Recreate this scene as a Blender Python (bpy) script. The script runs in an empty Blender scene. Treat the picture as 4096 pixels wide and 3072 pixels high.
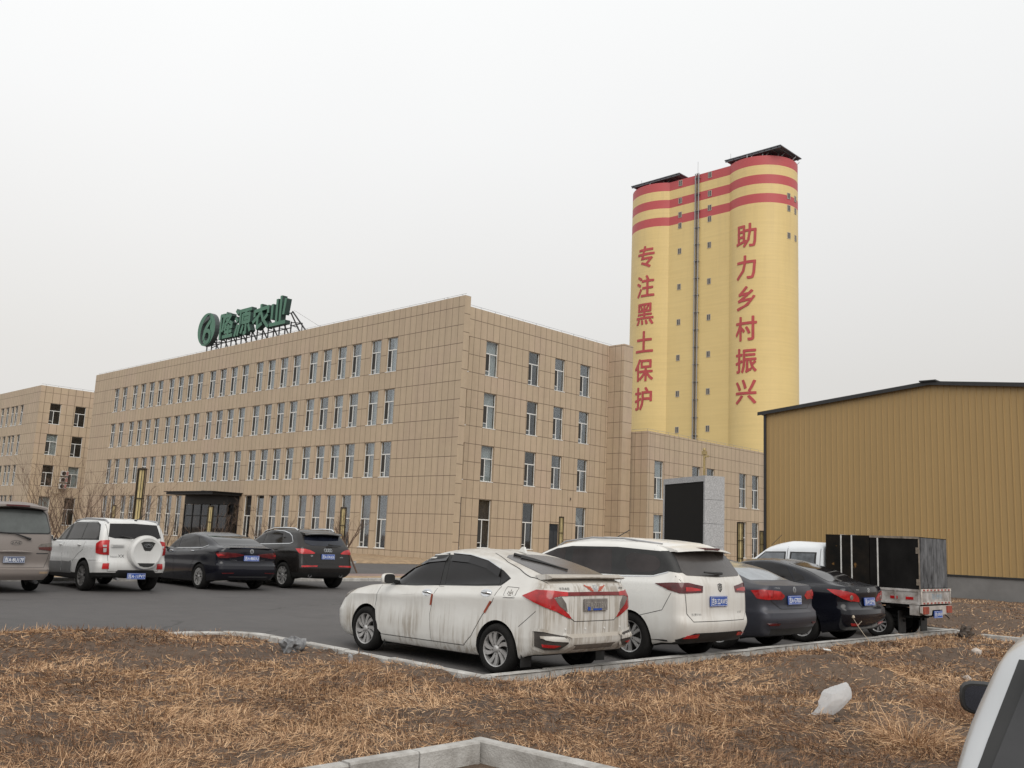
import bpy, bmesh, math, random
import numpy as np
from mathutils import Vector, Matrix
from mathutils.bvhtree import BVHTree
from mathutils.geometry import delaunay_2d_cdt

S = bpy.context.scene
COL = S.collection
rnd = random.Random(7)

# ------------------------------------------------------------------ camera
cam_d = bpy.data.cameras.new('camera')
cam = bpy.data.objects.new('camera', cam_d)
COL.objects.link(cam)
cam_d.sensor_width = 36.0
cam_d.lens = 36.0 * 3750.0 / 4096.0
cam_d.clip_start = 0.05
cam_d.clip_end = 3000
_R = (0.717639, 0.695038, 0.04377)
_U = (0.082982, -0.147745, 0.985538)
_B = (0.691454, -0.703628, -0.163704)
cam.matrix_world = Matrix(((_R[0], _U[0], _B[0], 45.611), (_R[1], _U[1], _B[1], -42.183),
                           (_R[2], _U[2], _B[2], 1.62), (0, 0, 0, 1)))
S.camera = cam

# ------------------------------------------------------------------ sky and sun (bright haze)
SUN_EL, SUN_AZ = 42.0, math.atan2(-0.50, 0.86)        # azimuth as a direction in x,y: from behind and to the right of the camera
world = bpy.data.worlds.new('World')
S.world = world
world.use_nodes = True
wn, wl = world.node_tree.nodes, world.node_tree.links
bg = wn['Background']
sky = wn.new('ShaderNodeTexSky')
sky.sky_type = 'NISHITA'
sky.sun_disc = False
sky.sun_elevation = math.radians(SUN_EL)
sky.sun_rotation = math.pi / 2 - SUN_AZ
sky.air_density = 1.6
sky.dust_density = 6.0
hs = wn.new('ShaderNodeHueSaturation')
hs.inputs['Saturation'].default_value = 0.12
wl.new(sky.outputs['Color'], hs.inputs['Color'])
tc = wn.new('ShaderNodeTexCoord')
sep = wn.new('ShaderNodeSeparateXYZ')
wl.new(tc.outputs['Generated'], sep.inputs[0])
ramp = wn.new('ShaderNodeValToRGB')
wl.new(sep.outputs['Z'], ramp.inputs['Fac'])
e = ramp.color_ramp.elements
e[0].position = 0.0
e[0].color = (0.655, 0.635, 0.615, 1)
e[1].position = 0.56
e[1].color = (0.965, 0.975, 0.975, 1)
for _p, _c in ((0.17, (0.735, 0.722, 0.70)), (0.277, (0.81, 0.805, 0.795)), (0.40, (0.89, 0.893, 0.893))):
    _q = ramp.color_ramp.elements.new(_p)
    _q.color = (*_c, 1)
cloud = wn.new('ShaderNodeTexNoise')
cloud.inputs['Scale'].default_value = 1.6
cloud.inputs['Detail'].default_value = 4
wl.new(tc.outputs['Generated'], cloud.inputs['Vector'])
mr = wn.new('ShaderNodeMapRange')
wl.new(cloud.outputs['Fac'], mr.inputs['Value'])
mr.inputs['From Min'].default_value = 0.3
mr.inputs['From Max'].default_value = 0.7
mr.inputs['To Min'].default_value = 9.75
mr.inputs['To Max'].default_value = 10.05
vm = wn.new('ShaderNodeVectorMath')
vm.operation = 'SCALE'
wl.new(ramp.outputs['Color'], vm.inputs[0])
# the haze is a little brighter towards one side of the sky
dt = wn.new('ShaderNodeVectorMath')
dt.operation = 'DOT_PRODUCT'
wl.new(tc.outputs['Generated'], dt.inputs[0])
dt.inputs[1].default_value = (-0.72, -0.69, 0.0)
ma = wn.new('ShaderNodeMath')
ma.operation = 'MULTIPLY_ADD'
wl.new(dt.outputs['Value'], ma.inputs[0])
ma.inputs[1].default_value = 0.10
ma.inputs[2].default_value = 1.0
mm_ = wn.new('ShaderNodeMath')
mm_.operation = 'MULTIPLY'
wl.new(mr.outputs['Result'], mm_.inputs[0])
wl.new(ma.outputs[0], mm_.inputs[1])
wl.new(mm_.outputs[0], vm.inputs['Scale'])
mx = wn.new('ShaderNodeMixRGB')
mx.inputs['Fac'].default_value = 0.93
wl.new(hs.outputs['Color'], mx.inputs['Color1'])
wl.new(vm.outputs['Vector'], mx.inputs['Color2'])
wl.new(mx.outputs['Color'], bg.inputs['Color'])
bg.inputs['Strength'].default_value = 0.108

sun_d = bpy.data.lights.new('sun', 'SUN')
sun_d.energy = 1.65
sun_d.angle = math.radians(50)
sun_d.color = (1.0, 0.95, 0.88)
sun = bpy.data.objects.new('sun', sun_d)
COL.objects.link(sun)
_d = Vector((math.cos(SUN_AZ) * math.cos(math.radians(SUN_EL)), math.sin(SUN_AZ) * math.cos(math.radians(SUN_EL)), math.sin(math.radians(SUN_EL))))
sun.rotation_euler = _d.to_track_quat('Z', 'Y').to_euler()
sun.location = (60, -60, 60)

S.view_settings.view_transform = 'Standard'
S.view_settings.look = 'None'
S.view_settings.exposure = 0.0
S.view_settings.gamma = 1.0
S.view_settings.use_curve_mapping = False
S.render.engine = 'CYCLES'
S.cycles.max_bounces = 6
S.cycles.transparent_max_bounces = 8

# ------------------------------------------------------------------ materials
def srgb(r, g, b):
    f = lambda c: (c / 255 / 12.92) if c / 255 <= 0.04045 else ((c / 255 + 0.055) / 1.055) ** 2.4
    return (f(r), f(g), f(b))

def mat(name, col, rough=0.6, metal=0.0, var=0.0, scale=3.0, coat=0.0, spec=0.5, bump=0.0, bscale=40.0, dark=None, stretch=None):
    """A procedural surface: base colour broken up by noise, optional bump."""
    m = bpy.data.materials.new(name)
    m.use_nodes = True
    n, l = m.node_tree.nodes, m.node_tree.links
    b = n['Principled BSDF']
    b.inputs['Base Color'].default_value = (*col, 1)
    b.inputs['Roughness'].default_value = rough
    b.inputs['Metallic'].default_value = metal
    b.inputs['Coat Weight'].default_value = coat
    b.inputs['Coat Roughness'].default_value = 0.08
    b.inputs['Specular IOR Level'].default_value = spec
    if var or bump:
        t = n.new('ShaderNodeTexCoord')
        vec = t.outputs['Object']
        if stretch:
            mp = n.new('ShaderNodeMapping')
            mp.inputs['Scale'].default_value = stretch
            l.new(vec, mp.inputs['Vector'])
            vec = mp.outputs['Vector']
    if var:
        a = n.new('ShaderNodeTexNoise')
        a.inputs['Scale'].default_value = scale
        a.inputs['Detail'].default_value = 7
        a.inputs['Roughness'].default_value = 0.62
        l.new(vec, a.inputs['Vector'])
        r = n.new('ShaderNodeValToRGB')
        c0 = dark if dark else tuple(c * (1 - var) for c in col)
        c1 = tuple(min(1, c * (1 + var * 0.7)) for c in col)
        r.color_ramp.elements[0].position = 0.33
        r.color_ramp.elements[0].color = (*c0, 1)
        r.color_ramp.elements[1].position = 0.67
        r.color_ramp.elements[1].color = (*c1, 1)
        l.new(a.outputs['Fac'], r.inputs['Fac'])
        l.new(r.outputs['Color'], b.inputs['Base Color'])
    if bump:
        k = n.new('ShaderNodeTexNoise')
        k.inputs['Scale'].default_value = bscale
        k.inputs['Detail'].default_value = 5
        l.new(vec, k.inputs['Vector'])
        bp = n.new('ShaderNodeBump')
        bp.inputs['Strength'].default_value = bump
        bp.inputs['Distance'].default_value = 0.02
        l.new(k.outputs['Fac'], bp.inputs['Height'])
        l.new(bp.outputs['Normal'], b.inputs['Normal'])
    return m

class NT:
    """short helper to wire small node graphs"""
    def __init__(s, m):
        s.n, s.l = m.node_tree.nodes, m.node_tree.links
        s.b = s.n['Principled BSDF']
    def new(s, t, **kw):
        x = s.n.new('ShaderNode' + t)
        for k, v in kw.items():
            if k.startswith('_'):
                setattr(x, k[1:], v)
            else:
                key = int(k[1:]) if k[0] == 'i' and k[1:].isdigit() else k.replace('__', ' ')
                if hasattr(v, 'node'):
                    s.l.new(v, x.inputs[key])
                else:
                    x.inputs[key].default_value = v
        return x
    def math(s, op, a, b=0.0, c=None):
        kw = {'i0': a, 'i1': b}
        x = s.new('Math', _operation=op, **kw)
        if c is not None:
            if hasattr(c, 'node'):
                s.l.new(c, x.inputs[2])
            else:
                x.inputs[2].default_value = c
        return x.outputs[0]
    def ramp(s, fac, stops):
        x = s.new('ValToRGB', Fac=fac)
        el = x.color_ramp.elements
        el[0].position, el[0].color = stops[0][0], (*stops[0][1], 1)
        el[1].position, el[1].color = stops[-1][0], (*stops[-1][1], 1)
        for p, c in stops[1:-1]:
            q = el.new(p)
            q.color = (*c, 1)
        return x.outputs['Color']
    def mix(s, fac, a, b, mode='MIX'):
        x = s.new('MixRGB', _blend_type=mode)
        for k, v in (('Fac', fac), ('Color1', a), ('Color2', b)):
            if hasattr(v, 'node'):
                s.l.new(v, x.inputs[k])
            else:
                x.inputs[k].default_value = v if k == 'Fac' else (*v, 1)
        return x.outputs['Color']
    def noise(s, vec, scale, detail=5, rough=0.6):
        x = s.new('TexNoise', Scale=scale, Detail=detail, Roughness=rough)
        s.l.new(vec, x.inputs['Vector'])
        return x.outputs['Fac']
    def bump(s, h, strength=0.3, dist=0.02):
        x = s.new('Bump', Strength=strength, Distance=dist, Height=h)
        s.l.new(x.outputs['Normal'], s.b.inputs['Normal'])

def newmat(name, rough=0.7, **kw):
    m = mat(name, (0.5, 0.5, 0.5), rough, **kw)
    return m, NT(m)

def tile_mat():
    m, t = newmat('wall_tile', 0.62)
    uv = t.new('UVMap').outputs['UV']
    sp = t.new('SeparateXYZ')
    t.l.new(uv, sp.inputs[0])
    u = t.math('DIVIDE', sp.outputs['X'], 0.645)
    v = t.math('DIVIDE', sp.outputs['Y'], 1.29)
    fu, fv = t.math('FRACT', u), t.math('FRACT', v)
    gu = t.math('LESS_THAN', t.math('PINGPONG', u, 0.5), 0.026)
    gv = t.math('LESS_THAN', t.math('PINGPONG', v, 0.5), 0.0155)
    g = t.math('MAXIMUM', gu, gv)
    cm = t.new('CombineXYZ', X=t.math('FLOOR', u), Y=t.math('FLOOR', v))
    wnz = t.new('TexWhiteNoise', Vector=cm.outputs[0]).outputs['Value']
    obj = t.new('TexCoord').outputs['Object']
    big = t.noise(obj, 0.16, 5, 0.6)
    fine = t.noise(obj, 2.3, 6, 0.65)
    mp = t.new('Mapping')
    mp.inputs['Scale'].default_value = (1.3, 1.3, 0.12)
    t.l.new(obj, mp.inputs['Vector'])
    streak = t.noise(mp.outputs['Vector'], 1.4, 5, 0.6)
    base = t.ramp(big, [(0.32, (0.460, 0.352, 0.250)), (0.5, (0.472, 0.370, 0.258)), (0.68, (0.480, 0.366, 0.268))])
    k = t.math('MULTIPLY_ADD', wnz, 0.055, 0.972)
    base = t.mix(1.0, base, t.new('CombineXYZ', X=k, Y=k, Z=k).outputs[0], 'MULTIPLY')
    st = t.ramp(streak, [(0.35, (0.90, 0.90, 0.90)), (0.62, (1.03, 1.03, 1.03))])
    base = t.mix(0.8, base, st, 'MULTIPLY')
    fn = t.ramp(fine, [(0.3, (0.94, 0.94, 0.94)), (0.7, (1.05, 1.05, 1.05))])
    base = t.mix(0.8, base, fn, 'MULTIPLY')
    t.l.new(t.mix(g, base, (0.135, 0.093, 0.062)), t.b.inputs['Base Color'])
    t.bump(t.math('SUBTRACT', 1.0, g), 0.5, 0.02)
    return m

def glass_mat(name, tint=(0.78, 0.80, 0.80), refl=0.06, refl2=0.5):
    m = bpy.data.materials.new(name)
    m.use_nodes = True
    n, l = m.node_tree.nodes, m.node_tree.links
    n.remove(n['Principled BSDF'])
    tr = n.new('ShaderNodeBsdfTransparent')
    tr.inputs[0].default_value = (*tint, 1)
    gl = n.new('ShaderNodeBsdfGlossy')
    gl.inputs['Roughness'].default_value = 0.03
    gl.inputs['Color'].default_value = (0.9, 0.92, 0.95, 1)
    lw = n.new('ShaderNodeLayerWeight')
    lw.inputs[0].default_value = 0.25
    mr = n.new('ShaderNodeMapRange')
    mr.inputs['To Min'].default_value = refl
    mr.inputs['To Max'].default_value = refl2
    l.new(lw.outputs['Fresnel'], mr.inputs['Value'])
    mx = n.new('ShaderNodeMixShader')
    l.new(mr.outputs[0], mx.inputs[0])
    l.new(tr.outputs[0], mx.inputs[1])
    l.new(gl.outputs[0], mx.inputs[2])
    l.new(mx.outputs[0], n['Material Output'].inputs[0])
    return m

M = {}
M['tile'] = tile_mat()
M['pane'] = glass_mat('window_glass')
M['screen'] = mat('fly_screen', (0.035, 0.033, 0.03), 0.8)
M['white_frame'] = mat('white_plastic', (0.74, 0.74, 0.72), 0.45, var=0.06, scale=4)
M['curtain'] = mat('curtain_cloth', (0.74, 0.77, 0.77), 0.9, var=0.08, scale=6, stretch=(6, 1, 0.4))
M['beige_curtain'] = mat('beige_curtain_cloth', (0.52, 0.50, 0.46), 0.9, var=0.1, scale=6, stretch=(6, 1, 0.4))
M['dark_curtain'] = mat('dark_curtain_cloth', (0.16, 0.135, 0.13), 0.9, var=0.2, scale=6, stretch=(6, 1, 0.4))
M['room_shade_board'] = mat('painted_room_shade', (0.05, 0.048, 0.045), 0.9, var=0.4, scale=0.6)  # backing boards: darkness of unlit rooms put into the colour
M['stone_white'] = mat('white_plaster', (0.6, 0.6, 0.58), 0.8)
M['roofing'] = mat('grey_roofing', (0.2, 0.2, 0.2), 0.9, var=0.2)
M['black_metal'] = mat('dark_painted_metal', (0.012, 0.012, 0.0135), 0.5, var=0.3, scale=5, spec=.25)
M['steel'] = mat('galvanised_steel', (0.35, 0.35, 0.36), 0.45, 0.6, var=0.15, scale=8)
M['dark_steel'] = mat('dark_steel', (0.05, 0.05, 0.052), 0.55, 0.3, var=0.2, scale=8)
M['copper'] = mat('copper_pipe', (0.09, 0.075, 0.068), 0.5, 0.2, var=0.2)
M['granite'] = mat('grey_granite', (0.40, 0.40, 0.405), 0.6, var=0.35, scale=22, bump=0.15, bscale=30)
M['led'] = mat('led_panel', (0.008, 0.0075, 0.007), 0.7, var=0.15, scale=30, spec=.2)
M['concrete'] = mat('kerb_concrete', (0.43, 0.42, 0.40), 0.85, var=0.22, scale=5, bump=0.35, bscale=60, dark=(0.27, 0.255, 0.235))
M['plinth'] = mat('grey_render', (0.175, 0.17, 0.165), 0.9, var=0.16, scale=0.9, bump=0.1)
M['bark'] = mat('bare_bark', (0.13, 0.085, 0.06), 0.9, var=0.3, scale=10)

# ------------------------------------------------------------------ mesh helpers
class MB:
    """collects shapes and links them as ONE mesh object"""
    def __init__(s):
        s.v, s.f, s.m, s.uv = [], [], [], {}
        s.cur = 0
    def quad(s, pts, mi=None, uv=None):
        i = len(s.v)
        s.v += [tuple(p) for p in pts]
        s.f.append(tuple(range(i, i + len(pts))))
        s.m.append(s.cur if mi is None else mi)
        if uv:
            s.uv[len(s.f) - 1] = uv
    def box(s, x0, x1, y0, y1, z0, z1, mi=None, T=None):
        c = [(x0, y0, z0), (x1, y0, z0), (x1, y1, z0), (x0, y1, z0), (x0, y0, z1), (x1, y0, z1), (x1, y1, z1), (x0, y1, z1)]
        if T is not None:
            c = [tuple(T @ Vector(p)) for p in c]
        i = len(s.v)
        s.v += c
        for q in ((0, 3, 2, 1), (4, 5, 6, 7), (0, 1, 5, 4), (1, 2, 6, 5), (2, 3, 7, 6), (3, 0, 4, 7)):
            s.f.append(tuple(i + k for k in q))
            s.m.append(s.cur if mi is None else mi)
    def bar(s, a, b, w, d=None, mi=None):
        """square bar from a to b"""
        a, b = Vector(a), Vector(b)
        z = (b - a)
        L = z.length
        if L < 1e-6:
            return
        T = Matrix.Translation(a) @ z.to_track_quat('Z', 'Y').to_matrix().to_4x4()
        d = w if d is None else d
        s.box(-w / 2, w / 2, -d / 2, d / 2, 0, L, mi, T)
    def tube(s, pts, r, n=8, mi=None, cap=True):
        pts = [Vector(p) for p in pts]
        rr = r if isinstance(r, (list, tuple)) else [r] * len(pts)
        base = len(s.v)
        for k, p in enumerate(pts):
            t = (pts[min(k + 1, len(pts) - 1)] - pts[max(k - 1, 0)]).normalized()
            a = t.cross(Vector((0, 0, 1)))
            if a.length < 0.05:
                a = t.cross(Vector((1, 0, 0)))
            a.normalize()
            b = t.cross(a)
            for j in range(n):
                w = 2 * math.pi * j / n
                s.v.append(tuple(p + (a * math.cos(w) + b * math.sin(w)) * rr[k]))
        for k in range(len(pts) - 1):
            for j in range(n):
                s.f.append((base + k * n + j, base + k * n + (j + 1) % n, base + (k + 1) * n + (j + 1) % n, base + (k + 1) * n + j))
                s.m.append(s.cur if mi is None else mi)
        if cap:
            s.f.append(tuple(base + j for j in range(n))[::-1])
            s.f.append(tuple(base + (len(pts) - 1) * n + j for j in range(n)))
            s.m += [s.cur if mi is None else mi] * 2
    def lathe(s, prof, n=40, axis='y', mi=None, T=None):
        """prof: list of (radius, offset along axis)"""
        base = len(s.v)
        for (r, o) in prof:
            for j in range(n):
                w = 2 * math.pi * j / n
                p = Vector((r * math.cos(w), o, r * math.sin(w))) if axis == 'y' else Vector((r * math.cos(w), r * math.sin(w), o))
                if T is not None:
                    p = T @ p
                s.v.append(tuple(p))
        for k in range(len(prof) - 1):
            for j in range(n):
                q = (base + k * n + j, base + k * n + (j + 1) % n, base + (k + 1) * n + (j + 1) % n, base + (k + 1) * n + j)
                s.f.append(q if axis == 'z' else q[::-1])
                s.m.append(s.cur if mi is None else mi)
    def prism(s, poly, a, b, mi=None):
        """closed polygon swept from map a to map b (functions of a 2D point)"""
        n = len(poly)
        base = len(s.v)
        s.v += [tuple(a(p)) for p in poly] + [tuple(b(p)) for p in poly]
        s.f.append(tuple(base + j for j in range(n)))
        s.f.append(tuple(base + n + j for j in range(n))[::-1])
        for j in range(n):
            s.f.append((base + j, base + n + j, base + n + (j + 1) % n, base + (j + 1) % n)[::-1])
        s.m += [s.cur if mi is None else mi] * (n + 2)
    def mesh(s, name, mats, smooth=False, angle=35):
        me = bpy.data.meshes.new(name)
        me.from_pydata(s.v, [], s.f)
        for m in (mats if isinstance(mats, (list, tuple)) else [mats]):
            me.materials.append(m)
        me.polygons.foreach_set('material_index', s.m)
        if s.uv:
            lay = me.uv_layers.new(name='UVMap')
            for fi, uv in s.uv.items():
                for li, c in zip(me.polygons[fi].loop_indices, uv):
                    lay.data[li].uv = c
        if smooth:
            me.polygons.foreach_set('use_smooth', [True] * len(me.polygons))
            me.set_sharp_from_angle(angle=math.radians(angle))
        me.update()
        return me
    def build(s, name, mats, parent=None, smooth=False, angle=35):
        return obj(name, s.mesh(name, mats, smooth, angle), parent)

def obj(name, me, parent=None, loc=(0, 0, 0), rz=0.0):
    o = bpy.data.objects.new(name, me)
    COL.objects.link(o)
    o.location = loc
    o.rotation_euler = (0, 0, rz)
    if parent is not None:
        o.parent = parent
    return o

def tag(o, label=None, cat=None, group=None, kind=None):
    if label:
        o['label'] = label
    if cat:
        o['category'] = cat
    if group:
        o['group'] = group
    if kind:
        o['kind'] = kind
    return o

def empty(name, loc=(0, 0, 0), rz=0.0):
    o = bpy.data.objects.new(name, None)
    COL.objects.link(o)
    o.location = loc
    o.rotation_euler = (0, 0, rz)
    return o

def copy_tree(o, parent=None):
    c = o.copy()
    COL.objects.link(c)
    if parent is not None:
        c.parent = parent
    for ch in o.children:
        copy_tree(ch, c)
    return c

# ------------------------------------------------------------------ lettering (built-in font, made into meshes before the scene grows)
TXT = {}
def text_mesh(s, extrude=0.0, bold=0.0, res=3):
    key = (s, extrude, bold)
    if key in TXT:
        return TXT[key]
    cu = bpy.data.curves.new('lettering', 'FONT')
    cu.body = s
    cu.size = 1.0
    cu.extrude = extrude
    cu.offset = bold
    cu.resolution_u = res
    cu.align_x = 'CENTER'
    cu.align_y = 'CENTER'
    o = bpy.data.objects.new('lettering', cu)
    COL.objects.link(o)
    dg = bpy.context.evaluated_depsgraph_get()
    dg.update()
    me = bpy.data.meshes.new_from_object(o.evaluated_get(dg))
    bpy.data.objects.remove(o)
    vs = np.array([v.co[:] for v in me.vertices])
    if len(vs):                                        # centre on the ink, not on the em box
        c = (vs.min(0) + vs.max(0)) / 2
        for v in me.vertices:
            v.co.x -= c[0]
            v.co.y -= c[1]
    me['w'] = float(vs[:, 0].max() - vs[:, 0].min()) if len(vs) else 1.0
    me['h'] = float(vs[:, 1].max() - vs[:, 1].min()) if len(vs) else 1.0
    TXT[key] = me
    return me
for s_ in ('吉A·8U17F', '吉A·11PV7', '吉A·8B03U', '吉A·DK626', '吉A·232BV', '吉B·22AW5', '吉A·G7820', '吉A·E2F95', '吉J·S9593'):
    text_mesh(s_, 0.0, 0.012)
for s_ in '专注黑土保护助力乡村振兴':
    text_mesh(s_, 0.0, 0.0, 2)
# ================================================================== SETTING
def sheet(name, x0, x1, y0, y1, z, m, nx=1, ny=1, hole=None):
    b = MB()
    xs, ys = np.linspace(x0, x1, nx + 1), np.linspace(y0, y1, ny + 1)
    for i in range(nx):
        for j in range(ny):
            b.quad([(xs[i], ys[j], z), (xs[i + 1], ys[j], z), (xs[i + 1], ys[j + 1], z), (xs[i], ys[j + 1], z)])
    return tag(b.build(name, m), kind='structure')

def asphalt_mat():
    m, t = newmat('asphalt', 0.85)
    o = t.new('TexCoord').outputs['Object']
    a = t.noise(o, 0.25, 6, 0.6)
    c = t.noise(o, 2.2, 7, 0.65)
    f = t.noise(o, 70, 3, 0.6)
    base = t.ramp(a, [(0.3, (0.070, 0.065, 0.0635)), (0.7, (0.092, 0.0865, 0.085))])
    base = t.mix(0.7, base, t.ramp(c, [(0.35, (0.86, 0.86, 0.86)), (0.6, (1.06, 1.05, 1.04))]), 'MULTIPLY')
    base = t.mix(0.6, base, t.ramp(f, [(0.35, (0.75, 0.75, 0.75)), (0.65, (1.15, 1.15, 1.15))]), 'MULTIPLY')
    sp = t.noise(o, 1.1, 8, 0.75)
    base = t.mix(t.math('GREATER_THAN', sp, 0.69), base, (0.13, 0.124, 0.116))
    vo = t.new('TexVoronoi', _feature='DISTANCE_TO_EDGE', Scale=0.22)
    wob = t.new('VectorMath', _operation='ADD')
    t.l.new(o, wob.inputs[0])
    nz = t.new('TexNoise', Scale=1.2, Detail=5)
    t.l.new(o, nz.inputs['Vector'])
    t.l.new(nz.outputs['Color'], wob.inputs[1])
    t.l.new(wob.outputs[0], vo.inputs['Vector'])
    cr = t.math('MULTIPLY', t.math('LESS_THAN', vo.outputs['Distance'], 0.006), t.math('GREATER_THAN', t.noise(o, 0.35, 2, .5), 0.5))
    base = t.mix(t.math('MULTIPLY', cr, 0.6), base, (0.03, 0.028, 0.027))
    oil = t.new('MapRange', Value=t.noise(o, 0.75, 4, 0.55), From__Min=0.64, From__Max=0.72).outputs[0]
    base = t.mix(t.math('MULTIPLY', oil, 0.35), base, (0.045, 0.043, 0.042))
    t.l.new(base, t.b.inputs['Base Color'])
    t.bump(f, 0.4, 0.01)
    return m
M['asphalt'] = asphalt_mat()

def soil_mat():
    m, t = newmat('dry_soil', 0.95)
    o = t.new('TexCoord').outputs['Object']
    a = t.noise(o, 0.5, 6, 0.62)
    c = t.noise(o, 9, 7, 0.7)
    f = t.noise(o, 60, 4, 0.7)
    base = t.ramp(a, [(0.3, (0.085, 0.057, 0.040)), (0.5, (0.118, 0.080, 0.055)), (0.7, (0.15, 0.103, 0.070))])
    base = t.mix(0.8, base, t.ramp(c, [(0.3, (0.6, 0.6, 0.6)), (0.7, (1.25, 1.22, 1.2))]), 'MULTIPLY')
    base = t.mix(0.6, base, t.ramp(f, [(0.3, (0.6, 0.6, 0.6)), (0.7, (1.3, 1.3, 1.3))]), 'MULTIPLY')
    t.l.new(base, t.b.inputs['Base Color'])
    t.bump(t.mix(0.5, c, f), 0.8, 0.05)
    return m
M['soil'] = soil_mat()
M['straw_ground'] = mat('dry_turf', (0.30, 0.21, 0.125), 0.95, var=0.35, scale=4, bump=0.6, bscale=25)
M['pink_paving'] = mat('pink_paving', (0.22, 0.155, 0.135), 0.85, var=0.12, scale=5)

sheet('ground', -900, 900, -900, 900, -0.06, M['soil'])
sheet('parking_lot', -170, 38.3, -130, 150, 0.0, M['asphalt'])
sheet('driveway', 40.25, 70, -100, -36.99, -0.055, M['soil'])
sheet('paved_strip', 14.5, 16.85, -75, -10, 0.006, M['pink_paving'])
# strip of dry turf in front of the parked row on the far side
def turf_bank(name, x0, x1, y0, y1, h):
    b = MB()
    nx, ny = max(2, int((x1 - x0) / 0.8)), max(2, int((y1 - y0) / 0.8))
    r = random.Random(3)
    H = [[(0.0 if i in (0, nx) or j in (0, ny) else h + r.uniform(-.25, .25) * h) for j in range(ny + 1)] for i in range(nx + 1)]
    P = lambda i, j: (x0 + (x1 - x0) * i / nx, y0 + (y1 - y0) * j / ny, 0.01 + H[i][j])
    for i in range(nx):
        for j in range(ny):
            b.quad([P(i, j), P(i + 1, j), P(i + 1, j + 1), P(i, j + 1)])
    return tag(b.build(name, M['straw_ground'], smooth=True, angle=80), kind='structure')
turf_bank('planted_strip', 16.95, 19.2, -62, -17, 0.09)
turf_bank('planted_bank', -76, 4, -11.1, 0.6, 0.14)
turf_bank('planted_bed', -3, 4.2, 0.7, 60, 0.14)

def kerb_run(name, pts, w, z1, label, seg=1.0, z0=-0.05, gap=0.012, inner=None, lean=0.0):
    """kerb stones along a polyline (inner edge on pts, body to the left of travel)"""
    b = MB()
    r = random.Random(11)
    for a, c in zip(pts[:-1], pts[1:]):
        a, c = Vector((*a, 0)), Vector((*c, 0))
        d = c - a
        L = d.length
        n = max(1, round(L / seg))
        for k in range(n):
            T = Matrix.Translation(a + d * ((k + r.uniform(-.02, .02)) / n)) @ Matrix.Rotation(math.atan2(d.y, d.x) + r.uniform(-.006, .006), 4, 'Z') @ Matrix.Translation((0, r.uniform(-.008, .008), r.uniform(-.008, .008)))
            l = L / n - gap
            ch = 0.014
            prof = [(0, z0), (0, z1 - ch), (ch, z1), (w - ch, z1), (w, z1 - ch), (w, z0)]
            prof = [(p[0] + r.uniform(-.003, .003), p[1]) for p in prof]
            b.prism(prof, lambda p: T @ Vector((0, p[0], p[1])), lambda p: T @ Vector((l, p[0], p[1])))
    o = b.build(name, M['concrete'])
    return tag(o, label, 'kerb')
arc = [(33.4 - 0.0 + 0.0, -34.52)]
arc_pts = [(38.05, -34.52), (33.55, -34.52)] + [(33.55 - 0.85 * math.sin(t), -35.37 + 0.85 * math.cos(t)) for t in np.linspace(0.25, math.pi / 2, 6)] + [(32.7, -60)]
kerb_run('kerb', arc_pts, 0.12, 0.12, 'pale concrete kerb beside the dirty white hatchback curving away to the left', 0.95)
kerb_run('kerb', [(38.02, -20.3), (38.02, -34.56)], -0.13, 0.125, 'long pale concrete kerb behind the row of parked cars and truck', 0.98)
kerb_run('kerb', [(33.0, -20.38), (38.17, -20.38)], 0.12, 0.12, 'short concrete kerb closing the parking bay beyond the small truck', 0.98)
kerb_run('kerb', [(40.305, -60), (40.305, -36.945)], 0.115, 0.105, 'rough granite kerb in the foreground running out at the bottom edge', 0.6, -0.15)
kerb_run('kerb', [(40.19, -36.94), (43.0, -36.76)], 0.115, 0.105, 'rough granite kerb in the foreground running right from the kerb corner', 0.9, -0.15)
kerb_run('kerb', [(-76, -11.3), (4.2, -11.3)], -0.12, 0.13, 'long low kerb edging the dry bank in front of the office block', 1.0)
kerb_run('kerb', [(19.3, -62), (19.3, -17)], 0.1, 0.11, 'low kerb of the dry planting strip behind the black cars', 1.0)
kerb_run('kerb', [(38.9, -21.55), (40.4, -21.62)], 0.12, 0.16, 'short piece of pale kerb stone half buried in dry grass', 0.9)

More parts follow.
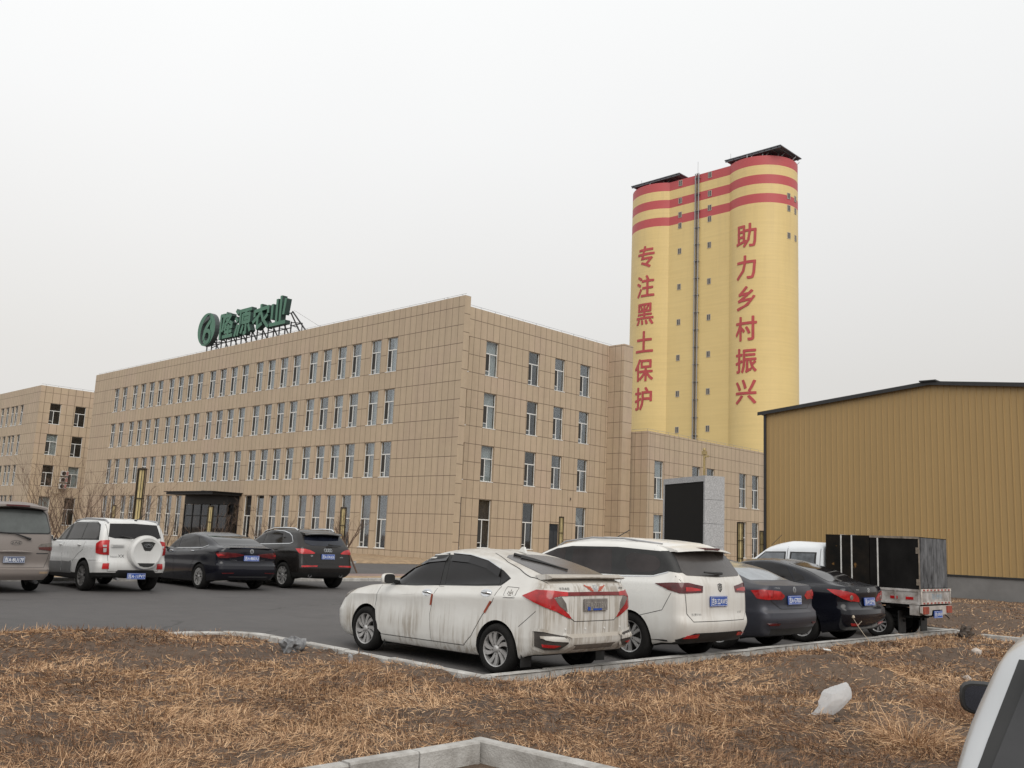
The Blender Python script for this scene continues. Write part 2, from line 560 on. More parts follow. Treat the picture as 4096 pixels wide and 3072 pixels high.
# ================================================================== BUILDINGS
def facade(b, O, U, N, u0, u1, z0, z1, wins, depth=0.24, uo=0.0, vs=1.0, vo=16.0, vb=16.0, us=1.0):
    """wall with real openings; O origin, U along the wall, N outward normal; wins: (u0,u1,z0,z1)"""
    O, U, N = Vector(O), Vector(U), Vector(N)
    uv = lambda u, z: ((u - uo) * us, (z - vo) * vs + vb - 16.0)
    us_ = sorted({u0, u1, *[w[0] for w in wins], *[w[1] for w in wins]})
    zs_ = sorted({z0, z1, *[w[2] for w in wins], *[w[3] for w in wins]})
    P = lambda u, z, d=0.0: O + U * u + Vector((0, 0, z)) - N * d
    flip = U.cross(Vector((0, 0, 1))).dot(N) < 0
    def q(pts, uvs):
        if flip:
            pts, uvs = pts[::-1], uvs[::-1]
        b.quad(pts, None, uvs)
    for i in range(len(us_) - 1):
        for j in range(len(zs_) - 1):
            cu, cz = (us_[i] + us_[i + 1]) / 2, (zs_[j] + zs_[j + 1]) / 2
            if any(w[0] < cu < w[1] and w[2] < cz < w[3] for w in wins):
                continue
            a = [(us_[i], zs_[j]), (us_[i + 1], zs_[j]), (us_[i + 1], zs_[j + 1]), (us_[i], zs_[j + 1])]
            q([P(*p) for p in a], [uv(*p) for p in a])
    for (a0, a1, c0, c1) in wins:
        half = 0.32
        q([P(a0, c0), P(a0, c1), P(a0, c1, depth), P(a0, c0, depth)][::-1], [(half, half + .3)] * 4)
        q([P(a1, c0), P(a1, c1), P(a1, c1, depth), P(a1, c0, depth)], [(half, half + .3)] * 4)
        q([P(a0, c1), P(a1, c1), P(a1, c1, depth), P(a0, c1, depth)][::-1], [(half, half + .3)] * 4)
        q([P(a0, c0), P(a1, c0), P(a1, c0, depth), P(a0, c0, depth)], [(half, half + .3)] * 4)

def plain(b, pts, uvs):
    b.quad(pts, None, uvs)

WIN = {}
def window_meshes(w, h, tr):
    """frame, glass and curtain of one window; x along the wall, outward is -y, origin bottom left"""
    key = (round(w, 2), round(h, 2), tr)
    if key in WIN:
        return WIN[key]
    zt = h * (1 - tr)
    t, y0, y1 = 0.042, 0.13, 0.20
    f = MB()
    f.box(0, t, y0, y1, 0, h)
    f.box(w - t, w, y0, y1, 0, h)
    f.box(t, w - t, y0, y1, 0, t)
    f.box(t, w - t, y0, y1, h - t, h)
    f.box(t, w - t, y0 - .004, y1 + .004, zt - 0.036, zt + 0.036)
    mxp = w * 0.40
    f.box(mxp - 0.034, mxp + 0.034, y0 + .002, y1 - .002, t, zt - 0.036)
    f.box(t, mxp - 0.034, y0 + .003, y1 - .003, 0.33, 0.375)
    f.box(-0.03, w + 0.03, -0.02, y0, -0.035, 0.012)          # thin white sill
    fm = f.mesh('window', M['white_frame'])
    g = MB()
    g.box(t, w - t, 0.163, 0.172, zt + .036, h - t, 0)
    g.box(mxp + .034, w - t, 0.163, 0.172, t, zt - .036, 0)
    g.box(t, mxp - .034, 0.163, 0.172, t, 0.33, 0)
    g.box(t, mxp - .034, 0.160, 0.169, 0.375, zt - .036, 1)
    gm = g.mesh('pane', [M['pane'], M['screen']])
    cms = []
    for (a, c, m_) in ((0.30, 1.0, 'curtain'), (0.42, 1.0, 'curtain'), (0.05, 1.0, 'curtain'), (0.05, 1.0, 'dark_curtain'), (0.36, 1.0, 'beige_curtain'), (0.62, 1.0, 'curtain')):
        q = MB()
        n = 26
        xs = [w * (a + (c - a) * k / n) for k in range(n + 1)]
        ys = [0.34 + 0.022 * math.sin(k * 1.9) + 0.012 * math.sin(k * 3.3 + 1) for k in range(n + 1)]
        for k in range(n):
            q.quad([(xs[k], ys[k], 0), (xs[k + 1], ys[k + 1], 0), (xs[k + 1], ys[k + 1], h), (xs[k], ys[k], h)])
        cms.append(q.mesh('curtain', M[m_], True, 80))
    WIN[key] = (fm, gm, cms)
    return WIN[key]

def place_window(bld, u, z0, w, h, tr, T, curtain=0, label=None):
    """T = (origin, rz) of the wall; curtain -1 none"""
    fm, gm, cms = window_meshes(w, h, tr)
    O, rz = T
    R = Matrix.Rotation(rz, 3, 'Z')
    loc = Vector(O) + R @ Vector((u, 0, 0)) + Vector((0, 0, z0))
    wdw = obj('window', fm, bld, loc, rz)
    obj('pane', gm, wdw)
    if curtain >= 0:
        obj('curtain', cms[curtain], wdw)
    return wdw

ROWS = [(13.42, 16.0), (9.55, 12.13), (5.68, 8.26)]
COLS = [9.04, 10.97] + [13.40 + 8.26 * g + d for g in range(5) for d in (0, 1.93, 3.9, 5.85)] + [54.80, 56.84]

# ---- main office block
office = tag(empty('office_building', (-31, 9, 0)), 'four storey tan tiled office block carrying the green roof sign', 'building')
OL = Vector(office.location)
def opart(name, b, mats, parent, smooth=False):
    o = b.build(name, mats, parent, smooth)
    o.location = -Vector(parent.location)
    return o
fw = []
for (za, zb) in ROWS:
    fw += [(-s, -s + 1.24, za, zb) for s in COLS]
r1 = [s for s in COLS if not 29 < s < 37]
fw += [(-s, -s + 1.24, 0.62, 4.39) for s in r1]
b = MB()
facade(b, (0, 0, 0), (1, 0, 0), (0, -1, 0), -62.35, -0.7, 0, 18.05, fw)
# slab end, top and back
b.quad([(-.7, 0, 0), (-.7, .55, 0), (-.7, .55, 18.05), (-.7, 0, 18.05)], None, [(0.05, 0), (.6, 0), (.6, 18.05), (0.05, 18.05)])
b.quad([(-62.35, .55, 0), (-62.35, 0, 0), (-62.35, 0, 18.05), (-62.35, .55, 18.05)], None, [(0.05, 0), (.6, 0), (.6, 18.05), (0.05, 18.05)])
b.quad([(-62.35, 0, 18.05), (-.7, 0, 18.05), (-.7, .55, 18.05), (-62.35, .55, 18.05)], None, [(.3, .5)] * 4)
b.quad([(-.7, .55, 0), (-3.2, .55, 0), (-3.2, .55, 18.05), (-.7, .55, 18.05)], None, [(0, 0), (2.5, 0), (2.5, 18.05), (0, 18.05)])
b.quad([(-.7, .55, 17.2), (-62.35, .55, 17.2), (-62.35, .55, 18.05), (-.7, .55, 18.05)], None, [(.3, .5)] * 4)
opart('front_wall', b, M['tile'], office)
# right hand facade
RW = [(1.68, 1.26), (4.65, 1.26), (9.23, 1.24), (12.27, 1.22), (15.37, 1.28)]
rwins = [(y, y + w, za, zb) for (za, zb) in ROWS for (y, w) in RW]
rwins += [(y, y + w, 0.95, 4.39) for k, (y, w) in enumerate(RW) if k != 3] + [(12.28, 13.37, 0.1, 2.97)]
b = MB()
facade(b, (-3.2, 0, 0), (0, 1, 0), (1, 0, 0), 0.553, 19.08, 0, 18.2, rwins, uo=4.65)
opart('side_wall', b, M['tile'], office)
b = MB()   # rear wing wall that projects past the side
b.quad([(-3.2, 19.08, 0), (-1.62, 19.08, 0), (-1.62, 19.08, 18.2), (-3.2, 19.08, 18.2)], None, [(0, 0), (1.58, 0), (1.58, 18.2), (0, 18.2)])
b.quad([(-1.62, 19.08, 0), (-1.62, 20.3, 0), (-1.62, 20.3, 18.2), (-1.62, 19.08, 18.2)], None, [(0.02, 0), (.63, 0), (.63, 18.2), (0.02, 18.2)])
b.quad([(-1.62, 20.3, 0), (-62.35, 20.3, 0), (-62.35, 20.3, 18.2), (-1.62, 20.3, 18.2)], None, [(0, 0), (60, 0), (60, 18.2), (0, 18.2)])
b.quad([(-3.4, 19.08, 18.2), (-1.62, 19.08, 18.2), (-1.62, 20.3, 18.2), (-3.4, 20.3, 18.2)], None, [(.3, .5)] * 4)
b.quad([(-62.35, 20.3, 0), (-62.35, .56, 0), (-62.35, .56, 18.0), (-62.35, 20.3, 18.0)], None, [(0, 0), (19, 0), (19, 18), (0, 18)])
opart('rear_wall', b, M['tile'], office)
b = MB()
b.quad([(-62.3, .56, 17.25), (-3.45, .56, 17.25), (-3.45, 20.2, 17.25), (-62.3, 20.2, 17.25)])
b.box(-3.45, -3.23, 0.6, 19.05, 17.2, 18.19)
opart('roof', b, M['roofing'], office)
b = MB()   # dark boards behind the windows, the gloom of rooms painted into their colour
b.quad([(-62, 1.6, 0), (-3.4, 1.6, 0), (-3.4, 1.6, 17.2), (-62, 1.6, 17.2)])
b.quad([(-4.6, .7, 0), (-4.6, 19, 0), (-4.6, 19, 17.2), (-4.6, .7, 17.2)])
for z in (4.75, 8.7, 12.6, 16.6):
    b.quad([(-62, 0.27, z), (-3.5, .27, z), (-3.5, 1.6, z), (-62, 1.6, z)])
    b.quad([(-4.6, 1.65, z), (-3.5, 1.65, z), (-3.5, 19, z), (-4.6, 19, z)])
opart('room_shade_board', b, M['room_shade_board'], office)
b = MB()
for x in np.arange(-62, -1, 1.9):
    b.bar((x, .2, 18.05), (x, .2, 18.22), .02)
b.tube([(-62.2, .2, 18.22), (-.8, .2, 18.22)], .012, 5)
for y in np.arange(1, 19, 1.5):
    b.bar((-3.3, y, 18.2), (-3.3, y, 18.36), .02)
b.tube([(-3.3, .6, 18.36), (-3.3, 19.5, 18.36)], .012, 5)
opart('lightning_rail', b, M['steel'], office)
TF = (-OL, 0.0)
TR = (Vector((-3.2, 0, 0)) - OL, math.pi / 2)
wl_ = []
for ri, (za, zb) in enumerate(ROWS):
    for s in COLS:
        c = 0 if rnd.random() < 0.6 else rnd.choice((1, -1, 4, 4, 5))
        if ri == 2 and 17 < s < 30:
            c = 1
        wl_.append((s, dict(u=-s, z0=za, w=1.24, h=zb - za, tr=0.36, T=TF, curtain=c)))
for s in r1:
    wl_.append((s + 4, dict(u=-s, z0=0.62, w=1.24, h=3.77, tr=0.46, T=TF, curtain=3 if rnd.random() < 0.55 else rnd.choice((-1, -1, 5)))))
for (za, zb) in ROWS:
    for k, (y, w) in enumerate(RW):
        wl_.append((0, dict(u=y, z0=za, w=w, h=zb - za, tr=0.36, T=TR, curtain=(2 if k < 2 else -1))))
for k, (y, w) in enumerate(RW):
    if k != 3:
        wl_.append((0, dict(u=y, z0=.95, w=w, h=3.44, tr=0.42, T=TR, curtain=(3 if k == 1 else -1))))
wl_.sort(key=lambda q: q[0])
for s, kw in wl_[:100]:
    place_window(office, **kw)
b = MB()      # the few farthest windows as one piece
for s, kw in wl_[100:]:
    fm, gm, cm = window_meshes(kw['w'], kw['h'], kw['tr'])
    for me, off in ((fm, 0), (gm, 1)):
        base = len(b.v)
        b.v += [(v.co.x + kw['u'], v.co.y, v.co.z + kw['z0']) for v in me.vertices]
        for p in me.polygons:
            b.f.append(tuple(base + i for i in p.vertices))
            b.m.append(off + p.material_index)
tag(opart('window', b, [M['white_frame'], M['pane'], M['screen']], office), kind='stuff')
# white stair flights seen through the last column of side windows
for za in (9.55, 5.68, 0.95):
    b = MB()
    n = 7
    top = za + (2.5 if za > 1 else 3.3)
    poly = [(0.12, top - .05)]
    for k in range(n):
        poly += [(0.12 + 0.155 * k, top - .05 - .14 * k), (0.12 + 0.155 * (k + 1), top - .05 - .14 * k)]
    poly += [(1.2, top - 1.25), (1.2, top - 1.45), (0.12, top - .42)]
    b.prism(poly, lambda p: Vector((-3.2 - .5, 15.37 + p[0], p[1])), lambda p: Vector((-3.2 - .75, 15.37 + p[0], p[1])))
    opart('stair_flight', b, M['stone_white'], office)
b = MB()
b.box(-3.36, -3.29, 12.29, 13.36, 0.1, 2.96)
for k in range(2):
    b.box(-3.30, -3.27, 12.36 + k * .52, 12.80 + k * .52, .3, 1.35)
    b.box(-3.30, -3.27, 12.36 + k * .52, 12.80 + k * .52, 1.45, 2.4)
for k in range(8):
    b.bar((-3.265, 12.4 + k * .13, 2.45), (-3.265, 12.4 + k * .13, 2.9), .02)
opart('door', b, mat('dark_blue_steel', (0.03, 0.035, 0.042), .45, var=.2), office)
b = MB()
b.tube([(-.78, .62, 4.3), (-.78, .62, .2)], .05, 8)
b.tube([(-3.12, 14.6, 4.9), (-3.12, 14.6, 5.1)], .04, 8)
opart('drain_pipe', b, M['copper'], office)

# entrance box with flat canopy
b = MB()
b.box(-36.4, -27.95, -2.75, -0.01, 4.30, 4.52)
b.box(-36.6, -27.8, -2.9, -0.01, 4.52, 4.58)
b.box(-35.95, -28.25, -1.12, -0.01, 3.55, 4.29)
b.box(-33.2, -32.4, -1.4, -1.0, 4.585, 4.68)
b.box(-31.0, -30.6, -2.2, -1.9, 4.585, 4.66)
ca = opart('entrance_canopy', b, M['black_metal'], office)
b = MB()
for x in np.linspace(-35.9, -28.3, 6):
    b.box(x - .06, x + .06, -1.1, -1.0, 0.0, 3.54)
b.box(-35.9, -28.3, -1.08, -1.02, 2.45, 2.55)
for y in (-.55, -.06):
    b.box(-28.36, -28.24, y - .05, y + .05, 0, 3.54)
b.box(-28.33, -28.27, -1, -.06, 2.45, 2.55)
opart('door_frame', b, M['black_metal'], office)
b = MB()
b.box(-35.86, -28.38, -1.055, -1.045, 0.05, 3.5)
b.box(-28.305, -28.295, -.99, -.1, 0.05, 3.5)
opart('door_glass', b, glass_mat('entrance_glass', (0.30, 0.31, 0.32), .05, .4), office)
b = MB()
b.box(-32.3, -32.26, -1.16, -1.12, .9, 1.7)
b.box(-31.9, -31.86, -1.16, -1.12, .9, 1.7)
opart('door_handle', b, M['steel'], office)

# ---- roof sign
def stroke(b, pts, w, fy, depth, k=[0]):
    """thick flat strokes in x,z standing at y=fy with some depth"""
    for (a, c) in zip(pts[:-1], pts[1:]):
        k[0] += 1
        e_ = (k[0] % 9) * 0.004
        a, c = Vector((a[0], 0, a[1])), Vector((c[0], 0, c[1]))
        d = (c - a)
        if d.length < 1e-4:
            continue
        d.normalize()
        n = Vector((-d.z, 0, d.x)) * (w / 2)
        a, c = a - d * w * .25, c + d * w * .25
        q = [a + n, c + n, c - n, a - n]
        b.prism(q, lambda p: (p.x, fy - e_, p.z), lambda p: (p.x, fy + depth - e_ * .5, p.z))
M['sign_green'] = mat('green_sign_paint', srgb(64, 116, 92), 0.4, var=0.1, scale=1.2)
M['sign_side'] = mat('dark_green_sign_side', srgb(40, 62, 56), 0.5, var=0.15, scale=1.2)
sign = tag(empty('roof_sign', (-32, 0.8, 18.3)), 'green lettered company sign on a steel frame along the roof edge', 'sign')
def spart(name, b, mats):
    o = b.build(name, mats, sign)
    o.location = -Vector(sign.location)
    return o
G = {
 '隆': [[(.05, -.02), (.05, .97), (.30, .97), (.28, .62), (.24, .36)], [(.24, .36), (.20, .30)], [(.52, 1.02), (.34, .76)], [(.46, .90), (.84, .90), (.66, .70), (.36, .52)], [(.50, .76), (.70, .66), (.96, .52)], [(.44, .40), (.95, .40)], [(.42, .22), (.92, .22)], [(.30, .03), (1.0, .03)], [(.68, .50), (.68, .03)], [(.50, .48), (.40, .32)]],
 '源': [[(.02, 1.0), (.14, .86)], [(-.02, .70), (.10, .56)], [(-.02, -.02), (.12, .38)], [(.22, .94), (.98, .94)], [(.28, .94), (.28, .40), (.16, -.02)], [(.46, .76), (.90, .76), (.90, .44), (.46, .44), (.46, .76)], [(.46, .60), (.90, .60)], [(.68, .92), (.60, .78)], [(.68, .42), (.68, .0), (.58, .0)], [(.50, .30), (.40, .04)], [(.86, .30), (.98, .06)]],
 '农': [[(.10, .58), (.10, .78), (.96, .84), (.96, .62)], [(.48, 1.0), (.48, .80)], [(.46, .80), (.36, .56), (.02, .34)], [(.30, .48), (.30, .06), (.58, .20)], [(.50, .70), (.66, .36), (1.0, .02)], [(.92, .52), (.68, .32)]],
 '业': [[(.10, .88), (.10, .30)], [(.40, 1.06), (.40, .08)], [(.66, 1.16), (.66, .08)], [(.98, 1.0), (.88, .40)], [(-.02, .03), (1.02, .03)]]}
for ch, x0, x1, z0, z1 in (('隆', -35.75, -33.35, 19.25, 21.5), ('源', -32.8, -30.1, 19.25, 21.55), ('农', -29.75, -27.1, 19.3, 21.5), ('业', -26.75, -24.4, 19.35, 21.45)):
    b = MB()
    for st in G[ch]:
        stroke(b, [(x0 + (x1 - x0) * p[0], z0 + (z1 - z0) * p[1]) for p in st], 0.33, 0.55, 0.5)
    b.m = [0 if i % 6 == 0 else 1 for i in range(len(b.f))]
    spart('letter', b, [M['sign_green'], M['sign_side']])
b = MB()
lx = lambda p: (-40.1 + 3.3 * p[0], 18.95 + 3.1 * p[1])
def blob(b, pts, fy, depth):
    b.prism([lx(p) for p in pts], lambda p: (p[0], fy, p[1]), lambda p: (p[0], fy + depth, p[1]))
def ring(cx_, cz_, r0, r1, a0, a1, n=20, sq=1.0):
    o_ = [(cx_ + r1 * sq * math.cos(t), cz_ + r1 * math.sin(t)) for t in np.linspace(a0, a1, n)]
    i_ = [(cx_ + r0 * sq * math.cos(t), cz_ + r0 * math.sin(t)) for t in np.linspace(a1, a0, n)]
    return o_ + i_
def strip_prism(b, outer, inner, fy, depth):
    for k in range(len(outer) - 1):
        q = [outer[k], outer[k + 1], inner[k + 1], inner[k]]
        b.prism([lx(p) for p in q], lambda p: (p[0], fy, p[1]), lambda p: (p[0], fy + depth, p[1]))
ts = np.linspace(math.radians(75), math.radians(238), 16)
strip_prism(b, [(.52 + .52 * math.cos(t), .5 + .52 * math.sin(t)) for t in ts], [(.55 + (.50 - .16 * math.sin((t - ts[0]) / (ts[-1] - ts[0]) * math.pi)) * math.cos(t), .49 + (.5 - .15 * math.sin((t - ts[0]) / (ts[-1] - ts[0]) * math.pi)) * math.sin(t)) for t in ts], 0.55, .5)
ts = np.linspace(math.radians(78), math.radians(-118), 18)
strip_prism(b, [(.5 + .53 * math.cos(t), .5 + .53 * math.sin(t)) for t in ts], [(.52 + (.50 - .30 * math.sin(min(1, (k + 1) / 15) * math.pi)) * math.cos(t), .5 + (.48 - .22 * math.sin(min(1, (k + 1) / 15) * math.pi)) * math.sin(t)) for k, t in enumerate(ts)], 0.57, .5)
ts = np.linspace(math.radians(-150), math.radians(215), 22)
strip_prism(b, [(.58 + .245 * math.cos(t), .26 + .25 * math.sin(t)) for t in ts], [(.58 + .125 * math.cos(t), .26 + .13 * math.sin(t)) for t in ts], 0.53, .5)
blob(b, [(.34, .28), (.46, .24), (.56, .5), (.78, .7), (.72, .82), (.5, .64), (.38, .48)], 0.54, .5)
blob(b, [(.28, .70), (.62, .82), (.70, .93), (.46, .90), (.30, .80)], 0.56, .5)
b.m = [0 if i % 6 == 0 else 1 for i in range(len(b.f))]
spart('emblem', b, [M['sign_green'], mat('dark_grey_sign_side', srgb(62, 70, 70), .5)])
b = MB()
for x in np.linspace(-39, -24.2, 17):
    b.bar((x, 1.12, 17.3), (x, 1.12, 19.5), .09)
for x in np.linspace(-38.6, -24.4, 9):
    b.bar((x, 1.15, 20.3), (x, 3.2, 17.3), .09)
    b.bar((x, 1.15, 19.2), (x, 2.0, 19.2), .06)
for z in (18.95, 20.3):
    b.bar((-39.2, 1.12, z), (-24.1, 1.12, z), .07)
b.bar((-24.1, 1.1, 20.4), (-22.0, 1.5, 18.2), .10)
b.bar((-24.1, 1.1, 19.4), (-22.9, 1.4, 19.25), .07)
b.bar((-24.1, 1.1, 19.1), (-22.9, 1.4, 19.25), .07)
b.bar((-22.9, 1.4, 19.25), (-22.9, 1.4, 17.4), .07)
b.bar((-38.0, 1.1, 19.2), (-35.8, 1.1, 19.0), .06)
b.bar((-38.0, 1.1, 18.7), (-35.8, 1.1, 19.0), .06)
spart('sign_frame', b, M['dark_steel'])
b = MB()
for x in (-24, -27, -30, -33, -36):
    b.tube([(x, 1.2, 20.5), (x + 3, 6.5, 17.3)], .012, 4)
spart('guy_wire', b, M['steel'])

# ---- far office block of the same kind
far = tag(empty('office_building', (-100, 9, 0)), 'farther tan tiled office block at the left with three air conditioners', 'building')
def fpart(name, b, mats):
    o = b.build(name, mats, far)
    o.location = -Vector(far.location)
    return o
fcols = [-83.0 - d for d in (0, 2.0)] + [-86.4 - 8.26 * g - d for g in range(5) for d in (0, 1.95, 3.9, 5.85)]
b = MB()
facade(b, (0, -.58, 0), (1, 0, 0), (0, -1, 0), -140, -77.6, 0, 18.1, [(x - 1.24, x, za, zb) for x in fcols for (za, zb) in ROWS + [(.62, 4.39)]])
b.quad([(-140, -.58, 18.1), (-77.6, -.58, 18.1), (-77.6, 0, 18.1), (-140, 0, 18.1)], None, [(.3, .5)] * 4)
fpart('front_wall', b, M['tile'])
fy_ = [0.76, 3.84, 8.0, 11.2, 15.4]
b = MB()
facade(b, (-77.6, 0, 0), (0, 1, 0), (1, 0, 0), -.577, 19, 0, 18.1, [(y, y + 1.34, za, zb) for y in fy_ for (za, zb) in ROWS + [(.95, 4.35)]], us=0.7)
b.quad([(-77.6, 19, 0), (-140, 19, 0), (-140, 19, 18.1), (-77.6, 19, 18.1)], None, [(0, 0), (60, 0), (60, 18.2), (0, 18.2)])
fpart('side_wall', b, M['tile'])
b = MB()
b.quad([(-140, -.5, 17.3), (-77.9, -.5, 17.3), (-77.9, 19, 17.3), (-140, 19, 17.3)])
b.box(-77.9, -77.63, 0, 19, 17.2, 18.09)
fpart('roof', b, M['roofing'])
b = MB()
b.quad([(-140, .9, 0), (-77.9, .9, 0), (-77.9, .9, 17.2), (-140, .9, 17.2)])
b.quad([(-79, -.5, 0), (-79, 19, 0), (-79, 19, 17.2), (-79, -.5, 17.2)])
fpart('room_shade_board', b, M['room_shade_board'])  # dark backing boards stand in for the shaded interior
b = MB()
for y in np.arange(0, 19, 1.5):
    b.bar((-77.75, y, 18.1), (-77.75, y, 18.3), .025)
b.tube([(-77.75, -.5, 18.3), (-77.75, 19, 18.3)], .015, 5)
fpart('lightning_rail', b, M['steel'])
FO = Vector(far.location)
for x in fcols[:12]:
    for (za, zb) in ROWS + [(.62, 4.39)]:
        place_window(far, x - 1.24, za, 1.24, zb - za, 0.36 if za > 1 else .46, (Vector((0, -.58, 0)) - FO, 0), 0 if rnd.random() < .6 else -1)
for k, y in enumerate(fy_[:3]):
    for (za, zb) in ROWS + [(.95, 4.35)]:
        place_window(far, y, za, 1.34, zb - za, 0.36 if za > 1 else .42, (Vector((-77.6, 0, 0)) - FO, math.pi / 2), 2 if (za + k) % 3 < 1.4 else -1)
# air conditioners on the wall
for k, z in enumerate((7.05, 6.25, 5.45)):
    ac = empty('air_conditioner', (-77.2, 3.32 - .04 * k, z))
    tag(ac, ('topmost', 'middle', 'lowest')[k] + ' of the three white air conditioner units stacked on the far left block', 'air conditioner', 'air conditioners on the far block')
    b = MB()
    b.box(-.18, .18, -.42, .42, 0, .62)
    body = b.build('casing', [mat('ac_white', (.6, .58, .55), .5, var=.1)], ac)
    b = MB()
    b.lathe([(0.001, .185), (.24, .185), (.25, .19), (.25, .20)], 20, 'z', None, Matrix.Rotation(math.pi / 2, 4, 'Y') @ Matrix.Translation((-.3, -.12, 0)))
    b.build('fan_grille', M['black_metal'], ac)
    b = MB()
    b.box(.181, .19, .16, .41, .06, .56)
    b.build('side_panel', mat('ac_red_sticker', (.42, .2, .18), .5), ac)
    b = MB()
    b.box(-.38, .15, -.35, -.31, -.06, -.01)
    b.box(-.38, .15, .31, .35, -.06, -.01)
    b.build('bracket', M['dark_steel'], ac)
hose = MB()
hose.tube([(-77.45, 3.3, 5.2), (-77.4, 3.1, 4.95), (-77.4, 2.7, 4.85), (-77.42, 2.3, 4.9), (-77.45, 2.05, 5.15)], .05, 7)
tag(hose.build('drain_hose', mat('pale_hose', (.5, .42, .3), .7)), 'sagging pale hose below the three air conditioners', 'hose')

# ---- low wing behind
wing = tag(empty('low_building', (-6, 40, 0)), 'two storey tan tiled block in front of the yellow silo', 'building')
WO = Vector(wing.location)
def wpart(name, b, mats):
    o = b.build(name, mats, wing)
    o.location = -WO
    return o
wy = [21.43, 26.98, 29.28, 34.78, 37.05, 42.6, 44.9, 50.4]
b = MB()
vs_ = 1.29 / 1.085
facade(b, (0, 0, 0), (0, 1, 0), (1, 0, 0), 20.45, 70, 0, 10.95, [(y, y + 1.28, za, zb) for y in wy for (za, zb) in ((5.47, 8.6), (0.9, 4.17))], us=.645 / .70, uo=21.43, vs=vs_, vo=8.6, vb=16 + 12.9)
b.quad([(-30, 20.45, 0), (0, 20.45, 0), (0, 20.45, 10.95), (-30, 20.45, 10.95)], None, [(-30 * .98 + .0, -8.6 * vs_ + 12.9), (0, -8.6 * vs_ + 12.9), (0, 2.35 * vs_ + 12.9), (-30 * .98, 2.35 * vs_ + 12.9)])
b.quad([(-30, 20.45, 10.95), (0, 20.45, 10.95), (0, 70, 10.95), (-30, 70, 10.95)], None, [(.3, .5)] * 4)
wpart('wall', b, M['tile'])
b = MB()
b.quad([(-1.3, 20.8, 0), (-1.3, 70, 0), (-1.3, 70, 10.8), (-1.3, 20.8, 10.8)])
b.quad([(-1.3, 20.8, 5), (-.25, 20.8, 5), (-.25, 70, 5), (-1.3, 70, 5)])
wpart('room_shade_board', b, M['room_shade_board'])  # boards coloured dark in place of the wing's unlit inside
b = MB()
for y in np.arange(20.6, 60, 1.5):
    b.bar((-.2, y, 10.95), (-.2, y, 11.15), .02)
b.tube([(-8, 20.65, 11.15), (-.2, 20.65, 11.15), (-.2, 60, 11.15)], .012, 5)
wpart('lightning_rail', b, M['steel'])
for y in wy[:6]:
    for (za, zb) in ((5.47, 8.6), (0.9, 4.17)):
        place_window(wing, y, za, 1.28, zb - za, .44, (-WO, math.pi / 2), -1 if y > 22 else 1)
# ---- silo tower
def silo_mat():
    m, t = newmat('silo_paint', 0.5)
    o = t.new('TexCoord').outputs['Object']
    sp = t.new('SeparateXYZ')
    t.l.new(o, sp.inputs[0])
    z = sp.outputs['Z']
    band = None
    for (a, c) in ((57.68, 59.25), (60.93, 62.5), (64.15, 70)):
        k = t.math('MULTIPLY', t.math('GREATER_THAN', z, a), t.math('LESS_THAN', z, c))
        band = k if band is None else t.math('MAXIMUM', band, k)
    big = t.noise(o, 0.12, 5, 0.6)
    mp = t.new('Mapping')
    mp.inputs['Scale'].default_value = (0.12, 0.12, 3.0)
    t.l.new(o, mp.inputs['Vector'])
    lay = t.noise(mp.outputs['Vector'], 1.0, 4, 0.6)
    yel = t.ramp(big, [(0.3, (0.69, 0.518, 0.222)), (0.7, (0.735, 0.56, 0.248))])
    yel = t.mix(0.5, yel, t.ramp(lay, [(0.35, (0.93, 0.93, 0.93)), (0.65, (1.04, 1.04, 1.04))]), 'MULTIPLY')
    mp3 = t.new('Mapping')
    mp3.inputs['Scale'].default_value = (1.1, 1.1, 0.05)
    t.l.new(o, mp3.inputs['Vector'])
    run = t.noise(mp3.outputs['Vector'], 1.0, 5, 0.65)
    topd = t.new('MapRange', Value=z, From__Min=38.0, From__Max=66.0).outputs[0]
    yel = t.mix(t.math('MULTIPLY', t.math('MULTIPLY', t.new('MapRange', Value=run, From__Min=0.5, From__Max=0.7).outputs[0], t.math('ADD', topd, 0.3)), 0.16), yel, (0.36, 0.28, 0.17))
    red = t.ramp(big, [(0.3, (0.46, 0.072, 0.078)), (0.7, (0.50, 0.084, 0.09))])
    lf = t.math('LESS_THAN', t.math('FRACT', t.math('DIVIDE', z, 1.5)), 0.02)
    yel = t.mix(t.math('MULTIPLY', lf, 0.12), yel, (0.4, 0.3, 0.16))
    t.l.new(t.mix(band, yel, red), t.b.inputs['Base Color'])
    return m
M['silo'] = silo_mat()
silo = tag(empty('silo_tower', (-41.1, 105, 0)), 'tall yellow silo with red bands at the top and red painted slogans', 'silo')
SO = Vector(silo.location)
def sp_(name, b, mats, smooth=False, parent=None):
    o = b.build(name, mats, silo if parent is None else parent, smooth)
    if parent is None:
        o.location = -SO
    return o
RC, LC = (-31.2, 94.5, 5.75), (-51.0, 94.6, 6.1)
RB, LB_ = (-31.2, 114.3, 5.75), (-51.0, 114.3, 6.1)
def arc_pts_(c, a0, a1, n=30):
    return [(c[0] + c[2] * math.sin(math.radians(a)), c[1] - c[2] * math.cos(math.radians(a))) for a in np.linspace(a0, a1, n)]
j = 4.5 / 5.75
aR = math.degrees(math.acos(4.5 / RC[2]))
aL = math.degrees(math.acos(4.6 / LC[2]))
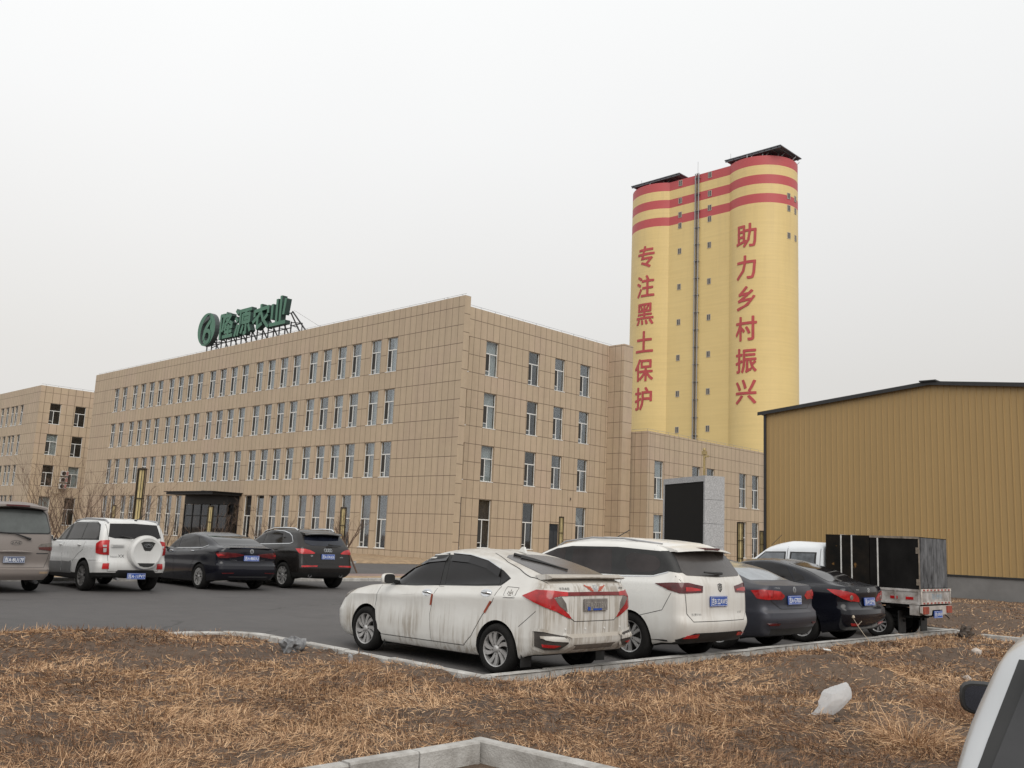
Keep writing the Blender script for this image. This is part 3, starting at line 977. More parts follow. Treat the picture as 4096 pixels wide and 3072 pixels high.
# outline (counter-clockwise seen from above): front right cylinder, right side, back, left side, front left
ol = arc_pts_(RC, -aR, 128, 50) + [(-38.0, 104.5), (-44.2, 104.5)] + arc_pts_(LC, 232, 360 + aL, 50)
b = MB()
n = len(ol)
top = 65.75
for k in range(n):
    p, q = ol[k], ol[(k + 1) % n]
    b.quad([(p[0], p[1], 0), (q[0], q[1], 0), (q[0], q[1], top), (p[0], p[1], top)])
b.quad([(p[0], p[1], top - .3) for p in ol])
bm_ = b.build('wall', M['silo'], silo, True, 25)
bm_.location = -SO
def canopy(x0, x1, y0, y1, cx_, cy_):
    b = MB()
    b.box(x0, x1, y0, y1, 66.72, 66.86)
    for k in range(9):
        x = x0 + (x1 - x0) * (k + .5) / 9
        b.bar((x, y0 + .1, 66.62), (x, y1 - .1, 66.62), .16)
    b.box(x0 + .1, x1 - .1, y0 + .1, y0 + .25, 66.45, 66.74)
    o = b.build('roof_canopy', mat('slate_grey_sheet', (.14, .15, .17), .7, var=.2), silo)
    o.location = -SO
    b = MB()
    for a in range(0, 360, 30):
        px_, py_ = cx_ + 5 * math.cos(math.radians(a)), cy_ + 5 * math.sin(math.radians(a))
        b.bar((px_, py_, 65.3), (px_, py_, 66.6), .16)
        b.bar((px_, py_, 65.5), (px_ + .9, py_ + .5, 66.6), .09)
    q = b.build('post', M['steel'], o)
canopy(-35.6, -25.2, 89.6, 96.8, RC[0], RC[1])
canopy(-55.2, -44.6, 89.4, 96.0, LC[0], LC[1])
# drain pipes
for dx in (-.34, 0, .34):
    b = MB()
    b.tube([(-41.1 + dx, 89.72, 12), (-41.1 + dx, 89.72, 65.9)], .10, 8)
    for z in np.arange(14, 66, 3):
        b.box(-41.1 + dx - .19, -41.1 + dx + .19, 89.62, 89.95, z, z + .08)
    sp_('drain_pipe', b, M['steel'] if dx else M['copper'], True)
# windows
f = MB()
f.box(0, .08, -.05, .04, 0, 1.05)
f.box(.64, .72, -.05, .04, 0, 1.05)
f.box(.08, .64, -.05, .04, 0, .08)
f.box(.08, .64, -.05, .04, .97, 1.05)
f.box(.32, .40, -.04, .03, .08, .97)
fm = f.mesh('window', mat('weathered_window_frame', (.42, .38, .33), .6))
g = MB()
g.box(.08, .64, -.012, .012, .08, .97)
gm = g.mesh('pane', mat('dark_pane', (.06, .06, .058), .2))
zR = [65.15, 61.78, 59.21, 57.22, 52.58, 46.2, 39.94, 33.62, 27.32, 21.11]
zL = [65.12, 61.86, 59.26, 57.26, 52.61, 46.17, 39.89, 33.62, 27.36, 21.18]
for xs, zz in ((-38.68, zR), (-44.70, zL)):
    for z in zz:
        w = obj('window', fm, silo, Vector((xs - .36, 89.98, z - .55)) - SO)
        obj('pane', gm, w)
for ang in (75.7, 94.6):
    for z in (59.2, 57.1, 52.45):
        a = math.radians(ang)
        r = RC[2] + .01
        w = obj('window', fm, silo, Vector((RC[0] + r * math.sin(a) - .36 * math.cos(a), RC[1] - r * math.cos(a) - .36 * math.sin(a), z - .55)) - SO, a)
        obj('pane', gm, w)
# painted slogans, bent round the cylinders
M['slogan_red'] = mat('slogan_red_paint', (0.47, 0.07, 0.072), .55, var=.12, scale=.4)
def slogan(chars, zs, c, size, ang0):
    for ch, zc in zip(chars, zs):
        me0 = text_mesh(ch, 0.0, 0.0, 2)
        out = bmesh.new()
        k_ = size / .93
        for q, (dx, dy) in enumerate(((0, 0), (.021, 0), (-.021, 0), (0, .019), (0, -.019), (.015, .014), (-.015, .014), (.015, -.014), (-.015, -.014))):
            t = bmesh.new()
            t.from_mesh(me0)
            bmesh.ops.triangulate(t, faces=t.faces[:])
            for x in np.arange(-.5, .51, .06):
                bmesh.ops.bisect_plane(t, geom=t.verts[:] + t.edges[:] + t.faces[:], plane_co=(x, 0, 0), plane_no=(1, 0, 0))
            for v in t.verts:
                a = math.radians(ang0) + (v.co.x + dx) * k_ * .92 / c[2]
                r = c[2] + .025 + .006 * q
                v.co = (c[0] + r * math.sin(a), c[1] - r * math.cos(a), zc + (v.co.y + dy) * k_)
            tm = bpy.data.meshes.new('layer')
            t.to_mesh(tm)
            t.free()
            out.from_mesh(tm)
            bpy.data.meshes.remove(tm)
        me = bpy.data.meshes.new('painted_character')
        out.to_mesh(me)
        out.free()
        me.materials.append(M['slogan_red'])
        obj('painted_character', me, silo, -SO)
slogan('助力乡村振兴', [52.35, 46.95, 41.8, 36.75, 31.5, 26.45], RC, 3.95, 2)
slogan('专注黑土保护', [52.3, 46.9, 41.85, 36.85, 31.8, 26.75], LC, 3.95, 1)
b = MB()
for (x, y) in ((-35, 90.6), (-41.2, 90.1), (-56, 92), (-54, 91)):
    b.tube([(x, y, 65.7), (x, y, 68.2)], .03, 5)
sp_('lightning_rod', b, M['steel'])

# ---- warehouse on the right
M['tan_sheet'] = mat('tan_steel_sheet', (0.352, 0.232, 0.095), 0.5, var=0.05, scale=.5, stretch=(1, 1, .25))
M['black_trim'] = mat('black_steel_trim', (0.018, 0.018, 0.019), .45, var=.3)
wh = tag(empty('warehouse', (30.4, 10, 0)), 'tan corrugated steel warehouse with black roof edge and grey plinth', 'warehouse')
HO = Vector(wh.location)
def hp(name, b, mats, smooth=False):
    o = b.build(name, mats, wh, smooth)
    o.location = -HO
    return o
ytop = lambda x: 8.28 + (9.12 - 8.28) * (1 - abs(x - 30.45) / 7.9)
b = MB()
x0, x1, pitch = 22.54, 38.4, 0.265
prof = []
x = x0
while x < x1 - pitch:
    prof += [(x, 0), (x + pitch - .075, 0), (x + pitch - .055, .028), (x + pitch - .02, .028)]
    x += pitch
prof.append((x1, 0))
for (a, c) in zip(prof[:-1], prof[1:]):
    b.quad([(a[0], -.82 - a[1], .97), (c[0], -.82 - c[1], .97), (c[0], -.82 - c[1], ytop(c[0])), (a[0], -.82 - a[1], ytop(a[0]))])
b.quad([(x0, 35, .97), (x0, -.82, .97), (x0, -.82, ytop(x0)), (x0, 35, ytop(x0))])
b.quad([(x1, -.82, .97), (x1, 35, .97), (x1, 35, ytop(x1)), (x1, -.82, ytop(x1))])
hp('wall', b, M['tan_sheet'])
b = MB()
b.box(x0 - .01, x1 + .01, -.86, 35, -.1, .94)
hp('plinth', b, M['plinth'])
b = MB()
for sx in (-1, 1):
    e0 = 30.45 + sx * 8.25
    ze = ytop(30.45 + sx * 7.9) - .03
    q = [(30.45, -1.0, 9.10), (e0, -1.0, ze), (e0, 35, ze), (30.45, 35, 9.10)]
    t = [(p[0], p[1], p[2] + .09) for p in q]
    if sx < 0:
        q, t = q[::-1], t[::-1]
    b.quad(q)
    b.quad(t[::-1])
    for k in range(4):
        b.quad([q[k], t[k], t[(k + 1) % 4], q[(k + 1) % 4]])
    # barge board below the sheet edge
    b.quad([(30.45, -1.02, 9.03), (e0, -1.02, ze - .07), (e0, -1.02, ze + .1), (30.45, -1.02, 9.2)][::-sx])
b.box(30.1, 30.8, -1.14, 35, 9.17, 9.225)
rf = hp('roof', b, M['black_trim'])
b = MB()
b.box(x0 - .07, x0 + .05, -.90, -.83, .9, 8.2)
b.box(x0 - .02, x1 + .02, -.905, -.835, .93, 1.0)
hp('edge_trim', b, M['black_trim'])

# ---- LED screen on granite
scr = tag(empty('display_screen', (24.3, -9, 0)), 'blank black display screen framed in grey granite slabs', 'screen')
d1 = Vector((-.888, .459, 0))       # along the face to the left
d2 = Vector((.459, .888, 0))
P0 = Vector((24.35, -9.0, 0))
def lp(a, c, z):
    return tuple(P0 + d1 * a + d2 * c + Vector((0, 0, z)) - Vector((24.3, -9, 0)))
def lbox(b, a0, a1, c0, c1, z0, z1, mi=None):
    T = Matrix((( d1.x, d2.x, 0, P0.x - 24.3), (d1.y, d2.y, 0, P0.y + 9), (0, 0, 1, 0), (0, 0, 0, 1)))
    b.box(a0, a1, c0, c1, z0, z1, mi, T)
SCW, SCD, SCH = 3.64, 0.92, 4.58
b = MB()
zz = [0, .5, 1.70, 2.62, 3.60, SCH]
for k in range(5):
    lbox(b, 0, .11, 0, .2, zz[k] + .006, zz[k + 1] - .006)
    lbox(b, .0, .11, .2, SCD, zz[k] + .006, zz[k + 1] - .006)
lbox(b, .11, SCW - .05, .06, SCD - .02, 0, SCH - .02)
for k in range(5):
    lbox(b, .11 + k * (SCW - .2) / 5 + .004, .11 + (k + 1) * (SCW - .2) / 5 - .004, 0, .3, SCH - .24, SCH)
    lbox(b, .11 + k * (SCW - .2) / 5 + .004, .11 + (k + 1) * (SCW - .2) / 5 - .004, 0, .3, 0, 1.7)
lbox(b, SCW - .1, SCW, 0, SCD, 0, SCH)
b.build('granite_frame', M['granite'], scr)
b = MB()
lbox(b, .115, SCW - .105, .03, .055, 1.72, SCH - .25)
b.build('screen_panel', M['led'], scr)

# ---- bronze lamp columns
M['bronze'] = mat('bronze_bars', (0.045, 0.034, 0.022), .5, .4, var=.3)
M['lamp_gold'] = mat('yellow_lamp_shade', (0.56, 0.45, 0.22), .5, var=.2, scale=5)
M['brass'] = mat('pale_brass', (0.42, 0.32, 0.15), .45, .3, var=.2)
def lamp_column(x, y, h, r, label, bars=9):
    root = tag(empty('lamp_column', (x, y, 0)), label, 'street lamp', 'lamp columns')
    b = MB()
    b.lathe([(.001, .0), (r * 1.02, 0), (r * 1.02, .95), (.001, .95)], 16, 'z')
    b.build('base', M['black_metal'], root, True)
    b = MB()
    b.lathe([(.001, .951), (r * .78, .951), (r * .78, h - .04), (.001, h - .04)], 14, 'z')
    b.build('lamp_shade', M['lamp_gold'], root, True)
    b = MB()
    for k in range(bars):
        a = 2 * math.pi * k / bars + .2
        w = .013 if k % 3 else .03
        b.bar((r * math.cos(a), r * math.sin(a), .9), (r * math.cos(a), r * math.sin(a), h), w)
    for z in (.99, h * .45, h * .72, h - .03):
        b.lathe([(r * .9, z), (r * 1.08, z), (r * 1.08, z + .025), (r * .9, z + .025), (r * .9, z)], 16, 'z')
    b.lathe([(.001, h - .01), (r * 1.05, h - .01), (r * 1.05, h + .02), (.001, h + .02)], 16, 'z')
    b.build('cage', M['bronze'], root)
lamp_column(17.5, -29.49, 3.26, .125, 'tall golden caged lamp column behind the white off-roader')
lamp_column(17.5, -33.62, 2.85, .14, 'golden caged lamp column at the left picture edge')
lamp_column(7.76, -21.89, 2.49, .12, 'bright pale gold lamp column standing in front of the dark glass entrance')
lamp_column(13.5, -19.06, 2.62, .12, 'brass lamp column beside the bare sapling right of the black off-roader')
lamp_column(-12.14, -17.62, 2.63, .12, 'small thin lamp column between the bare shrubs above the white off-roader')
lamp_column(14.63, -6.73, 2.84, .12, 'thin lamp column beside the dark blue steel side door')
lamp_column(24.11, -5.83, 2.79, .13, 'dark bronze lamp column just right of the granite display screen')
lamp_column(17.66, 7.46, 2.75, .12, 'thin bronze lamp column at the corner of the tan warehouse')
pole = tag(empty('camera_pole', (16.91, 2.52, 0)), 'slim brown pole with a small camera rising behind the display screen', 'pole')
b = MB()
b.tube([(0, 0, 0), (0, 0, 7.0)], .07, 8)
b.build('pole', M['brass'], pole, True)
b = MB()
b.box(-.12, .12, -.1, .1, 6.75, 6.95)
b.box(.0, .28, -.05, .05, 6.6, 6.7)
b.lathe([(.001, 7.0), (.09, 7.0), (.07, 7.12), (.001, 7.14)], 10, 'z')
b.build('camera_head', M['brass'], pole)
# ================================================================== VEHICLES
def paint(name, col, rough=0.25, coat=0.6, metal=0.0, dirt=0.0, dirt_col=(0.30, 0.27, 0.235), streak=0.0, xr=-0.75, settle=0.0, spec=0.5):
    """car paint; dust settles as a film, streaks run down the sheet metal"""
    m, t = newmat(name, rough, coat=coat, spec=spec)
    t.b.inputs['Metallic'].default_value = metal
    o = t.new('TexCoord').outputs['Object']
    sp = t.new('SeparateXYZ')
    t.l.new(o, sp.inputs[0])
    x, z = sp.outputs['X'], sp.outputs['Z']
    film = t.noise(o, 2.2, 6, 0.65)
    f = t.math('MULTIPLY', t.new('MapRange', Value=film, From__Min=0.3, From__Max=0.75).outputs[0], dirt)
    low = t.new('MapRange', Value=z, From__Min=0.75, From__Max=0.2).outputs[0]
    f = t.math('ADD', f, t.math('MULTIPLY', low, dirt * 0.9))
    if streak:
        mp = t.new('Mapping')
        mp.inputs['Scale'].default_value = (17, 17, 0.55)
        t.l.new(o, mp.inputs['Vector'])
        s1 = t.noise(mp.outputs['Vector'], 1.0, 6, 0.7)
        mp2 = t.new('Mapping')
        mp2.inputs['Scale'].default_value = (2.2, 2.2, 1.8)
        t.l.new(o, mp2.inputs['Vector'])
        s2 = t.noise(mp2.outputs['Vector'], 1.0, 3, 0.5)
        st = t.new('MapRange', Value=s1, From__Min=0.46, From__Max=0.58).outputs[0]
        st = t.math('MULTIPLY', st, t.new('MapRange', Value=s2, From__Min=0.36, From__Max=0.6).outputs[0])
        side = t.new('MapRange', Value=z, From__Min=0.95, From__Max=0.45, To__Min=0.0, To__Max=0.8).outputs[0]
        tail = t.new('MapRange', Value=x, From__Min=xr + .25, From__Max=xr - .02).outputs[0]
        st = t.math('MULTIPLY', st, t.math('MAXIMUM', side, t.math('MULTIPLY', tail, 1.0)))
        f = t.math('ADD', f, t.math('MULTIPLY', st, streak))
        f = t.math('ADD', f, t.math('MULTIPLY', tail, 0.26))
    if settle:
        nz = t.new('SeparateXYZ')
        t.l.new(t.new('NewGeometry').outputs['Normal'], nz.inputs[0])
        up = t.new('MapRange', Value=nz.outputs['Z'], From__Min=0.35, From__Max=0.95).outputs[0]
        d2 = t.new('MapRange', Value=t.noise(o, 5.0, 7, 0.7), From__Min=0.25, From__Max=0.7, To__Min=0.45, To__Max=1.0).outputs[0]
        f = t.math('ADD', f, t.math('MULTIPLY', t.math('MULTIPLY', up, d2), settle))
    f = t.math('MINIMUM', f, 0.92)
    t.l.new(t.mix(f, col, dirt_col), t.b.inputs['Base Color'])
    t.l.new(t.math('MULTIPLY_ADD', f, 0.5, rough), t.b.inputs['Roughness'])
    if coat:
        t.l.new(t.math('MULTIPLY', t.math('SUBTRACT', 1.0, f), coat), t.b.inputs['Coat Weight'])
    return m

M['trim'] = mat('black_plastic', (0.018, 0.018, 0.018), 0.55, var=0.3, scale=6)
M['under'] = mat('black_underbody', (0.008, 0.008, 0.008), 0.9)
M['gap'] = mat('panel_gap', (0.02, 0.02, 0.02), 0.8)
M['tyre'] = mat('tyre_rubber', (0.011, 0.0105, 0.010), 0.9, var=0.4, scale=7, bump=0.2, bscale=50, spec=0.25)
M['rim'] = mat('dusty_alloy', (0.44, 0.435, 0.43), 0.42, 0.55, var=0.25, scale=9)
M['rim_dark'] = mat('dark_alloy', (0.19, 0.187, 0.185), 0.42, 0.5, var=0.3, scale=9)
M['hub'] = mat('brake_disc', (0.05, 0.048, 0.046), 0.6, 0.4, var=0.4, scale=9)
M['chrome'] = mat('chrome', (0.62, 0.63, 0.64), 0.14, 1.0, var=0.08, scale=10)
M['tint'] = mat('tinted_glass', (0.013, 0.012, 0.0125), 0.07, var=0.35, scale=1.5, spec=0.38)
M['tint_dusty'] = mat('dusty_glass', (0.060, 0.054, 0.051), 0.25, var=0.25, scale=2.0, spec=0.4)
M['tint_brown'] = mat('brown_tinted_glass', (0.028, 0.022, 0.0215), 0.08, var=0.5, scale=1.5, spec=0.38)
M['dusty_trim'] = mat('dusty_black_plastic', (0.055, 0.048, 0.042), 0.8, var=0.4, scale=7)
M['clear_glass'] = mat('pale_glass', (0.20, 0.22, 0.24), 0.1, var=0.3, scale=2, spec=0.6)
M['red_lens'] = mat('red_lens', (0.40, 0.016, 0.018), 0.14, var=0.45, scale=5, coat=0.3)
M['deep_red'] = mat('dark_red_lens', (0.085, 0.008, 0.010), 0.14, var=0.4, scale=8, coat=0.3)
M['clear_lens'] = mat('clear_lens', (0.42, 0.41, 0.41), 0.15, var=0.25, scale=12, coat=0.5)
M['smoke_lens'] = mat('smoky_lens', (0.16, 0.145, 0.13), 0.25, var=0.3, scale=9)
M['plate_blue'] = mat('blue_plate', (0.018, 0.075, 0.36), 0.45, var=0.12, scale=9)
M['plate_white'] = mat('plate_white', (0.72, 0.74, 0.76), 0.5)
M['mirror_glass'] = mat('mirror_glass', (0.55, 0.58, 0.62), 0.03, 1.0)
M['orange_film'] = mat('red_reflective_tape', (0.30, 0.06, 0.03), 0.4)

def pw(spec, x):
    """piecewise linear value of x; spec is a number or [(x, value), ...]"""
    if not isinstance(spec, (list, tuple)):
        return spec
    xs, vs = zip(*sorted(spec))
    return float(np.interp(x, xs, vs))

def loop(r, ns):
    """half outline of one body level, from the rear centre along the left side to the front centre"""
    xr, xf, w = r['xr'], r['xf'], r['w']
    br, bf = r.get('br', 0.05), r.get('bf', 0.18)
    rr, rf = r.get('rr', 0.16), r.get('rf', 0.28)
    tr, tf = r.get('tr', 0.04), r.get('tf', 0.06)
    rr, rf = min(rr, w * .8), min(rf, w * .8)
    xm = (xr + xf) / 2
    def width(x):
        s = (x - xm) / max(1e-6, (xf - xr) / 2)
        return w * (1 - (tr if s < 0 else tf) * abs(s) ** 2.6)
    P = []
    xa, xb = xr + br + rr, xf - bf - rf
    wr, wf = width(xa), width(xb)
    for k in range(7):
        y = (wr - rr) * k / 7
        P.append((xr + br * (y / max(wr, 1e-6)) ** 2, y))
    y0 = wr - rr
    xr0 = xr + br * (y0 / max(wr, 1e-6)) ** 2
    for k in range(7):
        a = math.pi / 2 * k / 7
        P.append((xr0 + (xa - xr0) * (1 - math.cos(a)), y0 + rr * math.sin(a)))
    for k in range(ns):
        x = xa + (xb - xa) * k / ns
        P.append((x, width(x)))
    y1 = wf - rf
    xf0 = xf - bf * (y1 / max(wf, 1e-6)) ** 2
    for k in range(7):
        a = math.pi / 2 * k / 7
        P.append((xb + (xf0 - xb) * math.sin(a), y1 + rf * math.cos(a)))
    for k in range(8):
        y = y1 * (1 - k / 7)
        P.append((xf - bf * (y / max(wf, 1e-6)) ** 2, y))
    z = r['z']
    return [Vector((p[0], p[1], pw(z, p[0]))) for p in P]

class Vehicle:
    def __init__(s, name, label, cat, x, y, rz, rings, mats, arches=(), sub=5, ns=26, crown=0.0, group=None):
        s.root = tag(empty(name, (x, y, 0), rz), label, cat, group)
        H = [loop(r, ns) for r in rings]
        K = len(H[0])
        R = len(H)
        A = np.array([[p[:] for p in h] for h in H])         # R,K,3
        rows, rmat = [], []
        for i in range(R - 1):
            def tangent(k):
                if k == 0 or (rings[k].get('sharp') and k == i):
                    return A[k + 1] - A[k], np.linalg.norm(A[k + 1] - A[k], axis=1)
                if k == R - 1 or (rings[k].get('sharp') and k == i + 1):
                    return A[k] - A[k - 1], np.linalg.norm(A[k] - A[k - 1], axis=1)
                d0 = np.linalg.norm(A[k] - A[k - 1], axis=1)[:, None] + 1e-5
                d1 = np.linalg.norm(A[k + 1] - A[k], axis=1)[:, None] + 1e-5
                v0, v1 = (A[k] - A[k - 1]) / d0, (A[k + 1] - A[k]) / d1
                return ((v0 * d1 + v1 * d0) / (d0 + d1)), None
            L = np.linalg.norm(A[i + 1] - A[i], axis=1)[:, None]
            t0, u0 = tangent(i)
            t1, u1 = tangent(i + 1)
            m0 = t0 if u0 is not None else t0 * L
            m1 = t1 if u1 is not None else t1 * L
            n = rings[i].get('sub', sub)
            for k in range(n):
                q = k / n
                h00, h10, h01, h11 = 2*q**3-3*q**2+1, q**3-2*q**2+q, -2*q**3+3*q**2, q**3-q**2
                rows.append(A[i] * h00 + m0 * h10 + A[i + 1] * h01 + m1 * h11)
                rmat.append(rings[i].get('mat', 0))
        rows.append(A[-1])
        v, f, fm = [], [], []
        full = 2 * K - 2
        for row in rows:
            row = row.copy()
            row[:, 1] = np.maximum(row[:, 1], 0)
            row[0, 1] = row[-1, 1] = 0
            v += [tuple(p) for p in row] + [(p[0], -p[1], p[2]) for p in row[-2:0:-1]]
        for i in range(len(rows) - 1):
            for k in range(full):
                a, c = i * full + k, i * full + (k + 1) % full
                f.append((a, a + full, c + full, c))
                fm.append(rmat[i])
        f.append(tuple(range(full)))
        fm.append(1)
        me = bpy.data.meshes.new('body')
        me.from_pydata(v, [], f)
        for m in mats:
            me.materials.append(m)
        me.polygons.foreach_set('material_index', fm)
        bm = bmesh.new()
        bm.from_mesh(me)
        bmesh.ops.remove_doubles(bm, verts=bm.verts[:], dist=0.0004)
        bmesh.ops.recalc_face_normals(bm, faces=bm.faces[:])
        s.bvh = BVHTree.FromBMesh(bm)
        bm.to_mesh(me)
        bm.free()
        s.body = obj('body', me, s.root)
        s.mats = mats
        if arches:
            c = MB()
            for (ax, az, ar, w) in arches:
                for sy in (1, -1):
                    T = Matrix.Translation((ax, sy * (w + .3), az)) @ Matrix.Scale(-sy, 4, (0, 1, 0))
                    n = 40
                    P = [(ar * math.cos(2 * math.pi * k / n), ar * math.sin(2 * math.pi * k / n) if math.sin(2 * math.pi * k / n) > 0 else 1.35 * ar * math.sin(2 * math.pi * k / n)) for k in range(n)]
                    c.prism(P, lambda p: T @ Vector((p[0], 0, p[1])), lambda p: T @ Vector((p[0], .62, p[1])), 1)
            cm = c.mesh('cut', mats)
            bm = bmesh.new()
            bm.from_mesh(cm)
            bmesh.ops.recalc_face_normals(bm, faces=bm.faces[:])
            bm.to_mesh(cm)
            bm.free()
            co = obj('cut', cm)
            md = s.body.modifiers.new('cut', 'BOOLEAN')
            md.operation = 'DIFFERENCE'
            md.object = co
            md.solver = 'EXACT'
            # evaluate away from the placed frame
            co.parent = s.root
            bpy.context.view_layer.update()
            dg = bpy.context.evaluated_depsgraph_get()
            nm = bpy.data.meshes.new_from_object(s.body.evaluated_get(dg))
            s.body.modifiers.clear()
            s.body.data = nm
            nm.name = 'body'
            bpy.data.objects.remove(co)
            me = nm
        me.polygons.foreach_set('use_smooth', [True] * len(me.polygons))
        me.set_sharp_from_angle(angle=math.radians(28))

    # ---- surface pieces laid onto the body
    def hit(s, p, d):
        o_ = Vector(p) - d * 6
        h = s.bvh.ray_cast(o_, d, 14)
        if h[0] is None:
            h = s.bvh.find_nearest(Vector(p))
        return h[0], h[1]
    DIRS = {'side': Vector((0, -1, 0)), 'rear': Vector((1, 0, 0)), 'front': Vector((-1, 0, 0)), 'top': Vector((0, 0, -1)),
            'corner': Vector((1, -1, 0)).normalized(), 'rtop': Vector((1, 0, -1)).normalized(), 'fcorner': Vector((-1, -1, 0)).normalized()}
    def frame(s, d):
        u = Vector((0, 0, 1)).cross(d)
        if u.length < .1:
            u = Vector((1, 0, 0))
        u.normalize()
        return u, d.cross(u).normalized()
    def patch(s, name, way, pts, m, off=0.003, thick=0.006, parent=None, both=False, rnd_=0, step=0.04, mirror=False):
        """pts: (x,z) side | (y,z) rear, front | (x,y) top | (x,y,z) otherwise"""
        d = s.DIRS[way]
        P3 = []
        for p in pts:
            if way == 'side':
                P3.append(Vector((p[0], 0, p[1])))
            elif way in ('rear', 'front'):
                P3.append(Vector((0, p[0], p[1])))
            elif way == 'top':
                P3.append(Vector((p[0], p[1], 0)))
            else:
                P3.append(Vector(p))
        if mirror:
            P3 = [Vector((p.x, -p.y, p.z)) for p in P3]
            d = Vector((d.x, -d.y, d.z))
        u, w = s.frame(d)
        Q = [Vector((p.dot(u), p.dot(w))) for p in P3]
        for _ in range(rnd_):
            N = []
            for i in range(len(Q)):
                a, c = Q[i], Q[(i + 1) % len(Q)]
                N += [a.lerp(c, .25), a.lerp(c, .75)]
            Q = N
        E_ = []
        for i in range(len(Q)):
            a, c = Q[i], Q[(i + 1) % len(Q)]
            n = max(1, int((c - a).length / step))
            E_ += [a.lerp(c, k / n) for k in range(n)]
        nb = len(E_)
        xs = [p.x for p in E_]
        ys = [p.y for p in E_]
        pts2 = list(E_)
        def inside(x, y):
            c = False
            for i in range(nb):
                a, e_ = E_[i], E_[i - 1]
                if (a.y > y) != (e_.y > y) and x < (e_.x - a.x) * (y - a.y) / (e_.y - a.y) + a.x:
                    c = not c
            return c
        for x in np.arange(min(xs) + step * .5, max(xs), step):
            for y in np.arange(min(ys) + step * .5, max(ys), step):
                if inside(x, y) and min((Vector((x, y)) - e_).length for e_ in E_) > step * .45:
                    pts2.append(Vector((x, y)))
        r = delaunay_2d_cdt(pts2, [(i, (i + 1) % nb) for i in range(nb)], [list(range(nb))], 1, 1e-5)
        V2, F = r[0], r[2]
        top = []
        for q in V2:
            h, nn = s.hit(u * q.x + w * q.y, d)
            if nn.dot(d) > 0:
                nn = -nn
            top.append((h, nn))
        bm = bmesh.new()
        vt = [bm.verts.new(h + n * off) for h, n in top]
        fs = []
        for f in F:
            try:
                fc = bm.faces.new([vt[i] for i in f])
                fc.smooth = True
                fs.append(fc)
            except ValueError:
                pass
        bm.normal_update()
        flip = [fc for fc in fs if fc.normal.dot(d) > 0]
        if len(flip) > len(fs) / 2:
            bmesh.ops.reverse_faces(bm, faces=fs)
        be = [e_ for e_ in bm.edges if len(e_.link_faces) == 1]
        g = bmesh.ops.extrude_edge_only(bm, edges=be)
        nv = [x for x in g['geom'] if isinstance(x, bmesh.types.BMVert)]
        if nv:
            tv = {}
            for v in nv:
                for e_ in v.link_edges:
                    o_ = e_.other_vert(v)
                    if o_ not in nv and (o_.co - v.co).length < 1e-6:
                        tv[v] = o_
            for v in nv:
                i = min(range(len(top)), key=lambda k: (top[k][0] + top[k][1] * off - v.co).length_squared)
                v.co = top[i][0] - top[i][1] * (thick - off if thick > off else 0.002)
        me = bpy.data.meshes.new(name)
        bm.to_mesh(me)
        bm.free()
        me.materials.append(m)
        me.set_sharp_from_angle(angle=math.radians(40))
        o = obj(name, me, parent or s.root)
        if both:
            p2 = parent
            if isinstance(both, bpy.types.Object):
                p2 = both
            s.patch(name, way, pts, m, off, thick, p2, False, rnd_, step, not mirror)
        return o
    def line(s, b, way, pts, w=0.007, off=0.0015, mirror=False, mi=0):
        """thin strip on the body along a polyline, collected in MB b"""
        d = s.DIRS[way]
        P3 = []
        for p in pts:
            P3.append(Vector((p[0], 0, p[1])) if way == 'side' else Vector((0, p[0], p[1])) if way in ('rear', 'front') else Vector((p[0], p[1], 0)) if way == 'top' else Vector(p))
        if mirror:
            P3 = [Vector((p.x, -p.y, p.z)) for p in P3]
            d = Vector((d.x, -d.y, d.z))
        Q = []
        for a, c in zip(P3[:-1], P3[1:]):
            n = max(1, int((c - a).length / 0.04))
            Q += [a.lerp(c, k / n) for k in range(n)]
        Q.append(P3[-1])
        S_ = []
        for q in Q:
            h, n = s.hit(q, d)
            if n.dot(d) > 0:
                n = -n
            S_.append((h, n))
        L, Rr = [], []
        for k in range(len(S_)):
            t = (S_[min(k + 1, len(S_) - 1)][0] - S_[max(k - 1, 0)][0])
            if t.length < 1e-6:
                t = Vector((1, 0, 0))
            t.normalize()
            sd = t.cross(S_[k][1]).normalized() * (w / 2)
            c = S_[k][0] + S_[k][1] * off
            L.append(c + sd)
            Rr.append(c - sd)
        for k in range(len(S_) - 1):
            q = [L[k], L[k + 1], Rr[k + 1], Rr[k]]
            nrm = (q[1] - q[0]).cross(q[2] - q[1])
            if nrm.dot(S_[k][1]) < 0:
                q = q[::-1]
            b.quad(q, mi)
    def gaps(s, items, w=0.007):
        b = MB()
        for way, pts, both in items:
            s.line(b, way, pts, w)
            if both:
                s.line(b, way, pts, w, mirror=True)
        return b.build('panel_gap', M['gap'], s.body)
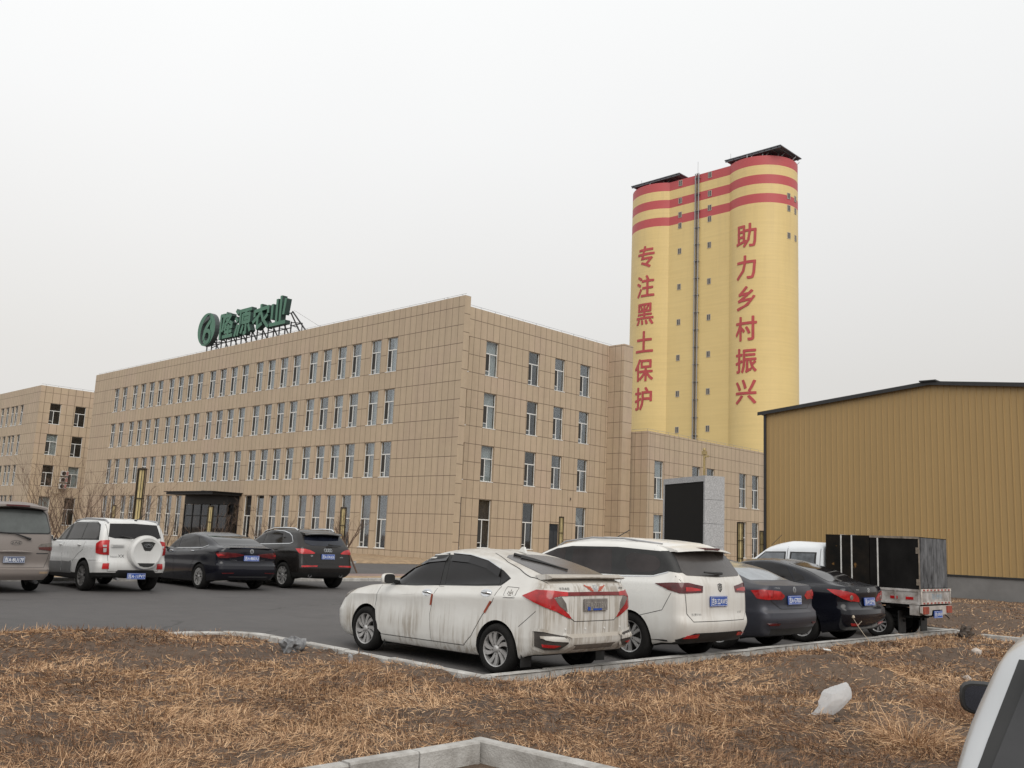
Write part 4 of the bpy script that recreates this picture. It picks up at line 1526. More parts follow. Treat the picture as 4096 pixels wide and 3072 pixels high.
    def wheel(s, x, y, r, wd, style, left, rimmat, first={}):
        key = (s.root.name, r, tuple(sorted(style.items())))
        T = Matrix.Identity(4)
        rr = r * style.get('rr', .66)
        if key not in first:
            t = MB()
            hw = wd / 2
            t.lathe([(rr * .98, hw - .012), (rr * 1.02, hw), (r * .82, hw + .006), (r * .93, hw - .004), (r * .985, hw - .03), (r, hw - .06), (r, -hw + .06), (r * .985, -hw + .03), (r * .9, -hw), (rr, -hw + .01)], 48)
            tm = t.mesh('tyre', M['tyre'], True, 60)
            h = MB()
            h.lathe([(.001, hw - .09), (rr * .72, hw - .09), (rr * .72, hw - .12), (rr * .99, hw - .125), (rr * .99, -hw + .02), (.001, -hw + .02)], 40)
            hm = h.mesh('wheel', M['hub'], True, 40)
            g = MB()
            g.lathe([(rr * .90, hw - .06), (rr * .93, hw - .012), (rr * .985, hw - .006), (rr * 1.0, hw - .02), (rr * .98, hw - .1)], 48)
            n = style.get('n', 10)
            tw = style.get('twist', 0.12)
            pr = style.get('pair', 0.0)
            for k in range(n):
                a = 2 * math.pi * k / n + (pr * (1 if k % 2 else -1)) + .3
                w0, w1 = style.get('w0', .020), style.get('w1', .030)
                for q in range(4):
                    r0, r1 = rr * (.16 + .78 * q / 4), rr * (.16 + .78 * (q + 1) / 4)
                    a0, a1 = a + tw * (q / 4) ** 1.5, a + tw * ((q + 1) / 4) ** 1.5
                    ww0, ww1 = w0 + (w1 - w0) * q / 4, w0 + (w1 - w0) * (q + 1) / 4
                    y0, y1 = hw - .022 + .010 * (q / 4), hw - .022 + .010 * ((q + 1) / 4)
                    def pt(rad, an, wv, yy):
                        return (rad * math.cos(an) - wv * math.sin(an), yy, rad * math.sin(an) + wv * math.cos(an))
                    c = [pt(r0, a0, -ww0, y0), pt(r0, a0, ww0, y0), pt(r1, a1, ww1, y1), pt(r1, a1, -ww1, y1)]
                    dd = [(p[0] * 1.0, p[1] - .035, p[2]) for p in c]
                    g.quad(c[::-1])
                    for e0, e1 in ((0, 1), (1, 2), (2, 3), (3, 0)):
                        g.quad([c[e0], c[e1], dd[e1], dd[e0]])
                if style.get('fork'):
                    for sgn in (-1, 1):
                        p0 = (rr * .55 * math.cos(a), hw - .016, rr * .55 * math.sin(a))
                        p1 = (rr * .93 * math.cos(a + sgn * .26), hw - .014, rr * .93 * math.sin(a + sgn * .26))
                        g.bar(p0, p1, .016, .02)
            g.lathe([(.001, hw - .004), (rr * .12, hw - .006), (rr * .2, hw - .018), (rr * .23, hw - .05)], 24)
            for k in range(5):
                a = 2 * math.pi * k / 5
                T2 = Matrix.Translation((rr * .30 * math.cos(a), hw - .026, rr * .30 * math.sin(a)))
                g.lathe([(.001, .006), (.010, .006), (.011, -.01)], 8, 'y', 1, T2)
            gm = g.mesh('rim', [rimmat, M['hub']], True, 30)
            first[key] = (tm, hm, gm)
        tm, hm, gm = first[key]
        w = obj('wheel', hm, s.root, (x, y, r), 0 if left else math.pi)
        w.rotation_euler.y = rnd.uniform(0, 6.28)
        obj('tyre', tm, w)
        obj('rim', gm, w)
        return w
    def wheels(s, wb, track, r, wd, style, rimmat):
        for x in (0, wb):
            for sy in (1, -1):
                s.wheel(x, sy * (track / 2), r, wd, style, sy > 0, rimmat)
    def plate(s, txt, x, y, z, tilt=0.0, m='plate_blue', tm='plate_white', parent=None, yaw=0.0):
        w, h = .44, .14
        T = Matrix.Translation((x, y, z)) @ Matrix.Rotation(yaw, 4, 'Z') @ Matrix.Rotation(tilt, 4, 'Y')
        b = MB()
        b.box(-.004, .012, -w / 2, w / 2, -h / 2, h / 2, 0, T)
        p = b.build('number_plate', M[m], parent or s.root)
        b = MB()
        for (a0, a1, c0, c1) in ((-w / 2 + .006, w / 2 - .006, h / 2 - .011, h / 2 - .007), (-w / 2 + .006, w / 2 - .006, -h / 2 + .007, -h / 2 + .011), (-w / 2 + .006, -w / 2 + .010, -h / 2 + .011, h / 2 - .011), (w / 2 - .010, w / 2 - .006, -h / 2 + .011, h / 2 - .011)):
            b.box(-.0065, -.0045, a0, a1, c0, c1, 0, T)
        me = text_mesh(txt, 0.0, 0.012)
        sx, sz = (w * .90) / me['w'], (h * .70) / me['h']
        base = len(b.v)
        b.v += [tuple(T @ Vector((-.0075, -v.co.x * sx, v.co.y * sz))) for v in me.vertices]
        for pl in me.polygons:
            b.f.append(tuple(base + i for i in pl.vertices))
            b.m.append(0)
        b.build('plate_lettering', M[tm], p)
        return p
    def text(s, name, txt, way, at, height, m, parent=None, off=0.004, width=None):
        """raised lettering on the tail; at = (y,z)"""
        me = text_mesh(txt, 0.0, 0.0)
        k = height / me['h']
        kx = k if width is None else width / me['w']
        b = MB()
        for v in me.vertices:
            h, n = s.hit(Vector((0, at[0] - v.co.x * kx, at[1] + v.co.y * k)), s.DIRS[way])
            if n.x > 0:
                n = -n
            b.v.append(tuple(h + n * off))
        for pl in me.polygons:
            b.f.append(tuple(pl.vertices))
            b.m.append(0)
        return b.build(name, m, parent or s.root)
    def badge(s, at, draw, m, size, parent=None, off=0.006):
        """small emblem on the tail drawn with strokes in a unit square"""
        b = MB()
        for k, (pts, w) in enumerate(draw):
            s.line(b, 'rear', [(at[0] - (p[0] - .5) * size[0], at[1] + (p[1] - .5) * size[1]) for p in pts], w, off + k * .0006)
        return b.build('emblem', m, parent or s.root)
    def mirror_(s, x, y, z, m, sy=1, size=(.10, .22, .15), gm='mirror_glass'):
        b = MB()
        n = 10
        L, W, Hh = size
        prof = [(0.0, .86), (.25, 1.0), (.6, .92), (.9, .62), (1.0, .25)]
        rows = []
        for (q, sc) in prof:
            row = []
            for k in range(16):
                a = 2 * math.pi * k / 16
                yy = W / 2 * sc * (abs(math.cos(a)) ** .6) * (1 if math.cos(a) > 0 else -1)
                zz = Hh / 2 * sc * (abs(math.sin(a)) ** .6) * (1 if math.sin(a) > 0 else -1)
                row.append((x + q * L, y + sy * (W / 2 + yy), z + zz))
            rows.append(row)
        base = len(b.v)
        for row in rows:
            b.v += row
        for i in range(len(rows) - 1):
            for k in range(16):
                b.f.append((base + i * 16 + k, base + i * 16 + (k + 1) % 16, base + (i + 1) * 16 + (k + 1) % 16, base + (i + 1) * 16 + k))
                b.m.append(0)
        b.f.append(tuple(base + 64 + k for k in range(16)))
        b.m.append(0)
        b.f.append(tuple(base + k for k in range(16))[::-1])
        b.m.append(1)
        b.bar((x + .06, y - sy * .10, z - .05), (x + .05, y + sy * .05, z - .03), .05, None, 1)
        o = b.build('wing_mirror', [m, M['trim']], s.root, True, 40)
        g = MB()
        q = []
        for k in range(16):
            a = 2 * math.pi * k / 16
            yy = W / 2 * .74 * (abs(math.cos(a)) ** .6) * (1 if math.cos(a) > 0 else -1)
            zz = Hh / 2 * .74 * (abs(math.sin(a)) ** .6) * (1 if math.sin(a) > 0 else -1)
            q.append((x - .004, y + sy * (W / 2 + yy), z + zz))
        g.prism(q, lambda p: p, lambda p: (p[0] + .006, p[1], p[2]))
        g.build('mirror_glass', M[gm], o)
        return o
    def handle(s, x, z, m, both=True, parent=None, L=.17, y=None):
        for sy in ((1, -1) if both else (1,)):
            pts = []
            for k in range(6):
                xx = x - L / 2 + L * k / 5
                h, n = s.hit(Vector((xx, 0, z)), Vector((0, -sy, 0)))
                pts.append(h + n * (.004 if k in (0, 5) else .026))
            b = MB()
            b.tube(pts, [.010, .015, .016, .016, .015, .010], 8)
            b.build('door_handle', m, (parent[sy] if isinstance(parent, dict) else parent) or s.root, True)
    def arch_lip(s, x, z, r, w, m, a0=-20, a1=200, name='arch_trim', wide=.05):
        for sy in (1, -1):
            b = MB()
            prev = None
            for a in np.linspace(a0, a1, 26):
                c, d = math.cos(math.radians(a)), math.sin(math.radians(a))
                row = []
                for rad in (r - .004, r + wide * .5, r + wide):
                    h, n = s.hit(Vector((x + rad * c, 0, z + rad * d)), Vector((0, -sy, 0)))
                    row.append(h + Vector((0, sy * (.016 if rad < r + wide else .002), 0)))
                row.insert(0, row[0] - Vector((0, sy * .05, 0)))
                if prev:
                    for k in range(3):
                        q = [prev[k], prev[k + 1], row[k + 1], row[k]]
                        b.quad(q if sy > 0 else q[::-1])
                prev = row
            b.build(name, m, s.body, True)

def strips(b, P, Q):
    for k in range(len(P) - 1):
        b.quad([P[k], P[k + 1], Q[k + 1], Q[k]])
def R(xr, xf, w, z, **k):
    return dict(xr=xr, xf=xf, w=w, z=z, **k)

# emblem strokes (unit square, line width in metres)
circ = lambda cx_, cy_, r, n=20, sq=1.0: [(cx_ + r * sq * math.cos(2 * math.pi * k / n), cy_ + r * math.sin(2 * math.pi * k / n)) for k in range(n + 1)]
E_H = [([(.0, .0), (.08, 1), (.92, 1), (1, 0), (.0, .0)], .010), ([(.25, .85), (.32, .15)], .016), ([(.75, .85), (.68, .15)], .016), ([(.3, .48), (.7, .48)], .014)]
E_W = [(circ(.5, .5, .47), .010), ([(.36, .92), (.5, .60), (.64, .92)], .010), ([(.16, .76), (.36, .14), (.5, .5), (.64, .14), (.84, .76)], .010)]
E_RINGS = [(circ(.14 + .24 * k, .5, .48, 16, .30), .009) for k in range(4)]
E_SLH = [(circ(.5, .5, .47, 20, 1.0), .008), ([(.30, .15), (.42, .85)], .016), ([(.58, .15), (.70, .85)], .016), ([(.36, .42), (.64, .58)], .014)]
E_OVAL = [(circ(.5, .5, .45), .014), ([(.25, .25), (.5, .78), (.75, .25)], .016), ([(.36, .42), (.64, .42)], .010)]
E_SHIELD = [([(.5, 0), (.06, .35), (.02, .95), (.5, 1.0), (.98, .95), (.94, .35), (.5, 0)], .016), ([(.3, .75), (.62, .85), (.75, .6), (.5, .5), (.62, .2)], .020), ([(.3, .75), (.36, .5), (.5, .5)], .016)]
E_LET = [(circ(.5, .5, .48, 20), .006), ([(.22, .72), (.22, .34), (.14, .34)], .014), ([(.36, .3), (.48, .72), (.60, .3)], .014), ([(.84, .68), (.70, .68), (.70, .34), (.84, .34)], .014)]

# ---------------------------------------------------------------- 1. dirty white hatchback, nearest of the right hand row
P_W1 = paint('dirty_white_paint', (0.72, 0.72, 0.695), 0.33, 0.35, dirt=0.24, dirt_col=(0.33, 0.295, 0.25), streak=0.9, xr=-.70, settle=.8)
v = Vehicle('parked_car', 'dirty white hatchback with mud streaks and roof visors, nearest of the parked row', 'car', 37.32, -33.0, math.pi, [
    R(-.55, 3.25, .50, [(-.6, .30), (0, .20), (3.3, .19)], mat=1, rr=.1, rf=.2, sharp=True),
    R(-.78, 3.44, .775, [(-.9, .335), (-.5, .285), (-.3, .20), (2.3, .165), (3.0, .17), (3.5, .19)], rr=.13, br=.07),
    R(-.90, 3.53, .825, [(-.9, .43), (-.4, .33), (0, .28), (2.6, .27), (3.5, .30)], br=.07, rr=.13),
    R(-.910, 3.55, .842, [(-.9, .505), (-.4, .47), (2.6, .45), (3.5, .42)], br=.06, rr=.12, sharp=True),
    R(-.868, 3.56, .840, [(-.9, .545), (-.4, .55), (2.6, .55), (3.5, .5)], br=.06, rr=.12, sharp=True),
    R(-.872, 3.54, .833, [(-.9, .74), (-.4, .74), (2.6, .70), (3.5, .62)], br=.07, rr=.13, bf=.3),
    R(-.866, 3.46, .843, [(-.9, .965), (-.2, .935), (.6, .90), (1.6, .84), (2.6, .78), (3.4, .74)], br=.08, rr=.15, bf=.36, sharp=True),
    R(-.862, 3.36, .815, [(-.9, 1.03), (-.2, 1.0), (.6, .965), (1.6, .90), (2.6, .845), (3.35, .775)], br=.09, rr=.16, bf=.38),
    R(-.83, 3.10, .775, [(-.8, 1.135), (-.3, 1.06), (.2, 1.035), (1, .985), (2, .935), (2.6, .905), (3.1, .835)], br=.10, rr=.16, bf=.42, sharp=True),
    R(-.70, 2.42, .735, [(-.7, 1.175), (-.3, 1.14), (.2, 1.09), (1, 1.03), (2, .99), (2.42, .98)], br=.07, rr=.14, bf=.25),
    R(-.18, 1.98, .68, [(-.18, 1.325), (.3, 1.29), (1, 1.24), (1.98, 1.21)], br=.06, rr=.14, bf=.18),
    R(.30, 1.52, .595, [(.3, 1.43), (.8, 1.435), (1.5, 1.395)], br=.05, rr=.16, bf=.12, rf=.2),
    R(.44, 1.40, .44, [(.44, 1.462), (.8, 1.478), (1.4, 1.44)], br=.04, rr=.12, bf=.06),
    R(.60, 1.25, .02, [(.6, 1.478), (.8, 1.486), (1.25, 1.468)], br=0, rr=.005, bf=0, rf=.005)],
    [P_W1, M['under'], M['trim']], [(0, .30, .345, .845), (2.6, .30, .345, .845)], sub=5, ns=30)
car1 = v
dl = v.patch('door', 'side', [(2.34, .90), (2.40, .62), (2.34, .34), (2.24, .27), (1.19, .285), (1.24, .62), (1.19, .86), (1.13, .985)], P_W1, .0035, both=True)
dr = v.patch('door', 'side', [(1.12, .985), (1.18, .86), (1.23, .62), (1.18, .285), (.58, .295), (.44, .42), (.27, .68), (.10, .86), (.02, 1.045)], P_W1, .0035, both=True)
v.gaps([('side', [(2.35, .92), (2.41, .62), (2.35, .34), (2.24, .262), (1.185, .278), (.57, .286), (.43, .42), (.26, .68), (.09, .86), (.0, 1.05)], True),
        ('side', [(1.125, .99), (1.185, .86), (1.235, .62), (1.183, .28)], True), ('side', [(-.36, .60), (-.62, .80)], True),
        ('side', [(-.10, 1.05), (-.30, 1.05), (-.28, .93), (-.09, .92), (-.10, 1.05)], True),
        ('rear', [(.66, 1.03), (.64, .95), (.52, .80), (.46, .74), (.38, .69), (-.38, .69), (-.46, .74), (-.52, .80), (-.64, .95), (-.66, 1.03)], False)])
w1 = v.patch('side_window', 'side', [(2.10, .945), (2.08, 1.06), (1.82, 1.22), (1.5, 1.32), (1.17, 1.345), (1.165, .995)], M['tint'], .006, both=True, parent=dl)
v.patch('side_window', 'side', [(1.06, 1.0), (1.08, 1.35), (.72, 1.345), (.34, 1.285), (.09, 1.20), (.05, 1.07)], M['tint'], .006, both=True, parent=dr)
v.patch('quarter_window', 'side', [(.055, 1.21), (-.07, 1.15), (.02, 1.075)], M['tint'], .006, both=True)
v.patch('window_pillar', 'side', [(1.155, .995), (1.165, 1.355), (1.085, 1.36), (1.068, 1.0)], M['trim'], .005, both=True)
v.patch('window_surround', 'side', [(2.18, .93), (2.16, 1.08), (1.84, 1.255), (1.5, 1.36), (1.15, 1.39), (.7, 1.385), (.32, 1.32), (.06, 1.24), (-.10, 1.15), (.02, 1.055), (1.1, .975)], M['trim'], .002, both=True)
# rain visors
for sy in (1, -1):
    for pts in ([(2.10, 1.09), (1.84, 1.25), (1.5, 1.345), (1.14, 1.385)], [(1.06, 1.388), (.7, 1.38), (.34, 1.325), (.10, 1.235)]):
        P_, Q_ = [], []
        for (x, z) in pts + []:
            h, n = v.hit(Vector((x, 0, z + .02)), Vector((0, -sy, 0)))
            h2, n2 = v.hit(Vector((x, 0, z - .075)), Vector((0, -sy, 0)))
            P_.append(h + Vector((0, sy * .008, 0)))
            Q_.append(h2 + Vector((0, sy * .030, 0)))
        b = MB()
        strips(b, P_, Q_)
        strips(b, [q - Vector((0, sy * .006, 0)) for q in Q_], [p - Vector((0, sy * .006, 0)) for p in P_])
        b.build('rain_visor', M['tint'], v.root, True)
        b = MB()
        b.tube([p + Vector((0, sy * .004, .004)) for p in P_], .009, 6)
        b.build('chrome_strip', M['chrome'], v.root, True)
gt = v.patch('tailgate', 'rear', [(.655, 1.03), (.635, .95), (.515, .80), (.455, .745), (.375, .695), (-.375, .695), (-.455, .745), (-.515, .80), (-.635, .95), (-.655, 1.03), (-.62, 1.10), (.62, 1.10)], P_W1, .004)
v.patch('rear_window', 'top', [(-.62, .60), (-.58, 0), (-.62, -.60), (-.1, -.58), (.27, -.50), (.33, 0), (.27, .50), (-.1, .58)], M['tint_dusty'], .004, parent=gt, rnd_=1)
# tail spoiler
b = MB()
sp_pts = []
for y in np.linspace(-.70, .70, 15):
    q = abs(y) / .70
    xl, zl = -.80 + .05 * q ** 2, 1.20 - .012 * q
    row = [(-.52 + .03 * q, y, 1.215), (-.66, y, 1.232), (xl, y, zl + .022), (xl - .02, y, zl + .008), (xl, y, zl - .006), (-.70, y, 1.175), (-.56, y, 1.16)]
    sp_pts.append(row)
for i in range(14):
    for k in range(6):
        b.quad([sp_pts[i][k], sp_pts[i + 1][k], sp_pts[i + 1][k + 1], sp_pts[i][k + 1]][::-1])
b.quad(sp_pts[0])
b.quad(sp_pts[-1][::-1])
b.build('spoiler', P_W1, gt, True, 50)
b = MB()
wp = lambda x, y, u=.018: v.hit(Vector((x, y, 0)), Vector((0, 0, -1)))[0] + Vector((0, 0, u))
b.tube([wp(.26, .30), wp(0, .20), wp(-.30, .10)], [.022, .018, .012], 6)
b.tube([wp(.10, .34), wp(-.15, .18), wp(-.42, .02)], .012, 5)
b.build('wiper', M['trim'], gt, True)
# lamps
for mir in (False, True):
    v.patch('tail_lamp', 'corner', [(-.42, .83, .965), (-.62, .80, 1.045), (-.80, .70, 1.045), (-.858, .52, 1.030), (-.858, .52, .985), (-.84, .62, .985), (-.80, .70, .965), (-.83, .64, .87), (-.858, .49, .775), (-.858, .44, .725), (-.855, .50, .735), (-.82, .66, .805), (-.74, .78, .855), (-.60, .82, .905)], M['red_lens'], .013, .02, mirror=mir, step=.045)
    v.patch('reverse_lamp', 'corner', [(-.845, .615, .98), (-.805, .695, .955), (-.835, .635, .87), (-.858, .515, .80), (-.857, .545, .90)], M['smoke_lens'], .011, .02, mirror=mir, step=.045)
v.patch('light_bar', 'rear', [(.54, 1.030), (0, 1.036), (-.54, 1.030), (-.54, .987), (0, .992), (.54, .987)], mat('dusty_red_bar', (.17, .022, .022), .3, var=.4, scale=6), .011, .014, gt)
# rear bumper inserts
for mir in (False, True):
    v.patch('bumper_vent', 'corner', [(-.60, .80, .575), (-.72, .765, .575), (-.86, .60, .535), (-.895, .50, .50), (-.88, .50, .44), (-.83, .60, .375), (-.70, .73, .37), (-.60, .79, .40)], M['dusty_trim'], .004, mirror=mir, step=.025)
    b_ = MB()
    o_ = v.patch('bumper_fin', 'corner', [(-.68, .775, .525), (-.80, .69, .52), (-.89, .52, .50), (-.89, .52, .462), (-.80, .69, .478), (-.68, .765, .50)], P_W1, .018, mirror=mir, step=.025)
    v.patch('fog_lamp', 'corner', [(-.69, .76, .435), (-.80, .67, .43), (-.84, .60, .42), (-.80, .66, .40), (-.69, .75, .405)], M['red_lens'], .010, mirror=mir, step=.025)
    for k, (pa) in enumerate(([(-.58, .812, .59), (-.73, .77, .592), (-.87, .60, .55), (-.905, .47, .505)], [(-.58, .80, .385), (-.70, .735, .355), (-.84, .60, .36), (-.895, .47, .435)], [(-.58, .812, .59), (-.58, .81, .385)])):
        bb = MB()
        v.line(bb, 'corner', pa, .035, .016, mir)
        bb.build('vent_frame', P_W1, v.body, True)
v.patch('lower_bumper', 'rear', [(.40, .425), (-.40, .425), (-.36, .365), (.36, .365)], M['smoke_lens'], .003)
b = MB()
for (y, z) in ((.52, .60), (.18, .60), (-.18, .60), (-.52, .60)):
    h, n = v.hit(Vector((0, y, z)), Vector((1, 0, 0)))
    T = Matrix.Translation(h) @ Matrix.Rotation(math.pi / 2, 4, 'Z')
    b.lathe([(.001, .008), (.013, .006), (.015, -.01)], 12, 'y', None, T)
b.build('parking_sensor', M['stone_white'], v.root, True)
M['dust_plate'] = mat('dusty_plate', (0.175, 0.160, 0.148), .8, var=.3, scale=14)
M['dust_plate_text'] = mat('dusty_plate_text', (0.285, 0.265, 0.245), .8, var=.2, scale=14)
v.plate('吉A·232BV', -.892, .02, .885, .04, 'dust_plate', 'dust_plate_text', gt)
b = MB()
b.box(-.002, .006, -.10, .06, -.066, -.045, 0, Matrix.Translation((-.905, .02, .885)))
b.box(-.002, .006, .12, .165, -.066, -.025, 0, Matrix.Translation((-.905, .02, .885)))
b.build('clean_patch', M['plate_blue'], gt)
v.badge((-.0, 1.072), E_H, M['chrome'], (.085, .075), gt, .008)
wing_ = lambda s: [([(.5 + s * .5, .95), (.5 + s * .30, .45), (.5 + s * .16, .12)], .016), ([(.5 + s * .42, .75), (.5 + s * .2, .65)], .014), ([(.5 + s * .36, .45), (.5 + s * .16, .45)], .014), ([(.5 + s * .28, .22), (.5 + s * .12, .25)], .012), ([(.5 + s * .3, .6), (.5 + s * .12, .1)], .014)]
M['decal_red'] = mat('orange_red_decal', (0.42, 0.085, 0.045), .5)
v.badge((.0, 1.075), wing_(1) + wing_(-1), M['decal_red'], (.40, .085), gt, .006)
v.text('lettering', '东风本田', 'rear', (.53, 1.068), .033, M['dark_steel'], gt, .008, .15)
v.text('lettering', 'GIENIA', 'rear', (-.56, 1.075), .022, M['dark_steel'], gt, .008, .12)
v.handle(1.32, .885, M['chrome'], True, None, .16)
v.handle(.21, .955, M['chrome'], True, None, .17)
for x, z in ((1.32, .885), (.21, .955)):
    v.patch('handle_cup', 'side', [(x - .12, z), (x - .06, z + .045), (x + .05, z + .045), (x + .11, z + .005), (x + .05, z - .045), (x - .05, z - .045)], M['chrome'], .0055, both=True, rnd_=2)
v.patch('reflective_strip', 'side', [(1.185, .87), (1.215, .87), (1.245, .73), (1.215, .73)], M['orange_film'], .008, both=True)
v.patch('reflective_strip', 'side', [(.10, .86), (.13, .865), (.235, .725), (.21, .71)], M['orange_film'], .008, both=True)
v.patch('fuel_flap', 'side', [(-.105, 1.045), (-.295, 1.045), (-.275, .935), (-.095, .925)], P_W1, .004, rnd_=1)
b = MB()
for pts in ([(-.24, 1.0), (-.2, .97), (-.16, 1.0)], [(-.2, .97), (-.2, 1.02)], [(-.22, .955), (-.17, .955)], [(-.23, .985), (-.24, .965)], [(-.165, .985), (-.155, .965)]):
    v.line(b, 'side', pts, .010, .007)
b.build('sticker', M['smoke_lens'], v.root)
v.patch('headlamp', 'side', [(3.34, .67), (3.33, .73), (3.22, .785), (3.00, .815), (3.08, .75), (3.20, .69)], M['smoke_lens'], .008, both=True)
b = MB()
for mm in (False, True):
    v.line(b, 'top', [(.40, .50), (.05, .635), (-.42, .70), (-.70, .70)], .010, .003, mm)
b.build('panel_gap', M['gap'], v.body)
v.patch('headlamp', 'fcorner', [(3.12, .72, .83), (3.30, .60, .77), (3.40, .45, .74), (3.42, .45, .66), (3.32, .62, .68), (3.22, .72, .70)], M['clear_lens'], .008, both=True)
v.patch('windscreen', 'front', [(.62, 1.0), (0, .99), (-.62, 1.0), (-.52, 1.37), (0, 1.41), (.52, 1.37)], M['tint'], .004)
v.patch('front_grille', 'front', [(.5, .68), (0, .70), (-.5, .68), (-.45, .6), (.45, .6)], M['trim'], .006)
v.mirror_(2.02, .80, 1.02, P_W1, 1, gm='trim')
v.mirror_(2.02, -.80, 1.02, P_W1, -1, gm='trim')
b = MB()
b.prism([(.46, 1.475), (.33, 1.455), (.36, 1.53), (.39, 1.535)], lambda p: (p[0], -.02, p[1]), lambda p: (p[0], .02, p[1]))
b.build('roof_antenna', P_W1, v.root)
for sy in (1, -1):
    b = MB()
    b.box(-.40, -.385, sy * .70 - .09, sy * .70 + .09, .13, .36)
    b.build('mud_flap', M['trim'], v.root)
    b = MB()
    b.box(2.20, 2.215, sy * .70 - .08, sy * .70 + .09, .13, .33)
    b.build('mud_flap', M['trim'], v.root)
v.wheels(2.6, 1.485, .302, .195, dict(n=10, twist=.30, w0=.013, w1=.030, pair=.06, rr=.70), M['rim'])

# ---------------------------------------------------------------- 2. white minivan
P_W2 = paint('white_paint', (0.76, 0.76, 0.735), 0.24, 0.6, dirt=0.16, dirt_col=(0.40, 0.36, 0.31), streak=0.22, xr=-.8, settle=.35)
v = Vehicle('parked_car', 'tall white minivan with black window band, second in the parked row', 'minivan', 37.26, -30.2, math.pi, [
    R(-.65, 3.3, .55, [(-.6, .30), (0, .22), (3.3, .2)], mat=1, rr=.1, rf=.2, sharp=True),
    R(-.88, 3.55, .84, [(-.9, .33), (-.5, .30), (-.3, .24), (2.6, .2), (3.5, .22)], rr=.16, br=.08),
    R(-.965, 3.66, .895, [(-.95, .46), (-.4, .40), (0, .36), (2.7, .36), (3.6, .38)], br=.09, rr=.18),
    R(-.985, 3.68, .915, [(-.95, .58), (-.4, .58), (2.7, .56), (3.6, .5)], br=.08, rr=.15),
    R(-.955, 3.66, .916, [(-.95, .70), (-.4, .72), (2.7, .70), (3.6, .62)], br=.08, rr=.15, bf=.28, sharp=True),
    R(-.945, 3.56, .912, [(-.95, .98), (-.3, .98), (1.0, .96), (2.0, .92), (2.7, .88), (3.5, .80)], br=.08, rr=.15, bf=.36),
    R(-.93, 3.44, .895, [(-.93, 1.12), (-.3, 1.11), (1.0, 1.08), (2.0, 1.04), (2.7, .97), (3.4, .86)], br=.08, rr=.15, bf=.40, sharp=True),
    R(-.89, 3.10, .865, [(-.9, 1.22), (-.3, 1.20), (1.0, 1.17), (2.0, 1.12), (2.6, 1.06), (3.1, .96)], br=.08, rr=.13, bf=.40),
    R(-.83, 2.72, .845, [(-.83, 1.30), (-.3, 1.27), (1.0, 1.22), (2.0, 1.17), (2.7, 1.13)], br=.08, rr=.12, bf=.25),
    R(-.68, 2.15, .80, [(-.68, 1.50), (-.3, 1.47), (1.0, 1.43), (2.15, 1.40)], br=.08, rr=.12, bf=.2),
    R(-.56, 1.62, .735, [(-.56, 1.615), (0, 1.64), (.8, 1.65), (1.62, 1.585)], br=.09, rr=.16, bf=.15),
    R(-.45, 1.45, .58, [(-.45, 1.665), (0, 1.695), (.8, 1.71), (1.45, 1.65)], br=.06, rr=.12, bf=.1),
    R(-.2, 1.2, .02, [(-.2, 1.70), (.5, 1.735), (1.2, 1.71)], br=0, rr=.005, bf=0, rf=.005)],
    [P_W2, M['under'], M['trim']], [(0, .335, .375, .915), (2.75, .335, .375, .915)], sub=5, ns=30)
v.patch('window_band', 'side', [(2.30, 1.20), (1.82, 1.41), (1.50, 1.52), (1.2, 1.565), (.33, 1.585), (-.50, 1.55), (-.50, 1.25), (-.38, 1.215), (.17, 1.19), (1.0, 1.18)], M['trim'], .005, both=True)
for mir in (False, True):
    v.patch('window_band', 'corner', [(-.47, .78, 1.555), (-.58, .70, 1.56), (-.66, .62, 1.56), (-.80, .72, 1.27), (-.76, .78, 1.265), (-.62, .82, 1.28), (-.49, .83, 1.245)], M['trim'], .006, mirror=mir, step=.025)
bd = v.patch('door', 'side', [(1.30, 1.15), (1.36, .9), (1.30, .42), (.62, .40), (.45, .62), (.2, .9), (.16, 1.16)], P_W2, .0035, both=True)
fd = v.patch('door', 'side', [(2.30, 1.08), (2.35, .85), (2.32, .42), (1.32, .42), (1.38, .9), (1.32, 1.15)], P_W2, .0035, both=True)
v.patch('side_window', 'side', [(1.17, 1.36), (1.15, 1.53), (.42, 1.55), (.36, 1.20), (1.10, 1.205)], M['tint_brown'], .006, parent=bd, both=True)
v.patch('side_window', 'side', [(2.15, 1.21), (1.78, 1.42), (1.52, 1.51), (1.31, 1.53), (1.33, 1.21)], M['tint_brown'], .006, parent=fd, both=True)
v.patch('quarter_window', 'side', [(.18, 1.515), (-.33, 1.495), (-.46, 1.43), (-.48, 1.32), (-.37, 1.255), (.07, 1.225)], M['tint_brown'], .006, both=True, rnd_=1)
v.gaps([('side', [(.155, 1.17), (.19, .9), (.44, .62), (.61, .395), (1.3, .41)], True), ('side', [(1.31, 1.16), (1.37, .9), (1.31, .41)], True), ('side', [(-.20, .65), (-.57, .75), (-.71, .99)], True),
        ('rear', [(.84, 1.26), (.80, 1.13), (.79, .98), (.77, .72), (.66, .61), (-.66, .61), (-.77, .72), (-.79, .98), (-.80, 1.13), (-.84, 1.26)], False), ('side', [(-.33, 1.575), (-.36, 1.68)], True)], .008)
b = MB()
for mm in (False, True):
    v.line(b, 'side', [(2.3, 1.105), (1.0, 1.165), (.17, 1.172), (-.37, 1.198), (-.62, 1.27)], .014, .006, mm)
b.build('chrome_strip', M['chrome'], v.root)
gt = v.patch('tailgate', 'rear', [(.795, 1.13), (.785, .98), (.765, .72), (.655, .615), (-.655, .615), (-.765, .72), (-.785, .98), (-.795, 1.13), (-.80, 1.21), (.80, 1.21)], P_W2, .004)
